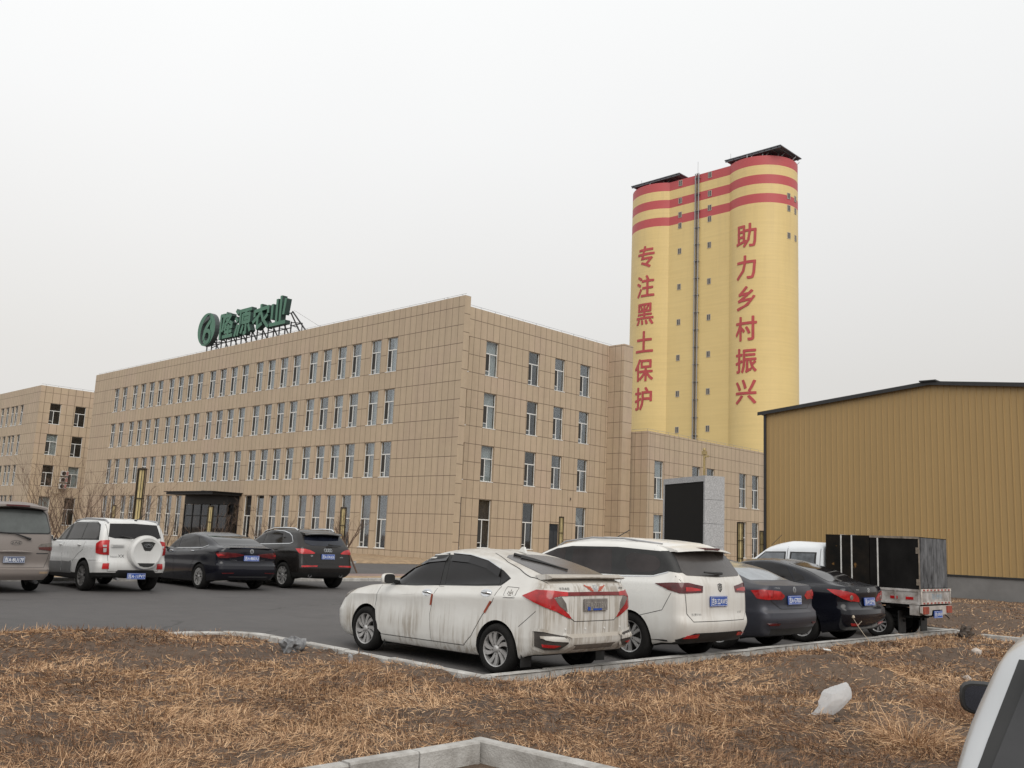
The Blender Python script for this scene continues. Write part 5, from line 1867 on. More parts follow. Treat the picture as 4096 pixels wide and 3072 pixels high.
v.patch('rear_window', 'rear', [(.74, 1.27), (.68, 1.235), (0, 1.215), (-.68, 1.235), (-.74, 1.27), (-.66, 1.58), (0, 1.60), (.66, 1.58)], M['tint_dusty'], .008, parent=gt)
for mir in (False, True):
    v.patch('tail_lamp', 'corner', [(-.46, .9, 1.105), (-.72, .86, 1.13), (-.88, .73, 1.135), (-.94, .44, 1.095), (-.95, .46, 1.005), (-.90, .70, .995), (-.80, .82, .99), (-.66, .88, 1.03)], M['deep_red'], .012, mirror=mir, step=.05)
    v.patch('lamp_lens', 'corner', [(-.86, .76, 1.075), (-.90, .68, 1.075), (-.945, .50, 1.05), (-.945, .50, 1.03), (-.90, .68, 1.02), (-.86, .76, 1.02)], M['red_lens'], .0155, mirror=mir, step=.04)
    v.patch('reflector', 'corner', [(-.86, .80, .385), (-.89, .74, .425), (-.955, .53, .44), (-.95, .56, .39)], M['red_lens'], .010, mirror=mir, step=.05)
v.patch('bumper_skirt', 'rear', [(.86, .335), (.78, .40), (.60, .455), (-.60, .455), (-.78, .40), (-.86, .335), (-.80, .318), (.80, .318)], M['trim'], .006)
b = MB()
rows = []
for y in np.linspace(-.70, .70, 15):
    q = (abs(y) / .70) ** 2
    rows.append([(-.42 + .05 * q, y, 1.665 - .03 * q), (-.60, y, 1.635 - .04 * q), (-.80 + .12 * q, y, 1.605 - .035 * q), (-.81 + .12 * q, y, 1.585 - .035 * q), (-.62, y, 1.585 - .03 * q), (-.5, y, 1.57 - .03 * q)])
for i in range(14):
    for k in range(5):
        b.quad([rows[i][k], rows[i + 1][k], rows[i + 1][k + 1], rows[i][k + 1]][::-1])
b.quad(rows[0])
b.quad(rows[-1][::-1])
spo = b.build('spoiler', P_W2, gt, True, 50)
b = MB()
b.box(-.815, -.66, -.19, .19, 1.60, 1.625)
b.build('brake_light', M['deep_red'], gt)
b = MB()
b.tube([(-.905, .36, 1.285), (-.91, .15, 1.275), (-.905, -.10, 1.27)], [.012, .018, .022], 6)
b.build('wiper', M['trim'], gt, True)
v.plate('吉B·22AW5', -.972, .07, .885, .0, 'plate_blue', 'plate_white', gt)
v.badge((.0, 1.068), E_SHIELD, M['dark_steel'], (.10, .11), gt, .008)
v.text('lettering', '五菱730', 'rear', (.58, .705), .035, M['dark_steel'], gt, .006, .21)
v.text('lettering', '1.5T', 'rear', (-.55, .72), .028, M['dark_steel'], gt, .006, .12)
for sy in (1, -1):
    b = MB()
    pts = [(1.62, .62), (1.45, .64), (.9, .66), (.3, .66), (-.38, .64)]
    P_ = []
    for i, (x, y) in enumerate(pts):
        h, n = v.hit(Vector((x, sy * y, 0)), Vector((0, 0, -1)))
        P_.append(h + Vector((0, 0,   .004 if i in (0, len(pts) - 1) else .034)))
    b.tube(P_, .014, 8)
    b.build('roof_rail', M['steel'], v.root, True)
v.handle(1.18, 1.03, P_W2)
v.handle(.34, 1.05, P_W2)
v.mirror_(2.25, .88, 1.18, P_W2, 1)
v.mirror_(2.25, -.88, 1.18, P_W2, -1)
v.patch('windscreen', 'front', [(.72, 1.14), (-.72, 1.14), (-.62, 1.56), (.62, 1.56)], M['tint'], .004)
v.patch('headlamp', 'fcorner', [(3.25, .80, .90), (3.5, .6, .84), (3.5, .6, .74), (3.3, .82, .80)], M['clear_lens'], .008, both=True)
b = MB()
b.tube([(1.3, -.35, 1.69), (.95, -.35, 1.86)], .008, 5)
b.build('roof_antenna', M['trim'], v.root)
v.wheels(2.75, 1.575, .338, .205, dict(n=10, twist=.0, w0=.016, w1=.024, pair=.1, rr=.655), M['rim'])

# ---------------------------------------------------------------- sedans
def sedan(label, X, Y, rz, P, p, arches, group=None):
    """p: keys xr,xf,w,zr (tail heights), h"""
    w, xr, xf, h = p['w'], p['xr'], p['xf'], p['h']
    dk = p.get('deck', 1.06)
    g0, g1 = p.get('g0', -.50), p.get('g1', .45)      # rear glass foot and head
    return Vehicle('parked_car', label, 'sedan', X, Y, rz, [
        R(xr + .3, xf - .35, .52, [(-.6, .27), (0, .19), (3.3, .19)], mat=1, rr=.1, rf=.2, sharp=True),
        R(xr + .14, xf - .14, w - .07, [(-.9, .29), (-.5, .25), (-.3, .20), (2.3, .17), (3.5, .19)], rr=.16, br=.09),
        R(xr + .04, xf - .04, w - .02, [(-.9, .40), (-.4, .34), (2.6, .29), (3.5, .32)], br=.10, rr=.18),
        R(xr, xf, w, [(-.9, .535), (-.4, .52), (2.6, .47), (3.5, .44)], br=.09, rr=.16),
        R(xr + .012, xf, w, [(-.9, .645), (-.4, .64), (2.6, .58), (3.5, .54)], br=.09, rr=.16, sharp=True),
        R(xr + .055, xf - .03, w - .006, [(-.9, .70), (-.4, .71), (2.6, .69), (3.5, .62)], br=.10, rr=.17, bf=.30),
        R(xr + .062, xf - .12, w - .006, [(-.9, .92), (-.2, .91), (.6, .88), (1.6, .84), (2.6, .80), (3.4, .74)], br=.10, rr=.17, bf=.36, sharp=True),
        R(xr + .066, xf - .22, w - .03, [(-.9, dk - .055), (-.2, dk - .05), (.6, .965), (1.6, .915), (2.6, .865), (3.35, .79)], br=.10, rr=.17, bf=.40),
        R(xr + .075, xf - .42, w - .085, [(-.9, dk), (-.3, dk + .005), (.2, 1.01), (1, .98), (2, .935), (2.6, .905), (3.1, .85)], br=.10, rr=.16, bf=.42, sub=6, sharp=True),
        R(g0, p.get('cowl', 2.35), w - .125, [(g0, dk + .06), (-.1, dk + .035), (.3, 1.045), (1, 1.02), (2, .99), (2.4, .985)], br=.06, rr=.14, bf=.25),
        R((g0 + g1) / 2, p.get('cowl', 2.35) - .42, w - .175, [((g0 + g1) / 2, (dk + h) / 2 + .03), (.5, 1.25), (1, 1.24), (1.95, 1.21)], br=.05, rr=.14, bf=.18),
        R(g1, p.get('cowl', 2.35) - .88, w - .27, [(g1, h - .07), (g1 + .4, h - .05), (1.5, h - .09)], br=.05, rr=.16, bf=.12, rf=.2),
        R(g1 + .14, p.get('cowl', 2.35) - 1.0, w - .42, [(g1 + .14, h - .03), (.8, h - .012), (1.4, h - .04)], br=.04, rr=.12, bf=.06),
        R(g1 + .3, p.get('cowl', 2.35) - 1.15, .02, [(g1 + .3, h - .008), (.85, h), (1.25, h - .02)], br=0, rr=.005, bf=0, rf=.005)],
        [P, M['under'], M['trim']], arches, sub=5, ns=30)

def sedan_glass(v, p, tint, rear_tint):
    w = p['w']
    g0, g1 = p.get('g0', -.50), p.get('g1', .45)
    v.patch('rear_window', 'top', [(g0 + .06, w - .25), (g0 + .01, 0), (g0 + .06, -w + .25), ((g0 + g1) / 2, -w + .27), (g1 + .0, -w + .36), (g1 + .05, 0), (g1, w - .36), ((g0 + g1) / 2, w - .27)], rear_tint, .004)
    v.patch('windscreen', 'front', [(.62, 1.0), (-.62, 1.0), (-.5, p['h'] - .1), (.5, p['h'] - .1)], tint, .004)

# 3. slate grey sedan
P_S = paint('slate_metallic_paint', (0.040, 0.043, 0.058), 0.34, 0.2, .3, dirt=.14, dirt_col=(.12, .11, .10), settle=.5, spec=.35)
pS = dict(xr=-.985, xf=3.62, w=.889, h=1.475, deck=1.075, g0=-.52, g1=.42, cowl=2.35)
v = sedan('slate grey sedan with bright red tail lamps, third in the parked row', 37.05, -27.52, math.pi, P_S, pS, [(0, .315, .36, .889), (2.65, .315, .36, .889)])
sedan_glass(v, pS, M['tint'], M['clear_glass'])
sd = v.patch('door', 'side', [(1.15, 1.0), (1.2, .7), (1.15, .30), (.55, .30), (.4, .55), (.2, .85), (.08, 1.02)], P_S, .003, both=True)
v.patch('door', 'side', [(2.25, .95), (2.3, .6), (2.2, .3), (1.17, .30), (1.22, .7), (1.17, 1.0)], P_S, .003, both=True)
v.patch('side_window', 'side', [(1.10, 1.03), (1.10, 1.39), (.62, 1.375), (.28, 1.26), (.12, 1.07)], M['tint'], .005, both=sd, parent=sd)
v.patch('side_window', 'side', [(2.1, 1.0), (1.9, 1.18), (1.55, 1.33), (1.18, 1.385), (1.18, 1.03)], M['tint'], .005, both=True)
lid = v.patch('boot_lid', 'rear', [(.69, 1.07), (.66, 1.0), (.665, .83), (.44, .71), (-.44, .71), (-.665, .83), (-.66, 1.0), (-.69, 1.07)], P_S, .004)
v.gaps([('rear', [(.72, 1.10), (.675, 1.0), (.68, .83), (.445, .70), (-.445, .70), (-.68, .83), (-.675, 1.0), (-.72, 1.10)], False), ('side', [(1.16, 1.0), (1.21, .7), (1.16, .3)], True), ('side', [(.07, 1.03), (.2, .85), (.4, .55), (.55, .3)], True)], .008)
for mir in (False, True):
    v.patch('tail_lamp', 'corner', [(-.60, .855, .985), (-.78, .80, 1.005), (-.90, .685, 1.00), (-.905, .67, .855), (-.84, .76, .85), (-.70, .85, .865)], M['red_lens'], .012, mirror=mir, step=.05)
    v.patch('tail_lamp', 'rear', [(.64, 1.00), (.46, .985), (.36, .925), (.345, .90), (.42, .852), (.64, .855)], M['red_lens'], .014, .012, lid, mirror=mir)
    v.patch('lamp_lens', 'corner', [(-.84, .76, .97), (-.89, .70, .965), (-.895, .69, .90), (-.85, .76, .89)], M['red_lens'], .018, mirror=mir, step=.04)
    v.patch('reflector', 'corner', [(-.84, .80, .485), (-.90, .72, .487), (-.965, .55, .483), (-.955, .58, .452), (-.87, .76, .452)], M['deep_red'], .008, mirror=mir, step=.05)
b = MB()
v.line(b, 'rear', [(.62, .505), (.4, .498), (-.4, .498), (-.62, .505)], .03, .006)
b.build('bumper_step', P_S, v.root)
v.patch('plate_recess', 'rear', [(.30, .925), (-.30, .925), (-.25, .735), (.25, .735)], P_S, .006)
v.plate('吉A·G7820', -.942, .05, .845, .05, parent=lid)
v.badge((.04, 1.005), E_W, M['chrome'], (.10, .10), lid, .010)
v.text('lettering', '一汽-大众', 'rear', (.53, 1.035), .026, M['chrome'], lid, .008, .15)
v.patch('lower_bumper', 'rear', [(.72, .40), (-.72, .40), (-.66, .30), (.66, .30)], M['trim'], .003)
v.mirror_(1.95, .86, 1.02, P_S, 1)
v.mirror_(1.95, -.86, 1.02, P_S, -1)
v.handle(1.32, .90, P_S)
v.handle(.32, .94, P_S)
v.wheels(2.65, 1.53, .316, .205, dict(n=10, twist=.1, w0=.016, w1=.028, rr=.66), M['rim'])

# 4. black sedan
P_B = paint('black_paint', (0.0055, 0.006, 0.010), 0.13, 0.3, 0.0, dirt=.03, dirt_col=(.05, .048, .048), settle=.35, spec=.3)
pB = dict(xr=-.955, xf=3.6, w=.888, h=1.485, deck=1.05, g0=-.50, g1=.42, cowl=2.4)
v = sedan('glossy black sedan with rounded red lamps, fourth in the parked row beside the small truck', 37.14, -24.82, math.pi, P_B, pB, [(0, .315, .36, .888), (2.65, .315, .36, .888)])
sedan_glass(v, pB, M['tint'], M['tint'])
sd = v.patch('door', 'side', [(1.1, 1.03), (1.16, .7), (1.1, .30), (.55, .30), (.42, .55), (.22, .85), (.12, 1.03)], P_B, .003, both=True)
v.patch('door', 'side', [(2.25, .95), (2.3, .6), (2.2, .3), (1.12, .30), (1.18, .7), (1.12, 1.03)], P_B, .003, both=True)
v.patch('side_window', 'side', [(1.09, 1.06), (1.08, 1.40), (.68, 1.40), (.40, 1.355), (.20, 1.075)], M['tint'], .005, both=sd, parent=sd)
v.patch('quarter_window', 'side', [(.31, 1.325), (.05, 1.19), (.0, 1.13), (.17, 1.085)], M['tint'], .005, both=True)
v.patch('side_window', 'side', [(2.1, 1.0), (1.9, 1.18), (1.55, 1.34), (1.16, 1.40), (1.17, 1.06)], M['tint'], .005, both=True)
lid = v.patch('boot_lid', 'rear', [(.66, 1.05), (.55, .98), (.40, .80), (.30, .69), (-.30, .69), (-.40, .80), (-.55, .98), (-.66, 1.05)], P_B, .004)
v.gaps([('rear', [(.68, 1.08), (.56, .98), (.41, .80), (.305, .685), (-.305, .685), (-.41, .80), (-.56, .98), (-.68, 1.08)], False), ('side', [(1.11, 1.04), (1.17, .7), (1.11, .3)], True), ('side', [(.11, 1.04), (.22, .85), (.42, .55), (.55, .3)], True)], .008)
for mir in (False, True):
    v.patch('tail_lamp', 'corner', [(-.50, .86, .985), (-.68, .835, .985), (-.82, .74, .965), (-.90, .58, .93), (-.905, .53, .80), (-.86, .66, .79), (-.76, .78, .83), (-.62, .84, .905)], M['red_lens'], .012, mirror=mir, step=.05)
    v.patch('tail_lamp', 'rear', [(.52, .93), (.40, .865), (.365, .80), (.375, .775), (.52, .785)], M['red_lens'], .014, .012, lid, mirror=mir)
    b = MB()
    h, n = v.hit(Vector((0, (-.62 if mir else .62), .855)), Vector((1, 0, 0)))
    b.lathe([(.001, .022), (.04, .020), (.05, .005)], 16, 'y', None, Matrix.Translation(h) @ n.to_track_quat('Y', 'Z').to_matrix().to_4x4())
    b.build('lamp_lens', M['smoke_lens'], v.root, True)
    v.patch('reflector', 'rear', [(.70, .405), (.40, .395), (.43, .355), (.62, .36)], M['red_lens'], .008, mirror=mir)
v.plate('吉A·E2F95', -.915, .015, .785, .06, parent=lid)
v.badge((.02, .985), E_SLH, M['chrome'], (.12, .075), lid, .008)
v.text('lettering', '悦动', 'rear', (.42, .995), .026, M['chrome'], lid, .008, .09)
v.mirror_(1.95, .86, 1.02, P_B, 1)
v.mirror_(1.95, -.86, 1.02, P_B, -1)
v.handle(1.3, .92, P_B)
v.handle(.32, .95, P_B)
v.wheels(2.65, 1.54, .312, .205, dict(n=10, twist=.0, w0=.022, w1=.036, rr=.66), M['rim'])

# 5. black sedan across the lot
P_B2 = paint('blue_black_paint', (0.0065, 0.007, 0.012), 0.15, 0.25, 0.0, dirt=.03, dirt_col=(.06, .057, .056), settle=.3, spec=.35)
pV = dict(xr=-1.07, xf=3.62, w=.90, h=1.47, deck=1.09, g0=-.60, g1=.40, cowl=2.45)
v = sedan('blue black sedan with slim red lamps parked between the white and black off-roaders', 22.42, -29.05, math.pi, P_B2, pV, [(0, .325, .37, .90), (2.73, .325, .37, .90)])
sedan_glass(v, pV, M['tint'], M['tint'])
fd = v.patch('door', 'side', [(2.3, .96), (2.35, .6), (2.25, .3), (1.37, .30), (1.43, .7), (1.37, 1.03)], P_B2, .003, both=True)
sd = v.patch('door', 'side', [(1.35, 1.03), (1.41, .7), (1.35, .30), (.60, .30), (.46, .55), (.25, .85), (.15, 1.05)], P_B2, .003, both=True)
v.patch('side_window', 'side', [(2.22, 1.02), (2.05, 1.17), (1.75, 1.32), (1.42, 1.39), (1.44, 1.03)], M['tint'], .005, both=fd, parent=fd)
v.patch('side_window', 'side', [(1.35, 1.04), (1.34, 1.39), (.86, 1.40), (.50, 1.355), (.27, 1.08)], M['tint'], .005, both=sd, parent=sd)
v.patch('quarter_window', 'side', [(.41, 1.335), (.08, 1.24), (-.14, 1.15), (.05, 1.09), (.21, 1.085)], M['tint'], .005, both=True)
b = MB()
for mm in (False, True):
    v.line(b, 'side', [(2.3, 1.0), (1.4, 1.012), (.1, 1.062), (-.19, 1.135)], .016, .006, mm)
b.build('chrome_strip', M['chrome'], v.root)
lid = v.patch('boot_lid', 'rear', [(.66, 1.09), (.60, 1.02), (.56, .84), (.47, .73), (-.47, .73), (-.56, .84), (-.60, 1.02), (-.66, 1.09)], P_B2, .004)
b = MB()
b.prism([(-.96, 1.085), (-1.015, 1.112), (-1.03, 1.105), (-1.0, 1.075)], lambda p: (p[0], -.60, p[1]), lambda p: (p[0], .60, p[1]))
b.build('lip_spoiler', P_B2, lid)
v.gaps([('rear', [(.68, 1.1), (.61, 1.02), (.57, .84), (.475, .725), (-.475, .725), (-.57, .84), (-.61, 1.02), (-.68, 1.1)], False), ('side', [(1.36, 1.03), (1.42, .7), (1.36, .3)], True), ('side', [(.14, 1.05), (.25, .85), (.46, .55), (.6, .3)], True)], .007)
for mir in (False, True):
    v.patch('tail_lamp', 'corner', [(-.76, .87, .965), (-.88, .80, .975), (-.99, .66, .985), (-1.02, .52, .97), (-1.02, .52, .86), (-.985, .68, .835), (-.87, .82, .84)], M['deep_red'], .012, mirror=mir, step=.05)
    v.patch('lamp_lens', 'corner', [(-.80, .855, .93), (-.90, .79, .935), (-.97, .70, .905), (-.90, .79, .895), (-.86, .83, .86)], M['red_lens'], .015, mirror=mir, step=.04)
    v.patch('tail_lamp', 'rear', [(.52, .975), (.32, .955), (.17, .92), (.24, .90), (.42, .86), (.52, .86)], M['deep_red'], .014, .012, lid, mirror=mir)
    v.patch('reflector', 'rear', [(.76, .465), (.45, .475), (.45, .452), (.74, .44)], M['deep_red'], .008, mirror=mir)
b = MB()
v.line(b, 'rear', [(.56, .37), (-.56, .37)], .018, .01)
b.build('chrome_strip', M['chrome'], v.root)
v.plate('吉A·8B03U', -1.024, -.03, .84, .03, parent=lid)
v.badge((-.03, 1.015), E_W, M['chrome'], (.105, .105), lid, .010)
v.text('lettering', '一汽·大众', 'rear', (.46, .79), .026, M['chrome'], lid, .008, .17)
v.text('lettering', 'SAGITAR', 'rear', (-.38, .80), .022, M['chrome'], lid, .008, .13)
v.handle(1.62, .92, M['chrome'])
v.handle(.42, .96, M['chrome'])
v.mirror_(2.0, .87, 1.03, P_B2, 1)
v.mirror_(2.0, -.87, 1.03, P_B2, -1)
v.wheels(2.73, 1.56, .325, .215, dict(n=10, twist=.0, w0=.008, w1=.010, rr=.69, fork=True), M['rim'])
# 6. black off-roader with silver rails
P_B3 = paint('brown_black_paint', (0.012, 0.0105, 0.010), 0.18, 0.25, 0.0, dirt=.06, dirt_col=(.07, .062, .056), settle=.3, spec=.35)
v = Vehicle('parked_car', 'black off-roader with silver roof rails and wide red lamps ending the far row', 'suv', 22.3, -26.42, math.pi, [
    R(-.60, 3.2, .55, [(-.6, .33), (0, .25), (3.3, .24)], mat=1, rr=.1, rf=.2, sharp=True),
    R(-.76, 3.5, .86, [(-.9, .36), (-.5, .34), (-.3, .28), (2.6, .24), (3.5, .28)], rr=.16, br=.09, mat=2),
    R(-.88, 3.62, .93, [(-.95, .48), (-.4, .45), (0, .42), (2.7, .40), (3.6, .42)], br=.10, rr=.17, sharp=True),
    R(-.905, 3.64, .945, [(-.95, .58), (-.4, .58), (2.7, .56), (3.6, .5)], br=.10, rr=.17),
    R(-.89, 3.63, .945, [(-.95, .69), (-.4, .70), (2.7, .70), (3.6, .62)], br=.10, rr=.17, bf=.28, sharp=True),
    R(-.855, 3.58, .938, [(-.95, .90), (-.3, .90), (1.0, .90), (2.7, .85), (3.5, .76)], br=.10, rr=.18, bf=.36),
    R(-.835, 3.45, .930, [(-.93, 1.03), (-.3, 1.06), (1.0, 1.03), (2.0, 1.0), (2.7, .96), (3.4, .86)], br=.10, rr=.18, bf=.40, sharp=True),
    R(-.78, 3.10, .885, [(-.9, 1.16), (-.3, 1.17), (1.0, 1.13), (2.0, 1.08), (2.6, 1.03), (3.1, .95)], br=.10, rr=.17, bf=.40),
    R(-.72, 2.45, .845, [(-.83, 1.235), (-.3, 1.25), (1.0, 1.20), (2.0, 1.15), (2.45, 1.12)], br=.10, rr=.15, bf=.25),
    R(-.52, 1.95, .77, [(-.68, 1.46), (-.3, 1.46), (1.0, 1.43), (1.95, 1.39)], br=.10, rr=.15, bf=.2),
    R(-.38, 1.48, .69, [(-.5, 1.56), (0, 1.60), (.8, 1.61), (1.5, 1.55)], br=.10, rr=.16, bf=.15),
    R(-.25, 1.3, .52, [(-.4, 1.605), (0, 1.635), (.8, 1.65), (1.4, 1.60)], br=.06, rr=.12, bf=.1),
    R(0, 1.1, .02, [(-.2, 1.64), (.5, 1.665), (1.2, 1.64)], br=0, rr=.005, bf=0, rf=.005)],
    [P_B3, M['under'], M['trim']], [(0, .36, .42, .945), (2.81, .36, .42, .945)], sub=5, ns=30)
sd = v.patch('door', 'side', [(1.2, 1.18), (1.26, .9), (1.2, .40), (.72, .40), (.52, .65), (.3, .95), (.22, 1.2)], P_B3, .003, both=True)
fd = v.patch('door', 'side', [(2.3, 1.08), (2.35, .85), (2.28, .40), (1.22, .40), (1.28, .9), (1.22, 1.18)], P_B3, .003, both=True)
v.patch('side_window', 'side', [(2.02, 1.19), (1.98, 1.38), (1.62, 1.53), (1.24, 1.57), (1.27, 1.2)], M['tint'], .005, both=fd, parent=fd)
v.patch('side_window', 'side', [(1.15, 1.2), (1.10, 1.575), (.42, 1.565), (.26, 1.24)], M['tint'], .005, both=sd, parent=sd)
v.patch('quarter_window', 'side', [(.34, 1.56), (.05, 1.50), (-.10, 1.44), (-.24, 1.29), (.16, 1.24)], M['tint'], .005, both=True)
b = MB()
for mm in (False, True):
    v.line(b, 'side', [(2.1, 1.16), (1.2, 1.185), (-.16, 1.245), (-.27, 1.29), (-.12, 1.45), (.04, 1.525), (.35, 1.58), (.9, 1.595), (1.5, 1.58)], .020, .006, mm)
b.build('chrome_strip', M['chrome'], v.root)
gt = v.patch('tailgate', 'rear', [(.80, 1.06), (.78, .90), (.68, .72), (-.68, .72), (-.78, .90), (-.80, 1.06), (-.74, 1.2), (.74, 1.2)], P_B3, .004)
v.gaps([('rear', [(.82, 1.2), (.815, 1.06), (.79, .90), (.685, .705), (-.685, .705), (-.79, .90), (-.815, 1.06), (-.82, 1.2)], False), ('side', [(1.21, 1.18), (1.27, .9), (1.21, .4)], True), ('side', [(.21, 1.2), (.3, .95), (.52, .65), (.72, .4)], True)], .007)
v.patch('rear_window', 'rear', [(.68, 1.215), (0, 1.205), (-.68, 1.215), (-.60, 1.50), (0, 1.515), (.60, 1.50)], mat('blue_tinted_glass', (.010, .012, .020), .08, var=.3), .005, parent=gt, rnd_=1)
for mir in (False, True):
    v.patch('tail_lamp', 'corner', [(-.56, .915, 1.115), (-.70, .87, 1.12), (-.79, .76, 1.115), (-.815, .62, 1.085), (-.82, .43, 1.015), (-.84, .48, .99), (-.845, .66, .985), (-.80, .82, .975), (-.72, .885, .99)], M['red_lens'], .012, mirror=mir, step=.045)
    v.patch('reflector', 'corner', [(-.80, .83, .665), (-.88, .68, .67), (-.90, .38, .672), (-.90, .38, .635), (-.88, .70, .625), (-.79, .84, .62)], M['red_lens'], .008, mirror=mir, step=.045)
    b = MB()
    h, n = v.hit(Vector((0, (-.52 if mir else .52), .39)), Vector((1, 0, 0)))
    b.lathe([(.045, .02), (.05, .02), (.05, -.06), (.045, -.06), (.045, .02)], 18, 'y', None, Matrix.Translation(h) @ Matrix.Rotation(math.pi / 2, 4, 'Z'))
    b.build('exhaust_pipe', M['steel'], v.root, True)
b = MB()
rows = []
for y in np.linspace(-.62, .62, 13):
    q = (abs(y) / .62) ** 2
    rows.append([(-.30 + .04 * q, y, 1.60 - .02 * q), (-.50, y, 1.575 - .02 * q), (-.66 + .10 * q, y, 1.545 - .03 * q), (-.67 + .10 * q, y, 1.525 - .03 * q), (-.5, y, 1.525 - .02 * q), (-.4, y, 1.50 - .02 * q)])
for i in range(12):
    for k in range(5):
        b.quad([rows[i][k], rows[i + 1][k], rows[i + 1][k + 1], rows[i][k + 1]][::-1])
b.quad(rows[0])
b.quad(rows[-1][::-1])
b.build('spoiler', P_B3, gt, True, 50)
b = MB()
b.tube([(-.80, -.02, 1.25), (-.79, -.22, 1.235), (-.78, -.45, 1.225)], [.03, .015, .010], 6)
b.build('wiper', M['trim'], gt, True)
v.plate('吉A·DK626', -.878, .02, .915, .04, parent=gt)
v.badge((.0, 1.09), E_RINGS, M['chrome'], (.26, .085), gt, .008)
v.text('lettering', 'Q5', 'rear', (.53, .93), .045, M['chrome'], gt, .006)
v.text('lettering', '40TFSI', 'rear', (-.46, .90), .03, M['chrome'], gt, .006)
for sy in (1, -1):
    P_ = []
    pts = [(1.72, .60), (1.5, .62), (1.0, .64), (.4, .64), (-.05, .62), (-.18, .61)]
    for i, (x, y) in enumerate(pts):
        h, n = v.hit(Vector((x, sy * y, 0)), Vector((0, 0, -1)))
        P_.append(h + Vector((0, 0, .006 if i in (0, len(pts) - 1) else .05)))
    b = MB()
    b.tube(P_, .024, 8)
    b.build('roof_rail', M['chrome'], v.root, True)
v.handle(1.42, 1.02, P_B3)
v.handle(.42, 1.06, P_B3)
v.mirror_(2.15, .92, 1.18, P_B3, 1)
v.mirror_(2.15, -.92, 1.18, P_B3, -1)
v.patch('windscreen', 'front', [(.72, 1.14), (-.72, 1.14), (-.58, 1.52), (.58, 1.52)], M['tint'], .004)
v.wheels(2.81, 1.62, .362, .235, dict(n=10, twist=.12, w0=.016, w1=.030, pair=.05, rr=.70), M['rim'])

# 7. white off-roader with spare wheel
P_W3 = paint('white_silver_paint', (0.70, 0.71, 0.71), 0.25, 0.4, dirt=0.14, dirt_col=(0.36, 0.34, 0.31), streak=0.10, xr=-.7, settle=.3)
M['clad'] = mat('grey_cladding', (.19, .195, .20), .5, var=.15, scale=3)
v = Vehicle('parked_car', 'white off-roader with a round white spare wheel cover on its tailgate', 'suv', 22.75, -32.2, math.pi, [
    R(-.55, 3.0, .55, [(-.6, .36), (0, .27), (3.3, .26)], mat=1, rr=.1, rf=.2, sharp=True),
    R(-.72, 3.25, .80, [(-.9, .38), (-.5, .35), (-.3, .26), (2.3, .25), (3.3, .28)], rr=.13, br=.06, mat=2),
    R(-.80, 3.36, .855, [(-.95, .47), (-.4, .44), (0, .40), (2.5, .40), (3.6, .42)], br=.06, rr=.14, sharp=True),
    R(-.835, 3.40, .865, [(-.95, .58), (-.4, .58), (2.7, .56), (3.6, .5)], br=.06, rr=.13),
    R(-.825, 3.40, .868, [(-.95, .70), (-.4, .71), (2.7, .70), (3.6, .64)], br=.06, rr=.13, bf=.28, sharp=True),
    R(-.785, 3.36, .862, [(-.95, .76), (-.3, .78), (1.0, .78), (2.7, .76), (3.5, .70)], br=.05, rr=.13, bf=.30),
    R(-.775, 3.22, .858, [(-.93, 1.05), (-.3, 1.05), (1.0, 1.02), (2.0, 1.0), (2.7, .97), (3.4, .86)], br=.05, rr=.13, bf=.36, sharp=True),
    R(-.765, 2.95, .838, [(-.9, 1.15), (-.3, 1.13), (1.0, 1.10), (2.0, 1.08), (2.6, 1.05), (3.1, .98)], br=.05, rr=.13, bf=.36),
    R(-.745, 2.25, .815, [(-.83, 1.25), (-.3, 1.21), (1.0, 1.17), (2.25, 1.13)], br=.05, rr=.12, bf=.22),
    R(-.66, 1.85, .75, [(-.68, 1.50), (-.3, 1.47), (1.0, 1.44), (1.95, 1.40)], br=.05, rr=.12, bf=.18),
    R(-.60, 1.42, .675, [(-.6, 1.615), (0, 1.63), (.8, 1.635), (1.5, 1.56)], br=.05, rr=.13, bf=.13),
    R(-.50, 1.25, .53, [(-.6, 1.655), (0, 1.68), (.8, 1.69), (1.4, 1.63)], br=.04, rr=.12, bf=.1),
    R(-.2, 1.05, .02, [(-.2, 1.69), (.5, 1.71), (1.2, 1.68)], br=0, rr=.005, bf=0, rf=.005)],
    [P_W3, M['under'], M['trim']], [(0, .355, .415, .868), (2.51, .355, .415, .868)], sub=5, ns=30)
sd = v.patch('door', 'side', [(1.25, 1.12), (1.32, .9), (1.25, .40), (.66, .40), (.62, .66), (.35, .85), (.12, .95), (.06, 1.14)], P_W3, .003, both=True)
fd = v.patch('door', 'side', [(2.2, 1.05), (2.25, .85), (2.18, .40), (1.27, .40), (1.34, .9), (1.27, 1.12)], P_W3, .003, both=True)
v.patch('side_window', 'side', [(2.0, 1.145), (2.02, 1.33), (1.6, 1.52), (1.2, 1.585), (1.33, 1.16)], M['tint'], .005, both=fd, parent=fd)
v.patch('side_window', 'side', [(1.17, 1.165), (1.06, 1.59), (.30, 1.59), (.34, 1.2)], M['tint'], .005, both=sd, parent=sd)
v.patch('quarter_window', 'side', [(.27, 1.59), (-.16, 1.585), (-.37, 1.53), (-.48, 1.44), (-.58, 1.22), (.31, 1.2)], M['tint'], .005, both=True)
v.patch('window_surround', 'side', [(2.1, 1.12), (2.08, 1.34), (1.6, 1.55), (1.2, 1.615), (-.18, 1.615), (-.42, 1.55), (-.52, 1.44), (-.62, 1.195)], M['trim'], .002, both=True)
v.patch('side_cladding', 'side', [(1.24, .64), (.80, .64), (.68, .67), (.64, .60), (.66, .38), (1.24, .36)], M['clad'], .012, both=True)
v.patch('side_cladding', 'side', [(2.16, .60), (1.28, .63), (1.28, .36), (2.16, .33)], M['clad'], .012, both=True)
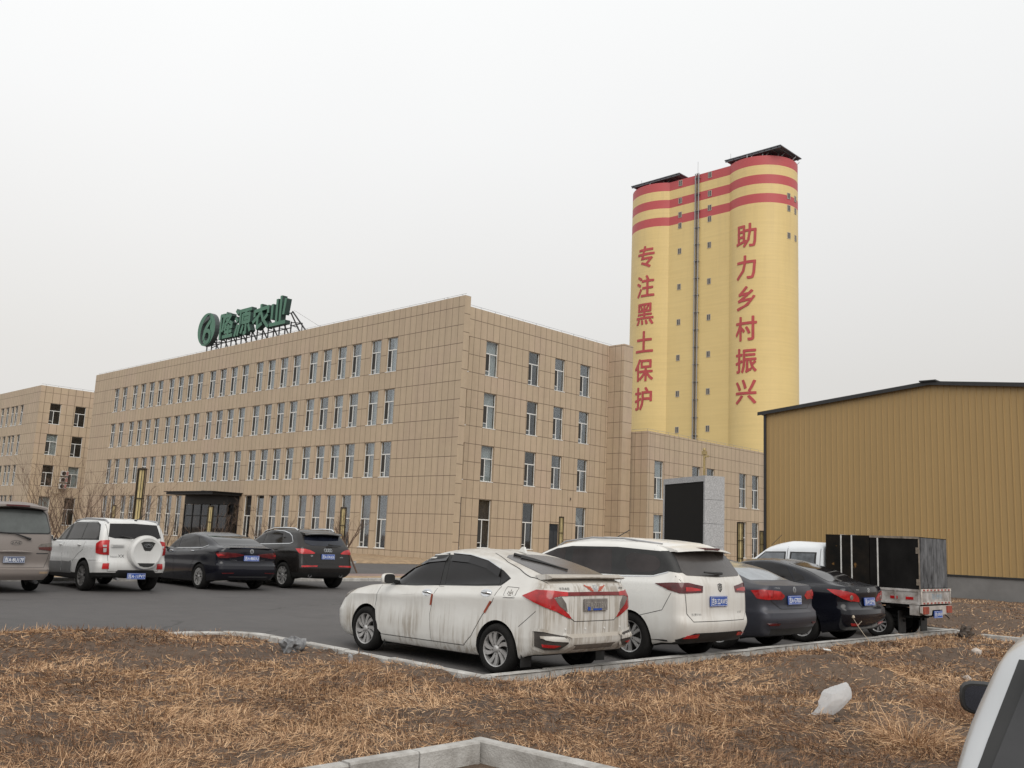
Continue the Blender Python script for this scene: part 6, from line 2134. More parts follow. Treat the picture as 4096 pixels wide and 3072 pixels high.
gt = v.patch('tailgate', 'rear', [(.60, 1.20), (.58, .50), (-.60, .50), (-.64, 1.20)], P_W3, .004)
v.gaps([('rear', [(.66, 1.60), (.62, 1.22), (.595, .49), (-.615, .49), (-.655, 1.22), (-.67, 1.6)], False), ('side', [(1.26, 1.12), (1.33, .9), (1.26, .38)], True), ('side', [(.05, 1.14), (.11, .95), (.34, .85), (.61, .66), (.65, .4)], True), ('side', [(-.30, .72), (-.78, .74)], True)], .008)
v.patch('rear_window', 'rear', [(.62, 1.28), (.47, 1.245), (-.52, 1.245), (-.65, 1.28), (-.57, 1.58), (0, 1.60), (.57, 1.58)], M['tint'], .005, parent=gt)
for mir in (False, True):
    v.patch('tail_lamp', 'corner', [(-.60, .845, 1.11), (-.70, .81, 1.18), (-.765, .70, 1.20), (-.775, .64, 1.20), (-.785, .62, .86), (-.74, .79, .87), (-.64, .85, .90)], M['red_lens'], .014, .02, mirror=mir)
    v.patch('lamp_lens', 'rear', [(.74, 1.09), (.655, 1.09), (.65, .93), (.71, .92)], M['clear_lens'], .018, .02, mirror=mir)
    v.patch('lamp_lens', 'rear', [(.75, 1.04), (.64, 1.045), (.64, 1.02), (.75, 1.015)], M['red_lens'], .022, .02, mirror=mir)
    v.patch('reflector', 'corner', [(-.79, .72, .67), (-.83, .60, .675), (-.83, .60, .545), (-.79, .73, .545)], M['red_lens'], .010, mirror=mir)
v.patch('bumper_insert', 'rear', [(.36, .525), (-.50, .525), (-.62, .42), (-.78, .40), (-.74, .36), (.74, .36), (.78, .39), (.44, .40)], M['trim'], .008)
# spare wheel cover
b = MB()
T = Matrix.Translation((-.79, -.22, .94)) @ Matrix.Rotation(math.pi / 2, 4, 'Z')
b.lathe([(.39, -.02), (.40, .06), (.40, .15), (.385, .185), (.35, .205), (.33, .208), (.31, .20), (.001, .215)], 48, 'y', None, T)
sc = b.build('spare_wheel_cover', P_W3, gt, True, 30)
b = MB()
q = [(-.17, .135), (-.10, .165), (.10, .165), (.17, .135), (.09, -.02), (.06, -.05), (-.06, -.05), (-.09, -.02)]
X0 = -1.003
b.prism(q, lambda p: (X0 - .006, -.22 + p[0], 1.03 + p[1]), lambda p: (X0 + .02, -.22 + p[0], 1.03 + p[1]))
b.build('emblem_panel', M['trim'], sc)
b = MB()
def flat_stroke(b, pts, w, x, k0=0):
    for i, (a, c) in enumerate(zip(pts[:-1], pts[1:])):
        b.bar((x - .0004 * (i + k0), a[0], a[1]), (x - .0004 * (i + k0), c[0], c[1]), .006, w)
flat_stroke(b, [(-.22 + .10 * math.cos(t), 1.10 + .042 * math.sin(t)) for t in np.linspace(0, 2 * math.pi, 20)], .012, X0 - .010)
flat_stroke(b, [(-.29, 1.085), (-.22, 1.13), (-.15, 1.085)], .016, X0 - .010, 30)
b.build('emblem', M['chrome'], sc)
b = MB()
q = [(-.21, -.245), (.21, -.245), (.15, -.31), (.05, -.335), (-.05, -.335), (-.15, -.31)]
b.prism(q, lambda p: (X0 - .003, -.22 + p[0], .94 + p[1]), lambda p: (X0 + .03, -.22 + p[0], .94 + p[1]))
b.build('cover_vent', M['trim'], sc)
b = MB()
b.box(-.80, -.785, .26, .56, 1.05, 1.12)
b.box(-.83, -.80, .28, .54, 1.085, 1.115)
b.build('tailgate_handle', P_W3, gt)
b = MB()
b.tube([(-.80, .10, 1.26), (-.79, .36, 1.315)], [.022, .008], 6)
b.build('wiper', M['trim'], gt, True)
v.plate('吉A·11PV7', -.85, -.08, .385, .0)
v.text('lettering', 'TIGGO', 'rear', (.47, .82), .04, M['dark_steel'], gt, .008)
v.text('lettering', 'XX', 'rear', (.30, .84), .07, M['dark_steel'], gt, .008)
for sy in (1, -1):
    P_ = []
    pts = [(1.42, .60), (1.2, .62), (.6, .64), (0, .64), (-.45, .62), (-.58, .60)]
    for i, (x, y) in enumerate(pts):
        h, n = v.hit(Vector((x, sy * y, 0)), Vector((0, 0, -1)))
        P_.append(h + Vector((0, 0, .006 if i in (0, len(pts) - 1) else .03)))
    b = MB()
    b.tube(P_, .02, 8)
    b.build('roof_rail', M['steel'], v.root, True)
b = MB()
b.tube([(-.45, -.10, 1.665), (-.50, -.26, 1.80), (-.51, -.29, 1.83)], [.012, .006, .004], 6)
b.lathe([(.001, 1.66), (.04, 1.66), (.03, 1.69), (.001, 1.70)], 10, 'z', None, Matrix.Translation((-.45, -.10, 0)))
b.build('roof_antenna', M['trim'], v.root)
v.handle(1.45, 1.02, P_W3)
v.handle(.32, 1.05, P_W3)
v.mirror_(1.95, .86, 1.16, P_W3, 1)
v.mirror_(1.95, -.86, 1.16, P_W3, -1)
v.patch('windscreen', 'front', [(.68, 1.15), (-.68, 1.15), (-.56, 1.52), (.56, 1.52)], M['tint'], .004)
b = MB()
b.tube([(-.55, .32, .33), (-.78, .32, .31)], .03, 10)
b.build('exhaust_pipe', M['steel'], v.root, True)
v.wheels(2.51, 1.50, .350, .235, dict(n=10, twist=.0, w0=.018, w1=.026, pair=.09, rr=.66), M['rim_dark'])

M['plate_faded'] = mat('faded_plate', (.10, .125, .21), .6, var=.2, scale=12)
# 8. beige van at the left edge
P_V = paint('beige_van_paint', (0.215, 0.188, 0.172), 0.42, 0.15, dirt=.4, dirt_col=(.17, .145, .13), settle=.5)
v = Vehicle('parked_van', 'dusty beige van with dull tail lamp cut off by the left picture edge', 'van', 22.57, -34.9, math.pi, [
    R(-.7, 3.4, .55, [(-.6, .33), (0, .25), (3.3, .24)], mat=1, rr=.1, rf=.2, sharp=True),
    R(-.96, 3.7, .82, [(-.9, .29), (-.5, .30), (-.3, .27), (2.6, .24), (3.6, .28)], rr=.16, br=.08, sharp=True),
    R(-1.05, 3.78, .885, [(-1, .42), (-.4, .42), (2.7, .42), (3.6, .42)], br=.09, rr=.17),
    R(-1.06, 3.79, .892, [(-1, .52), (-.4, .52), (2.7, .52), (3.6, .52)], br=.09, rr=.17, sharp=True),
    R(-1.0, 3.72, .895, [(-1, .56), (-.4, .58), (2.7, .60), (3.6, .6)], br=.08, rr=.17, bf=.28),
    R(-1.0, 3.6, .905, [(-1, .90), (-.3, .90), (2.7, .88), (3.5, .80)], br=.08, rr=.17, bf=.36),
    R(-.98, 3.3, .895, [(-1, 1.12), (-.3, 1.12), (2.0, 1.08), (3.4, .95)], br=.08, rr=.17, bf=.40),
    R(-.955, 3.0, .885, [(-.9, 1.24), (-.3, 1.24), (2.0, 1.2), (3.0, 1.12)], br=.08, rr=.16, bf=.36),
    R(-.88, 2.5, .835, [(-.83, 1.55), (0, 1.55), (2.5, 1.5)], br=.09, rr=.17, bf=.25),
    R(-.78, 2.1, .765, [(-.75, 1.82), (0, 1.84), (2.1, 1.78)], br=.09, rr=.18, bf=.2),
    R(-.62, 1.9, .58, [(-.62, 1.93), (0, 1.95), (1.9, 1.90)], br=.06, rr=.16, bf=.1),
    R(-.3, 1.6, .02, [(-.3, 1.965), (.5, 1.985), (1.6, 1.95)], br=0, rr=.005, bf=0, rf=.005)],
    [P_V, M['under'], M['trim']], [(0, .33, .38, .905), (3.08, .33, .38, .905)], sub=5, ns=30)
v.patch('rear_window', 'rear', [(.80, 1.33), (.76, 1.285), (0, 1.27), (-.76, 1.285), (-.80, 1.33), (-.70, 1.72), (-.60, 1.81), (0, 1.83), (.60, 1.81), (.70, 1.72)], M['trim'], .003)
gt = v.patch('rear_window', 'rear', [(.77, 1.35), (.73, 1.31), (0, 1.30), (-.73, 1.31), (-.77, 1.35), (-.675, 1.70), (-.58, 1.785), (0, 1.80), (.58, 1.785), (.675, 1.70)], mat('dusty_green_glass', (.105, .115, .112), .22, var=.3, scale=1.2, spec=.4), .007)
v.gaps([('rear', [(.85, 1.28), (.80, .95), (.76, .70), (.70, .56), (-.70, .56), (-.76, .70), (-.80, .95), (-.85, 1.28)], False)], .009)
for mir in (False, True):
    v.patch('tail_lamp', 'corner', [(-.80, .87, 1.09), (-.93, .80, 1.10), (-.99, .62, 1.07), (-1.0, .56, 1.01), (-1.0, .58, .955), (-.93, .80, .925), (-.82, .87, .94)], M['smoke_lens'], .012, mirror=mir)
    v.patch('tail_lamp', 'corner', [(-.80, .87, 1.01), (-.93, .80, 1.01), (-1.0, .57, 1.0), (-1.0, .58, .955), (-.93, .80, .925), (-.82, .87, .94)], mat('brown_red_lens', (.09, .022, .018), .3, var=.3), .015, mirror=mir)
    v.patch('reflector', 'rear', [(.80, .475), (.60, .475), (.60, .43), (.78, .43)], mat('dusty_amber', (.30, .22, .15), .5), .006, mirror=mir)
b = MB()
b.tube([(-1.02, .40, .89), (-1.04, .2, .90), (-1.045, 0, .905), (-1.04, -.2, .90), (-1.02, -.40, .89)], [.010, .022, .026, .022, .010], 8)
b.build('tailgate_handle', P_V, v.root, True)
b = MB()
rows = []
for y in np.linspace(-.66, .66, 13):
    q = (abs(y) / .66) ** 2
    rows.append([(-.62 + .04 * q, y, 1.95 - .05 * q), (-.85, y, 1.935 - .06 * q), (-1.0 + .10 * q, y, 1.905 - .06 * q), (-1.0 + .10 * q, y, 1.865 - .06 * q), (-.85, y, 1.86 - .05 * q), (-.76, y, 1.85 - .05 * q)])
for i in range(12):
    for k in range(5):
        b.quad([rows[i][k], rows[i + 1][k], rows[i + 1][k + 1], rows[i][k + 1]][::-1])
b.quad(rows[0])
b.quad(rows[-1][::-1])
b.build('spoiler', P_V, v.root, True, 50)
b = MB()
b.box(-1.006, -.99, -.24, .24, 1.87, 1.90)
b.build('brake_light', M['deep_red'], v.root)
b = MB()
b.tube([(-1.005, -.34, 1.17), (-1.0, -.2, 1.22), (-.985, .0, 1.285), (-.985, .5, 1.31)], [.03, .018, .014, .012], 6)
b.build('wiper', M['trim'], v.root, True)
v.plate('吉A·8U17F', -1.012, -.05, .725, .0, 'plate_faded')
v.badge((-.06, 1.085), E_LET, M['dark_steel'], (.24, .10), None, .006)
b = MB()
v.line(b, 'rear', [(-.50, .865), (-.76, .868)], .02, .006)
b.build('lettering', M['dark_steel'], v.root)
b = MB()
b.tube([(-.75, -.52, .27), (-1.04, -.55, .25)], .04, 10)
b.build('exhaust_pipe', M['dark_steel'], v.root, True)
v.patch('side_window', 'side', [(2.6, 1.25), (1.9, 1.70), (-.55, 1.74), (-.68, 1.32)], M['tint'], .005, both=True)
v.mirror_(2.4, .90, 1.28, P_V, 1)
v.wheels(3.08, 1.57, .33, .215, dict(n=8, twist=.0, w0=.02, w1=.03, rr=.62), M['rim_dark'])

# 9. small double cab truck
P_T = paint('truck_white_paint', (0.70, 0.73, 0.76), 0.3, 0.4, dirt=.12, dirt_col=(.38, .35, .31), settle=.2)
M['bed_paint'] = mat('worn_bed_paint', (0.40, 0.39, 0.38), .55, .1, var=.5, scale=3.5, dark=(.16, .13, .11))
v = Vehicle('parked_truck', 'small white double cab truck with a battered flat bed, last in the parked row', 'truck', 37.4, -22.2, math.pi, [
    R(1.30, 3.5, .55, [(1.2, .33), (3.3, .26)], mat=1, rr=.06, rf=.2, br=0, sharp=True),
    R(1.18, 3.72, .74, [(1.2, .38), (2.6, .34), (3.6, .30)], rr=.05, br=0),
    R(1.16, 3.80, .79, [(1.2, .55), (2.6, .52), (3.6, .48)], rr=.05, br=0),
    R(1.15, 3.78, .80, [(1.2, .95), (2.6, .92), (3.6, .85)], rr=.05, br=0, bf=.22),
    R(1.15, 3.55, .798, [(1.2, 1.18), (2.6, 1.15), (3.5, 1.05)], rr=.05, br=0, bf=.3, sharp=True),
    R(1.16, 3.32, .785, [(1.2, 1.30), (2.6, 1.28), (3.3, 1.22)], rr=.05, br=0, bf=.25),
    R(1.17, 2.85, .74, [(1.2, 1.62), (2.6, 1.58), (2.9, 1.54)], rr=.06, br=0, bf=.18),
    R(1.18, 2.62, .695, [(1.2, 1.75), (2.6, 1.71)], rr=.07, br=0, bf=.15),
    R(1.24, 2.5, .58, [(1.2, 1.815), (2.0, 1.82), (2.5, 1.76)], rr=.07, br=0, bf=.1),
    R(1.45, 2.3, .02, [(1.4, 1.85), (2.0, 1.855), (2.3, 1.83)], br=0, rr=.005, bf=0, rf=.005)],
    [P_T, M['under'], M['trim']], [(3.0, .30, .35, .80)], sub=5, ns=26)
v.patch('window_seal', 'side', [(2.86, 1.26), (2.80, 1.40), (2.56, 1.61), (2.03, 1.63), (2.03, 1.27)], M['trim'], .004, both=True)
v.patch('side_window', 'side', [(2.79, 1.30), (2.75, 1.40), (2.53, 1.585), (2.06, 1.60), (2.06, 1.30)], mat('truck_glass', (.17, .185, .20), .1, var=.35, scale=4), .008, both=True)
v.patch('window_seal', 'side', [(1.94, 1.27), (1.93, 1.63), (1.32, 1.64), (1.33, 1.27)], M['trim'], .004, both=True, rnd_=0)
v.patch('side_window', 'side', [(1.90, 1.30), (1.89, 1.605), (1.36, 1.61), (1.37, 1.30)], mat('truck_glass_rear', (.10, .11, .12), .1, var=.5, scale=5), .008, both=True)
v.gaps([('side', [(1.99, 1.74), (2.0, 1.2), (1.98, .5)], True), ('side', [(1.235, 1.72), (1.24, .5)], True)], .010)
b = MB()
b.tube([(2.45, .60, 1.76), (2.2, .60, 1.99)], .006, 5)
b.build('roof_antenna', M['trim'], v.root)
v.mirror_(2.8, .80, 1.35, M['trim'], 1)
b = MB()
b.box(-.86, 1.12, -.74, .74, .66, .70)
for y in (.35, -.35):
    b.box(-.85, 3.0, y - .04, y + .04, .44, .58)
for x in (-.7, -.2, .4, .9):
    b.box(x - .04, x + .04, -.74, .74, .60, .66)
b.build('chassis', M['under'], v.root)
for sy in (1, -1):
    b = MB()
    y0 = sy * .76
    b.box(-.86, 1.10, min(y0, y0 + sy * .03), max(y0, y0 + sy * .03), .74, .985)
    b.box(-.86, 1.10, min(y0, y0 + sy * .045), max(y0, y0 + sy * .045), .955, 1.0)
    b.box(-.87, 1.11, min(y0, y0 + sy * .05), max(y0, y0 + sy * .05), .705, .745)
    for x in (-.86, -.4, .1, .6, 1.07):
        b.box(x, x + .03, min(y0 + sy * .03, y0 + sy * .045), max(y0 + sy * .03, y0 + sy * .045), .745, .955)
    sb = b.build('bed_side', M['bed_paint'], v.root)
    for x in (-.35, -.66):
        b = MB()
        b.box(x - .075, x + .075, min(y0 + sy * .031, y0 + sy * .036), max(y0 + sy * .031, y0 + sy * .036), .795, .85)
        b.build('reflective_strip', M['red_lens'], sb)
b = MB()
b.box(-.88, -.85, -.78, .78, .735, .985)
tgt = b.build('tailboard', M['bed_paint'], v.root)
b = MB()
b.box(-.90, -.88, -.79, .79, .965, 1.015)
b.box(-.90, -.88, -.79, .79, .715, .757)
b.box(-.893, -.88, .74, .79, .757, .965)
b.box(-.893, -.88, -.79, -.74, .757, .965)
b.build('tailboard_frame', mat('worn_white_steel', (.5, .46, .42), .6, var=.4, scale=6), tgt)
b = MB()
for k in range(8):
    y = -.70 + .19 * k
    b.box(-.905, -.9, y, y + .09, .975, 1.005)
    b.box(-.905, -.9, y, y + .09, .722, .750)
b.build('reflective_strip', mat('worn_red_stripe', (.34, .07, .055), .5, var=.4, scale=9), tgt)
me = text_mesh('吉J·S9593')
b = MB()
k = .56 / me['w']
b.v = [(-.8815, -.05 - q.co.x * k, .855 + q.co.y * .13 / me['h']) for q in me.vertices]
for pl in me.polygons:
    b.f.append(tuple(pl.vertices))
    b.m.append(0)
b.build('lettering', mat('faded_blue_lettering', (.17, .29, .38), .6, var=.3, scale=20), tgt)
b = MB()
b.prism([(-.80, .68), (.80, .68), (.80, .55), (.60, .50), (.30, .50), (.26, .60), (-.26, .60), (-.30, .50), (-.60, .50), (-.80, .55)], lambda p: (-.90, p[0], p[1]), lambda p: (-.86, p[0], p[1]))
rb = b.build('rear_bumper', mat('grey_bumper_paint', (.40, .37, .34), .55, var=.3, scale=5), v.root)
for sy in (1, -1):
    b = MB()
    y = sy * .62
    b.box(-.925, -.90, y - .13, y + .13, .53, .67)
    b.build('tail_lamp', mat('dirty_red_lens', (.32, .055, .03), .35, var=.4, scale=8), v.root)
    b = MB()
    b.box(-.42, -.40, sy * .56 - .16, sy * .56 + .18, .12, .56)
    b.build('mud_flap', M['trim'], v.root)
    b = MB()
    b.box(-.84, -.66, min(sy * .6, sy * .8), max(sy * .6, sy * .8), .50, .70)
    b.build('side_bracket', M['bed_paint'], v.root)
v.plate('吉J·S9593', -.912, -.02, .51, .0)
b = MB()
b.tube([(0, -.7, .30), (0, .7, .30)], .05, 10)
b.lathe([(.001, -.13), (.09, -.1), (.13, 0), (.09, .1), (.001, .13)], 14, 'y', None, Matrix.Translation((0, 0, .3)))
for sy in (1, -1):
    b.bar((-.6, sy * .5, .44), (.6, sy * .5, .44), .05, .04)
    b.bar((-.45, sy * .5, .36), (.45, sy * .5, .36), .05, .05)
b.tube([(-.9, -.4, .50), (-.95, -.46, .44), (-.93, -.55, .42)], .012, 6)
b.build('rear_axle', M['under'], v.root)
v.wheels(3.0, 1.34, .285, .175, dict(n=10, twist=.0, w0=.01, w1=.02, rr=.62), M['rim'])

# black boxes carried on the truck
M['black_ply'] = mat('scuffed_black_panel', (0.0075, 0.007, 0.0068), .75, var=.9, scale=2.6, dark=(.0035, .0033, .0032), stretch=(1, 1, .6), spec=.12)
M['rust_ply'], _t = newmat('stained_black_panel', .75, spec=.12)
_o = _t.new('TexCoord').outputs['Object']
_c = _t.ramp(_t.noise(_o, 3.0, 7, .7), [(.38, (.006, .0058, .0055)), (.6, (.014, .011, .0085)), (.74, (.034, .025, .018))])
_c = _t.mix(_t.new('MapRange', Value=_t.noise(_o, 4.5, 3, .5), From__Min=.66, From__Max=.70).outputs[0], _c, (.16, .085, .028))
_t.l.new(_c, _t.b.inputs['Base Color'])
M['grey_ply'] = mat('scuffed_grey_panel', (0.105, 0.107, 0.112), .7, var=.8, scale=7, dark=(.018, .018, .020), stretch=(1, 1, .35), spec=.2)
M['strap'] = mat('white_strip', (.55, .54, .52), .6, var=.2, scale=9)
def crate(label, x0, x1, panel, seams):
    # vehicle local x forward is -X in the world
    X = lambda x: 37.4 - x
    Y = lambda y: -22.2 - y
    r = tag(empty('panel_crate', (X((x0 + x1) / 2), -22.2, .70)), label, 'crate', 'black crates on the small truck')
    o_ = Vector(r.location)
    def wb(b, xa, xb, ya, yb, za, zb):
        b.box(min(X(xa), X(xb)) - o_.x, max(X(xa), X(xb)) - o_.x, min(Y(ya), Y(yb)) - o_.y, max(Y(ya), Y(yb)) - o_.y, za - o_.z, zb - o_.z)
    b = MB()
    wb(b, x0, x1, -.75, .75, .705, 2.03)
    b.build('panel_box', panel, r)
    b = MB()
    for s in seams:
        wb(b, s - .014, s + .014, .751, .757, .99, 2.034)
        wb(b, s - .014, s + .014, -.75, .757, 2.031, 2.036)
    b.build('white_strip', M['strap'], r)
    return r, wb
r, wb = crate('stained black crate with two white strips right behind the truck cab', .16, 1.10, M['rust_ply'], [.76, .53])
r, wb = crate('plain black crate with scuffed grey doors at the rear of the truck bed', -.845, .145, M['black_ply'], [-.02])
b = MB()
wb(b, -.852, -.848, .01, .735, 1.03, 2.015)
wb(b, -.852, -.848, -.735, -.005, 1.03, 2.015)
b.build('door', M['grey_ply'], r)
b = MB()
wb(b, -.858, -.84, .736, .758, 1.0, 2.03)
wb(b, -.85, .145, .751, .762, 1.99, 2.035)
wb(b, -.79, -.84, .752, .762, 1.70, 1.82)
wb(b, -.79, -.84, .752, .762, 1.08, 1.20)
b.build('edge_trim', mat('rusty_pale_trim', (.20, .165, .13), .6, var=.6, scale=9), r)
# 10. silver hatchback close to the camera at the right edge
P_SV = paint('silver_paint', (.52, .53, .54), .3, .4, .55, dirt=.10, dirt_col=(.30, .28, .25), settle=.1)
HD = math.radians(100.4)
SVX, SVY = 45.36, -39.105
v = Vehicle('parked_car', 'silver hatchback close by at the right picture edge with its dark wing mirror out', 'car', SVX, SVY, HD, [
    R(-.5, 3.0, .52, [(-.6, .30), (0, .2), (3.3, .2)], mat=1, rr=.1, rf=.2, sharp=True),
    R(-.66, 3.2, .76, [(-.9, .34), (-.3, .24), (2.3, .2), (3.3, .22)], rr=.14, br=.08),
    R(-.74, 3.3, .83, [(-.9, .50), (0, .45), (3.3, .42)], rr=.16, br=.09),
    R(-.72, 3.28, .835, [(-.9, .72), (0, .72), (3.3, .6)], rr=.18, br=.09),
    R(-.70, 3.15, .832, [(-.9, .92), (0, .90), (2.4, .82), (3.2, .74)], rr=.2, br=.10, bf=.34),
    R(-.68, 2.9, .80, [(-.9, 1.02), (0, 1.0), (2.4, .90), (3.0, .84)], rr=.2, br=.10, bf=.36),
    R(-.64, 2.25, .77, [(-.9, 1.10), (0, 1.06), (2.25, .99)], rr=.10, br=.08, bf=.25),
    R(-.50, 1.85, .70, [(-.6, 1.33), (0, 1.30), (1.85, 1.22)], rr=.09, br=.07, bf=.18),
    R(-.40, 1.4, .62, [(-.4, 1.46), (.5, 1.47), (1.4, 1.40)], rr=.09, br=.06, bf=.13),
    R(-.30, 1.25, .46, [(-.3, 1.495), (.5, 1.51), (1.25, 1.45)], rr=.12, br=.05, bf=.1),
    R(0, 1.0, .02, [(0, 1.515), (.5, 1.525), (1.0, 1.50)], br=0, rr=.005, bf=0, rf=.005)],
    [P_SV, M['under'], M['trim']], [(0, .30, .35, .835), (2.5, .30, .35, .835)], sub=5, ns=28)
v.patch('window_seal', 'rear', [(.70, 1.09), (.66, 1.03), (0, 1.01), (-.66, 1.03), (-.70, 1.09), (-.585, 1.43), (0, 1.46), (.585, 1.43)], M['trim'], .004, step=.03)
v.patch('rear_window', 'rear', [(.665, 1.11), (.62, 1.06), (0, 1.04), (-.62, 1.06), (-.665, 1.11), (-.555, 1.41), (0, 1.44), (.555, 1.41)], mat('grey_rear_glass', (.045, .045, .047), .12, var=.25, scale=2, spec=.4), .009)
b = MB()
rows = []
for y in np.linspace(-.56, .56, 13):
    q = (abs(y) / .56) ** 2
    rows.append([(-.30, y, 1.49 - .04 * q), (-.55 + .08 * q, y, 1.475 - .045 * q), (-.60 + .10 * q, y, 1.455 - .045 * q), (-.55 + .1 * q, y, 1.43 - .04 * q), (-.42, y, 1.42 - .04 * q)])
for i in range(12):
    for k in range(4):
        b.quad([rows[i][k], rows[i + 1][k], rows[i + 1][k + 1], rows[i][k + 1]][::-1])
b.quad(rows[0])
b.quad(rows[-1][::-1])
b.build('spoiler', P_SV, v.root, True, 50)
v.patch('side_window', 'side', [(1.9, 1.03), (1.5, 1.28), (.9, 1.42), (.95, 1.06)], M['tint'], .005, both=True)
v.patch('side_window', 'side', [(.88, 1.06), (.84, 1.42), (.1, 1.40), (-.25, 1.28), (-.30, 1.10)], M['tint'], .005, both=True)
for mir in (False, True):
    v.patch('tail_lamp', 'corner', [(-.40, .80, .98), (-.62, .68, 1.0), (-.70, .50, .96), (-.70, .50, .80), (-.60, .74, .78), (-.45, .81, .84)], M['red_lens'], .012, mirror=mir)
M['dim_mirror'] = mat('dim_reflection_glass', (.10, .115, .15), .08, .8, var=.2)  # dark blue tint puts a dimmer reflection into the glass colour
v.mirror_(1.90, .86, 1.04, M['trim'], 1, (.11, .22, .155), 'dim_mirror')
v.root.location.z = -.05
v.mirror_(1.78, -.80, 1.0, M['trim'], -1, (.11, .24, .17))
v.wheels(2.5, 1.47, .30, .19, dict(n=10, twist=.1, w0=.014, w1=.026, rr=.68), M['rim'])

# ================================================================== VERGE WITH DRY GRASS
_rg = np.random.default_rng(5)
_L = _rg.random((256, 256))
def vnoise(x, y, s, ox=0.0):
    x, y = np.asarray(x) * s + 100.3 + ox, np.asarray(y) * s + 130.7 + ox * 1.7
    xi, yi = np.floor(x).astype(int), np.floor(y).astype(int)
    fx, fy = x - xi, y - yi
    fx, fy = fx * fx * (3 - 2 * fx), fy * fy * (3 - 2 * fy)
    g = lambda a, c: _L[a % 256, c % 256]
    return (g(xi, yi) * (1 - fx) + g(xi + 1, yi) * fx) * (1 - fy) + (g(xi, yi + 1) * (1 - fx) + g(xi + 1, yi + 1) * fx) * fy
MOUNDS = [(40.1, -30.6, 1.0, .24), (39.3, -29.3, .8, .13), (41.7, -32.9, .9, .13), (40.0, -26.5, .7, .16), (40.7, -27.3, .8, .12), (42.3, -31.4, .9, .16),
          (36.9, -18.8, 1.3, .30), (35.9, -14.8, 1.7, .32), (38.8, -18.2, 1.2, .22), (33.5, -16.5, 1.2, .25), (38.75, -21.2, .45, .12), (42.9, -33.2, .7, .1)]
def ground_z(x, y):
    x, y = np.asarray(x, float), np.asarray(y, float)
    z = .075 + .05 * (vnoise(x, y, .7) - .5) + .05 * (vnoise(x, y, 2.3, 7) - .5) + .03 * (vnoise(x, y, 6.0, 3) - .5)
    for (a, c, r, h) in MOUNDS:
        d2 = ((x - a) ** 2 + (y - c) ** 2) / r ** 2
        z = z + h * np.exp(-d2 * 1.6) * (.65 + .7 * vnoise(x, y, 3.1, 11))
    z = z + .15 * np.exp(-((x - 33.4) / .75) ** 2) / (1 + np.exp((y + 35.9) * 4)) * (.7 + .6 * vnoise(x, y, 1.3, 5))
    b_ = bare(x, y)
    z = z + b_ * (.06 * (vnoise(x, y, 5.0, 51) - .5) + .045 * (vnoise(x, y, 11.0, 57) - .5))
    return z
def bare(x, y):
    m = 0.0
    for (a, c, r, h) in MOUNDS:
        m = m + np.exp(-(((x - a) ** 2 + (y - c) ** 2) / r ** 2) * 1.3)
    m = m + np.clip((vnoise(x, y, .45, 21) - .64) * 5, 0, 1)
    m = m + .9 * ((x > 33.6) & (x < 38.1) & (y < -34.6) & (y > -35.15 - .25 * vnoise(x, y, 1.5, 9)))
    m = m + .5 * ((y > -20) & (vnoise(x, y, .5, 31) > .45))
    return np.clip(m, 0, 1)
def on_verge(x, y):
    lot = (x < 38.16) & (y > -34.64) & (y < -20.26)
    left = (x < 32.6) & (y < -20.26)
    arc_ = (x < 33.55) & (y > -35.37) & (y < -20.26) & (((x - 33.55) ** 2 + (y + 35.37) ** 2) > .97 ** 2)
    pit = (x > 40.17) & (y < -36.68)
    pit2 = (x > 43.2) & (y < -34.6)
    return ~(lot | left | arc_ | pit | pit2) & (x > 29.5) & (x < 49) & (y > -62) & (y < -.9)
def grid_patch(xs, ys):
    X, Y = np.meshgrid(xs, ys, indexing='ij')
    Z = ground_z(X, Y)
    nx, ny = X.shape
    V = np.stack([X, Y, Z], -1).reshape(-1, 3)
    I = np.arange(nx * ny).reshape(nx, ny)
    F = np.stack([I[:-1, :-1], I[1:, :-1], I[1:, 1:], I[:-1, 1:]], -1).reshape(-1, 4)
    C = V[F].mean(1)
    F = F[on_verge(C[:, 0], C[:, 1])]
    return V, F
xs = np.arange(29.5, 49.01, .12)
ys = np.concatenate([np.arange(-62, -42, .5), np.arange(-42, -22, .12), np.arange(-22, -.6, .25)])
V, F = grid_patch(xs, ys)
me = bpy.data.meshes.new('verge')
me.from_pydata(V.tolist(), [], F.tolist())
me.materials.append(M['soil'])
me.polygons.foreach_set('use_smooth', [True] * len(me.polygons))
tag(obj('verge', me), kind='structure')

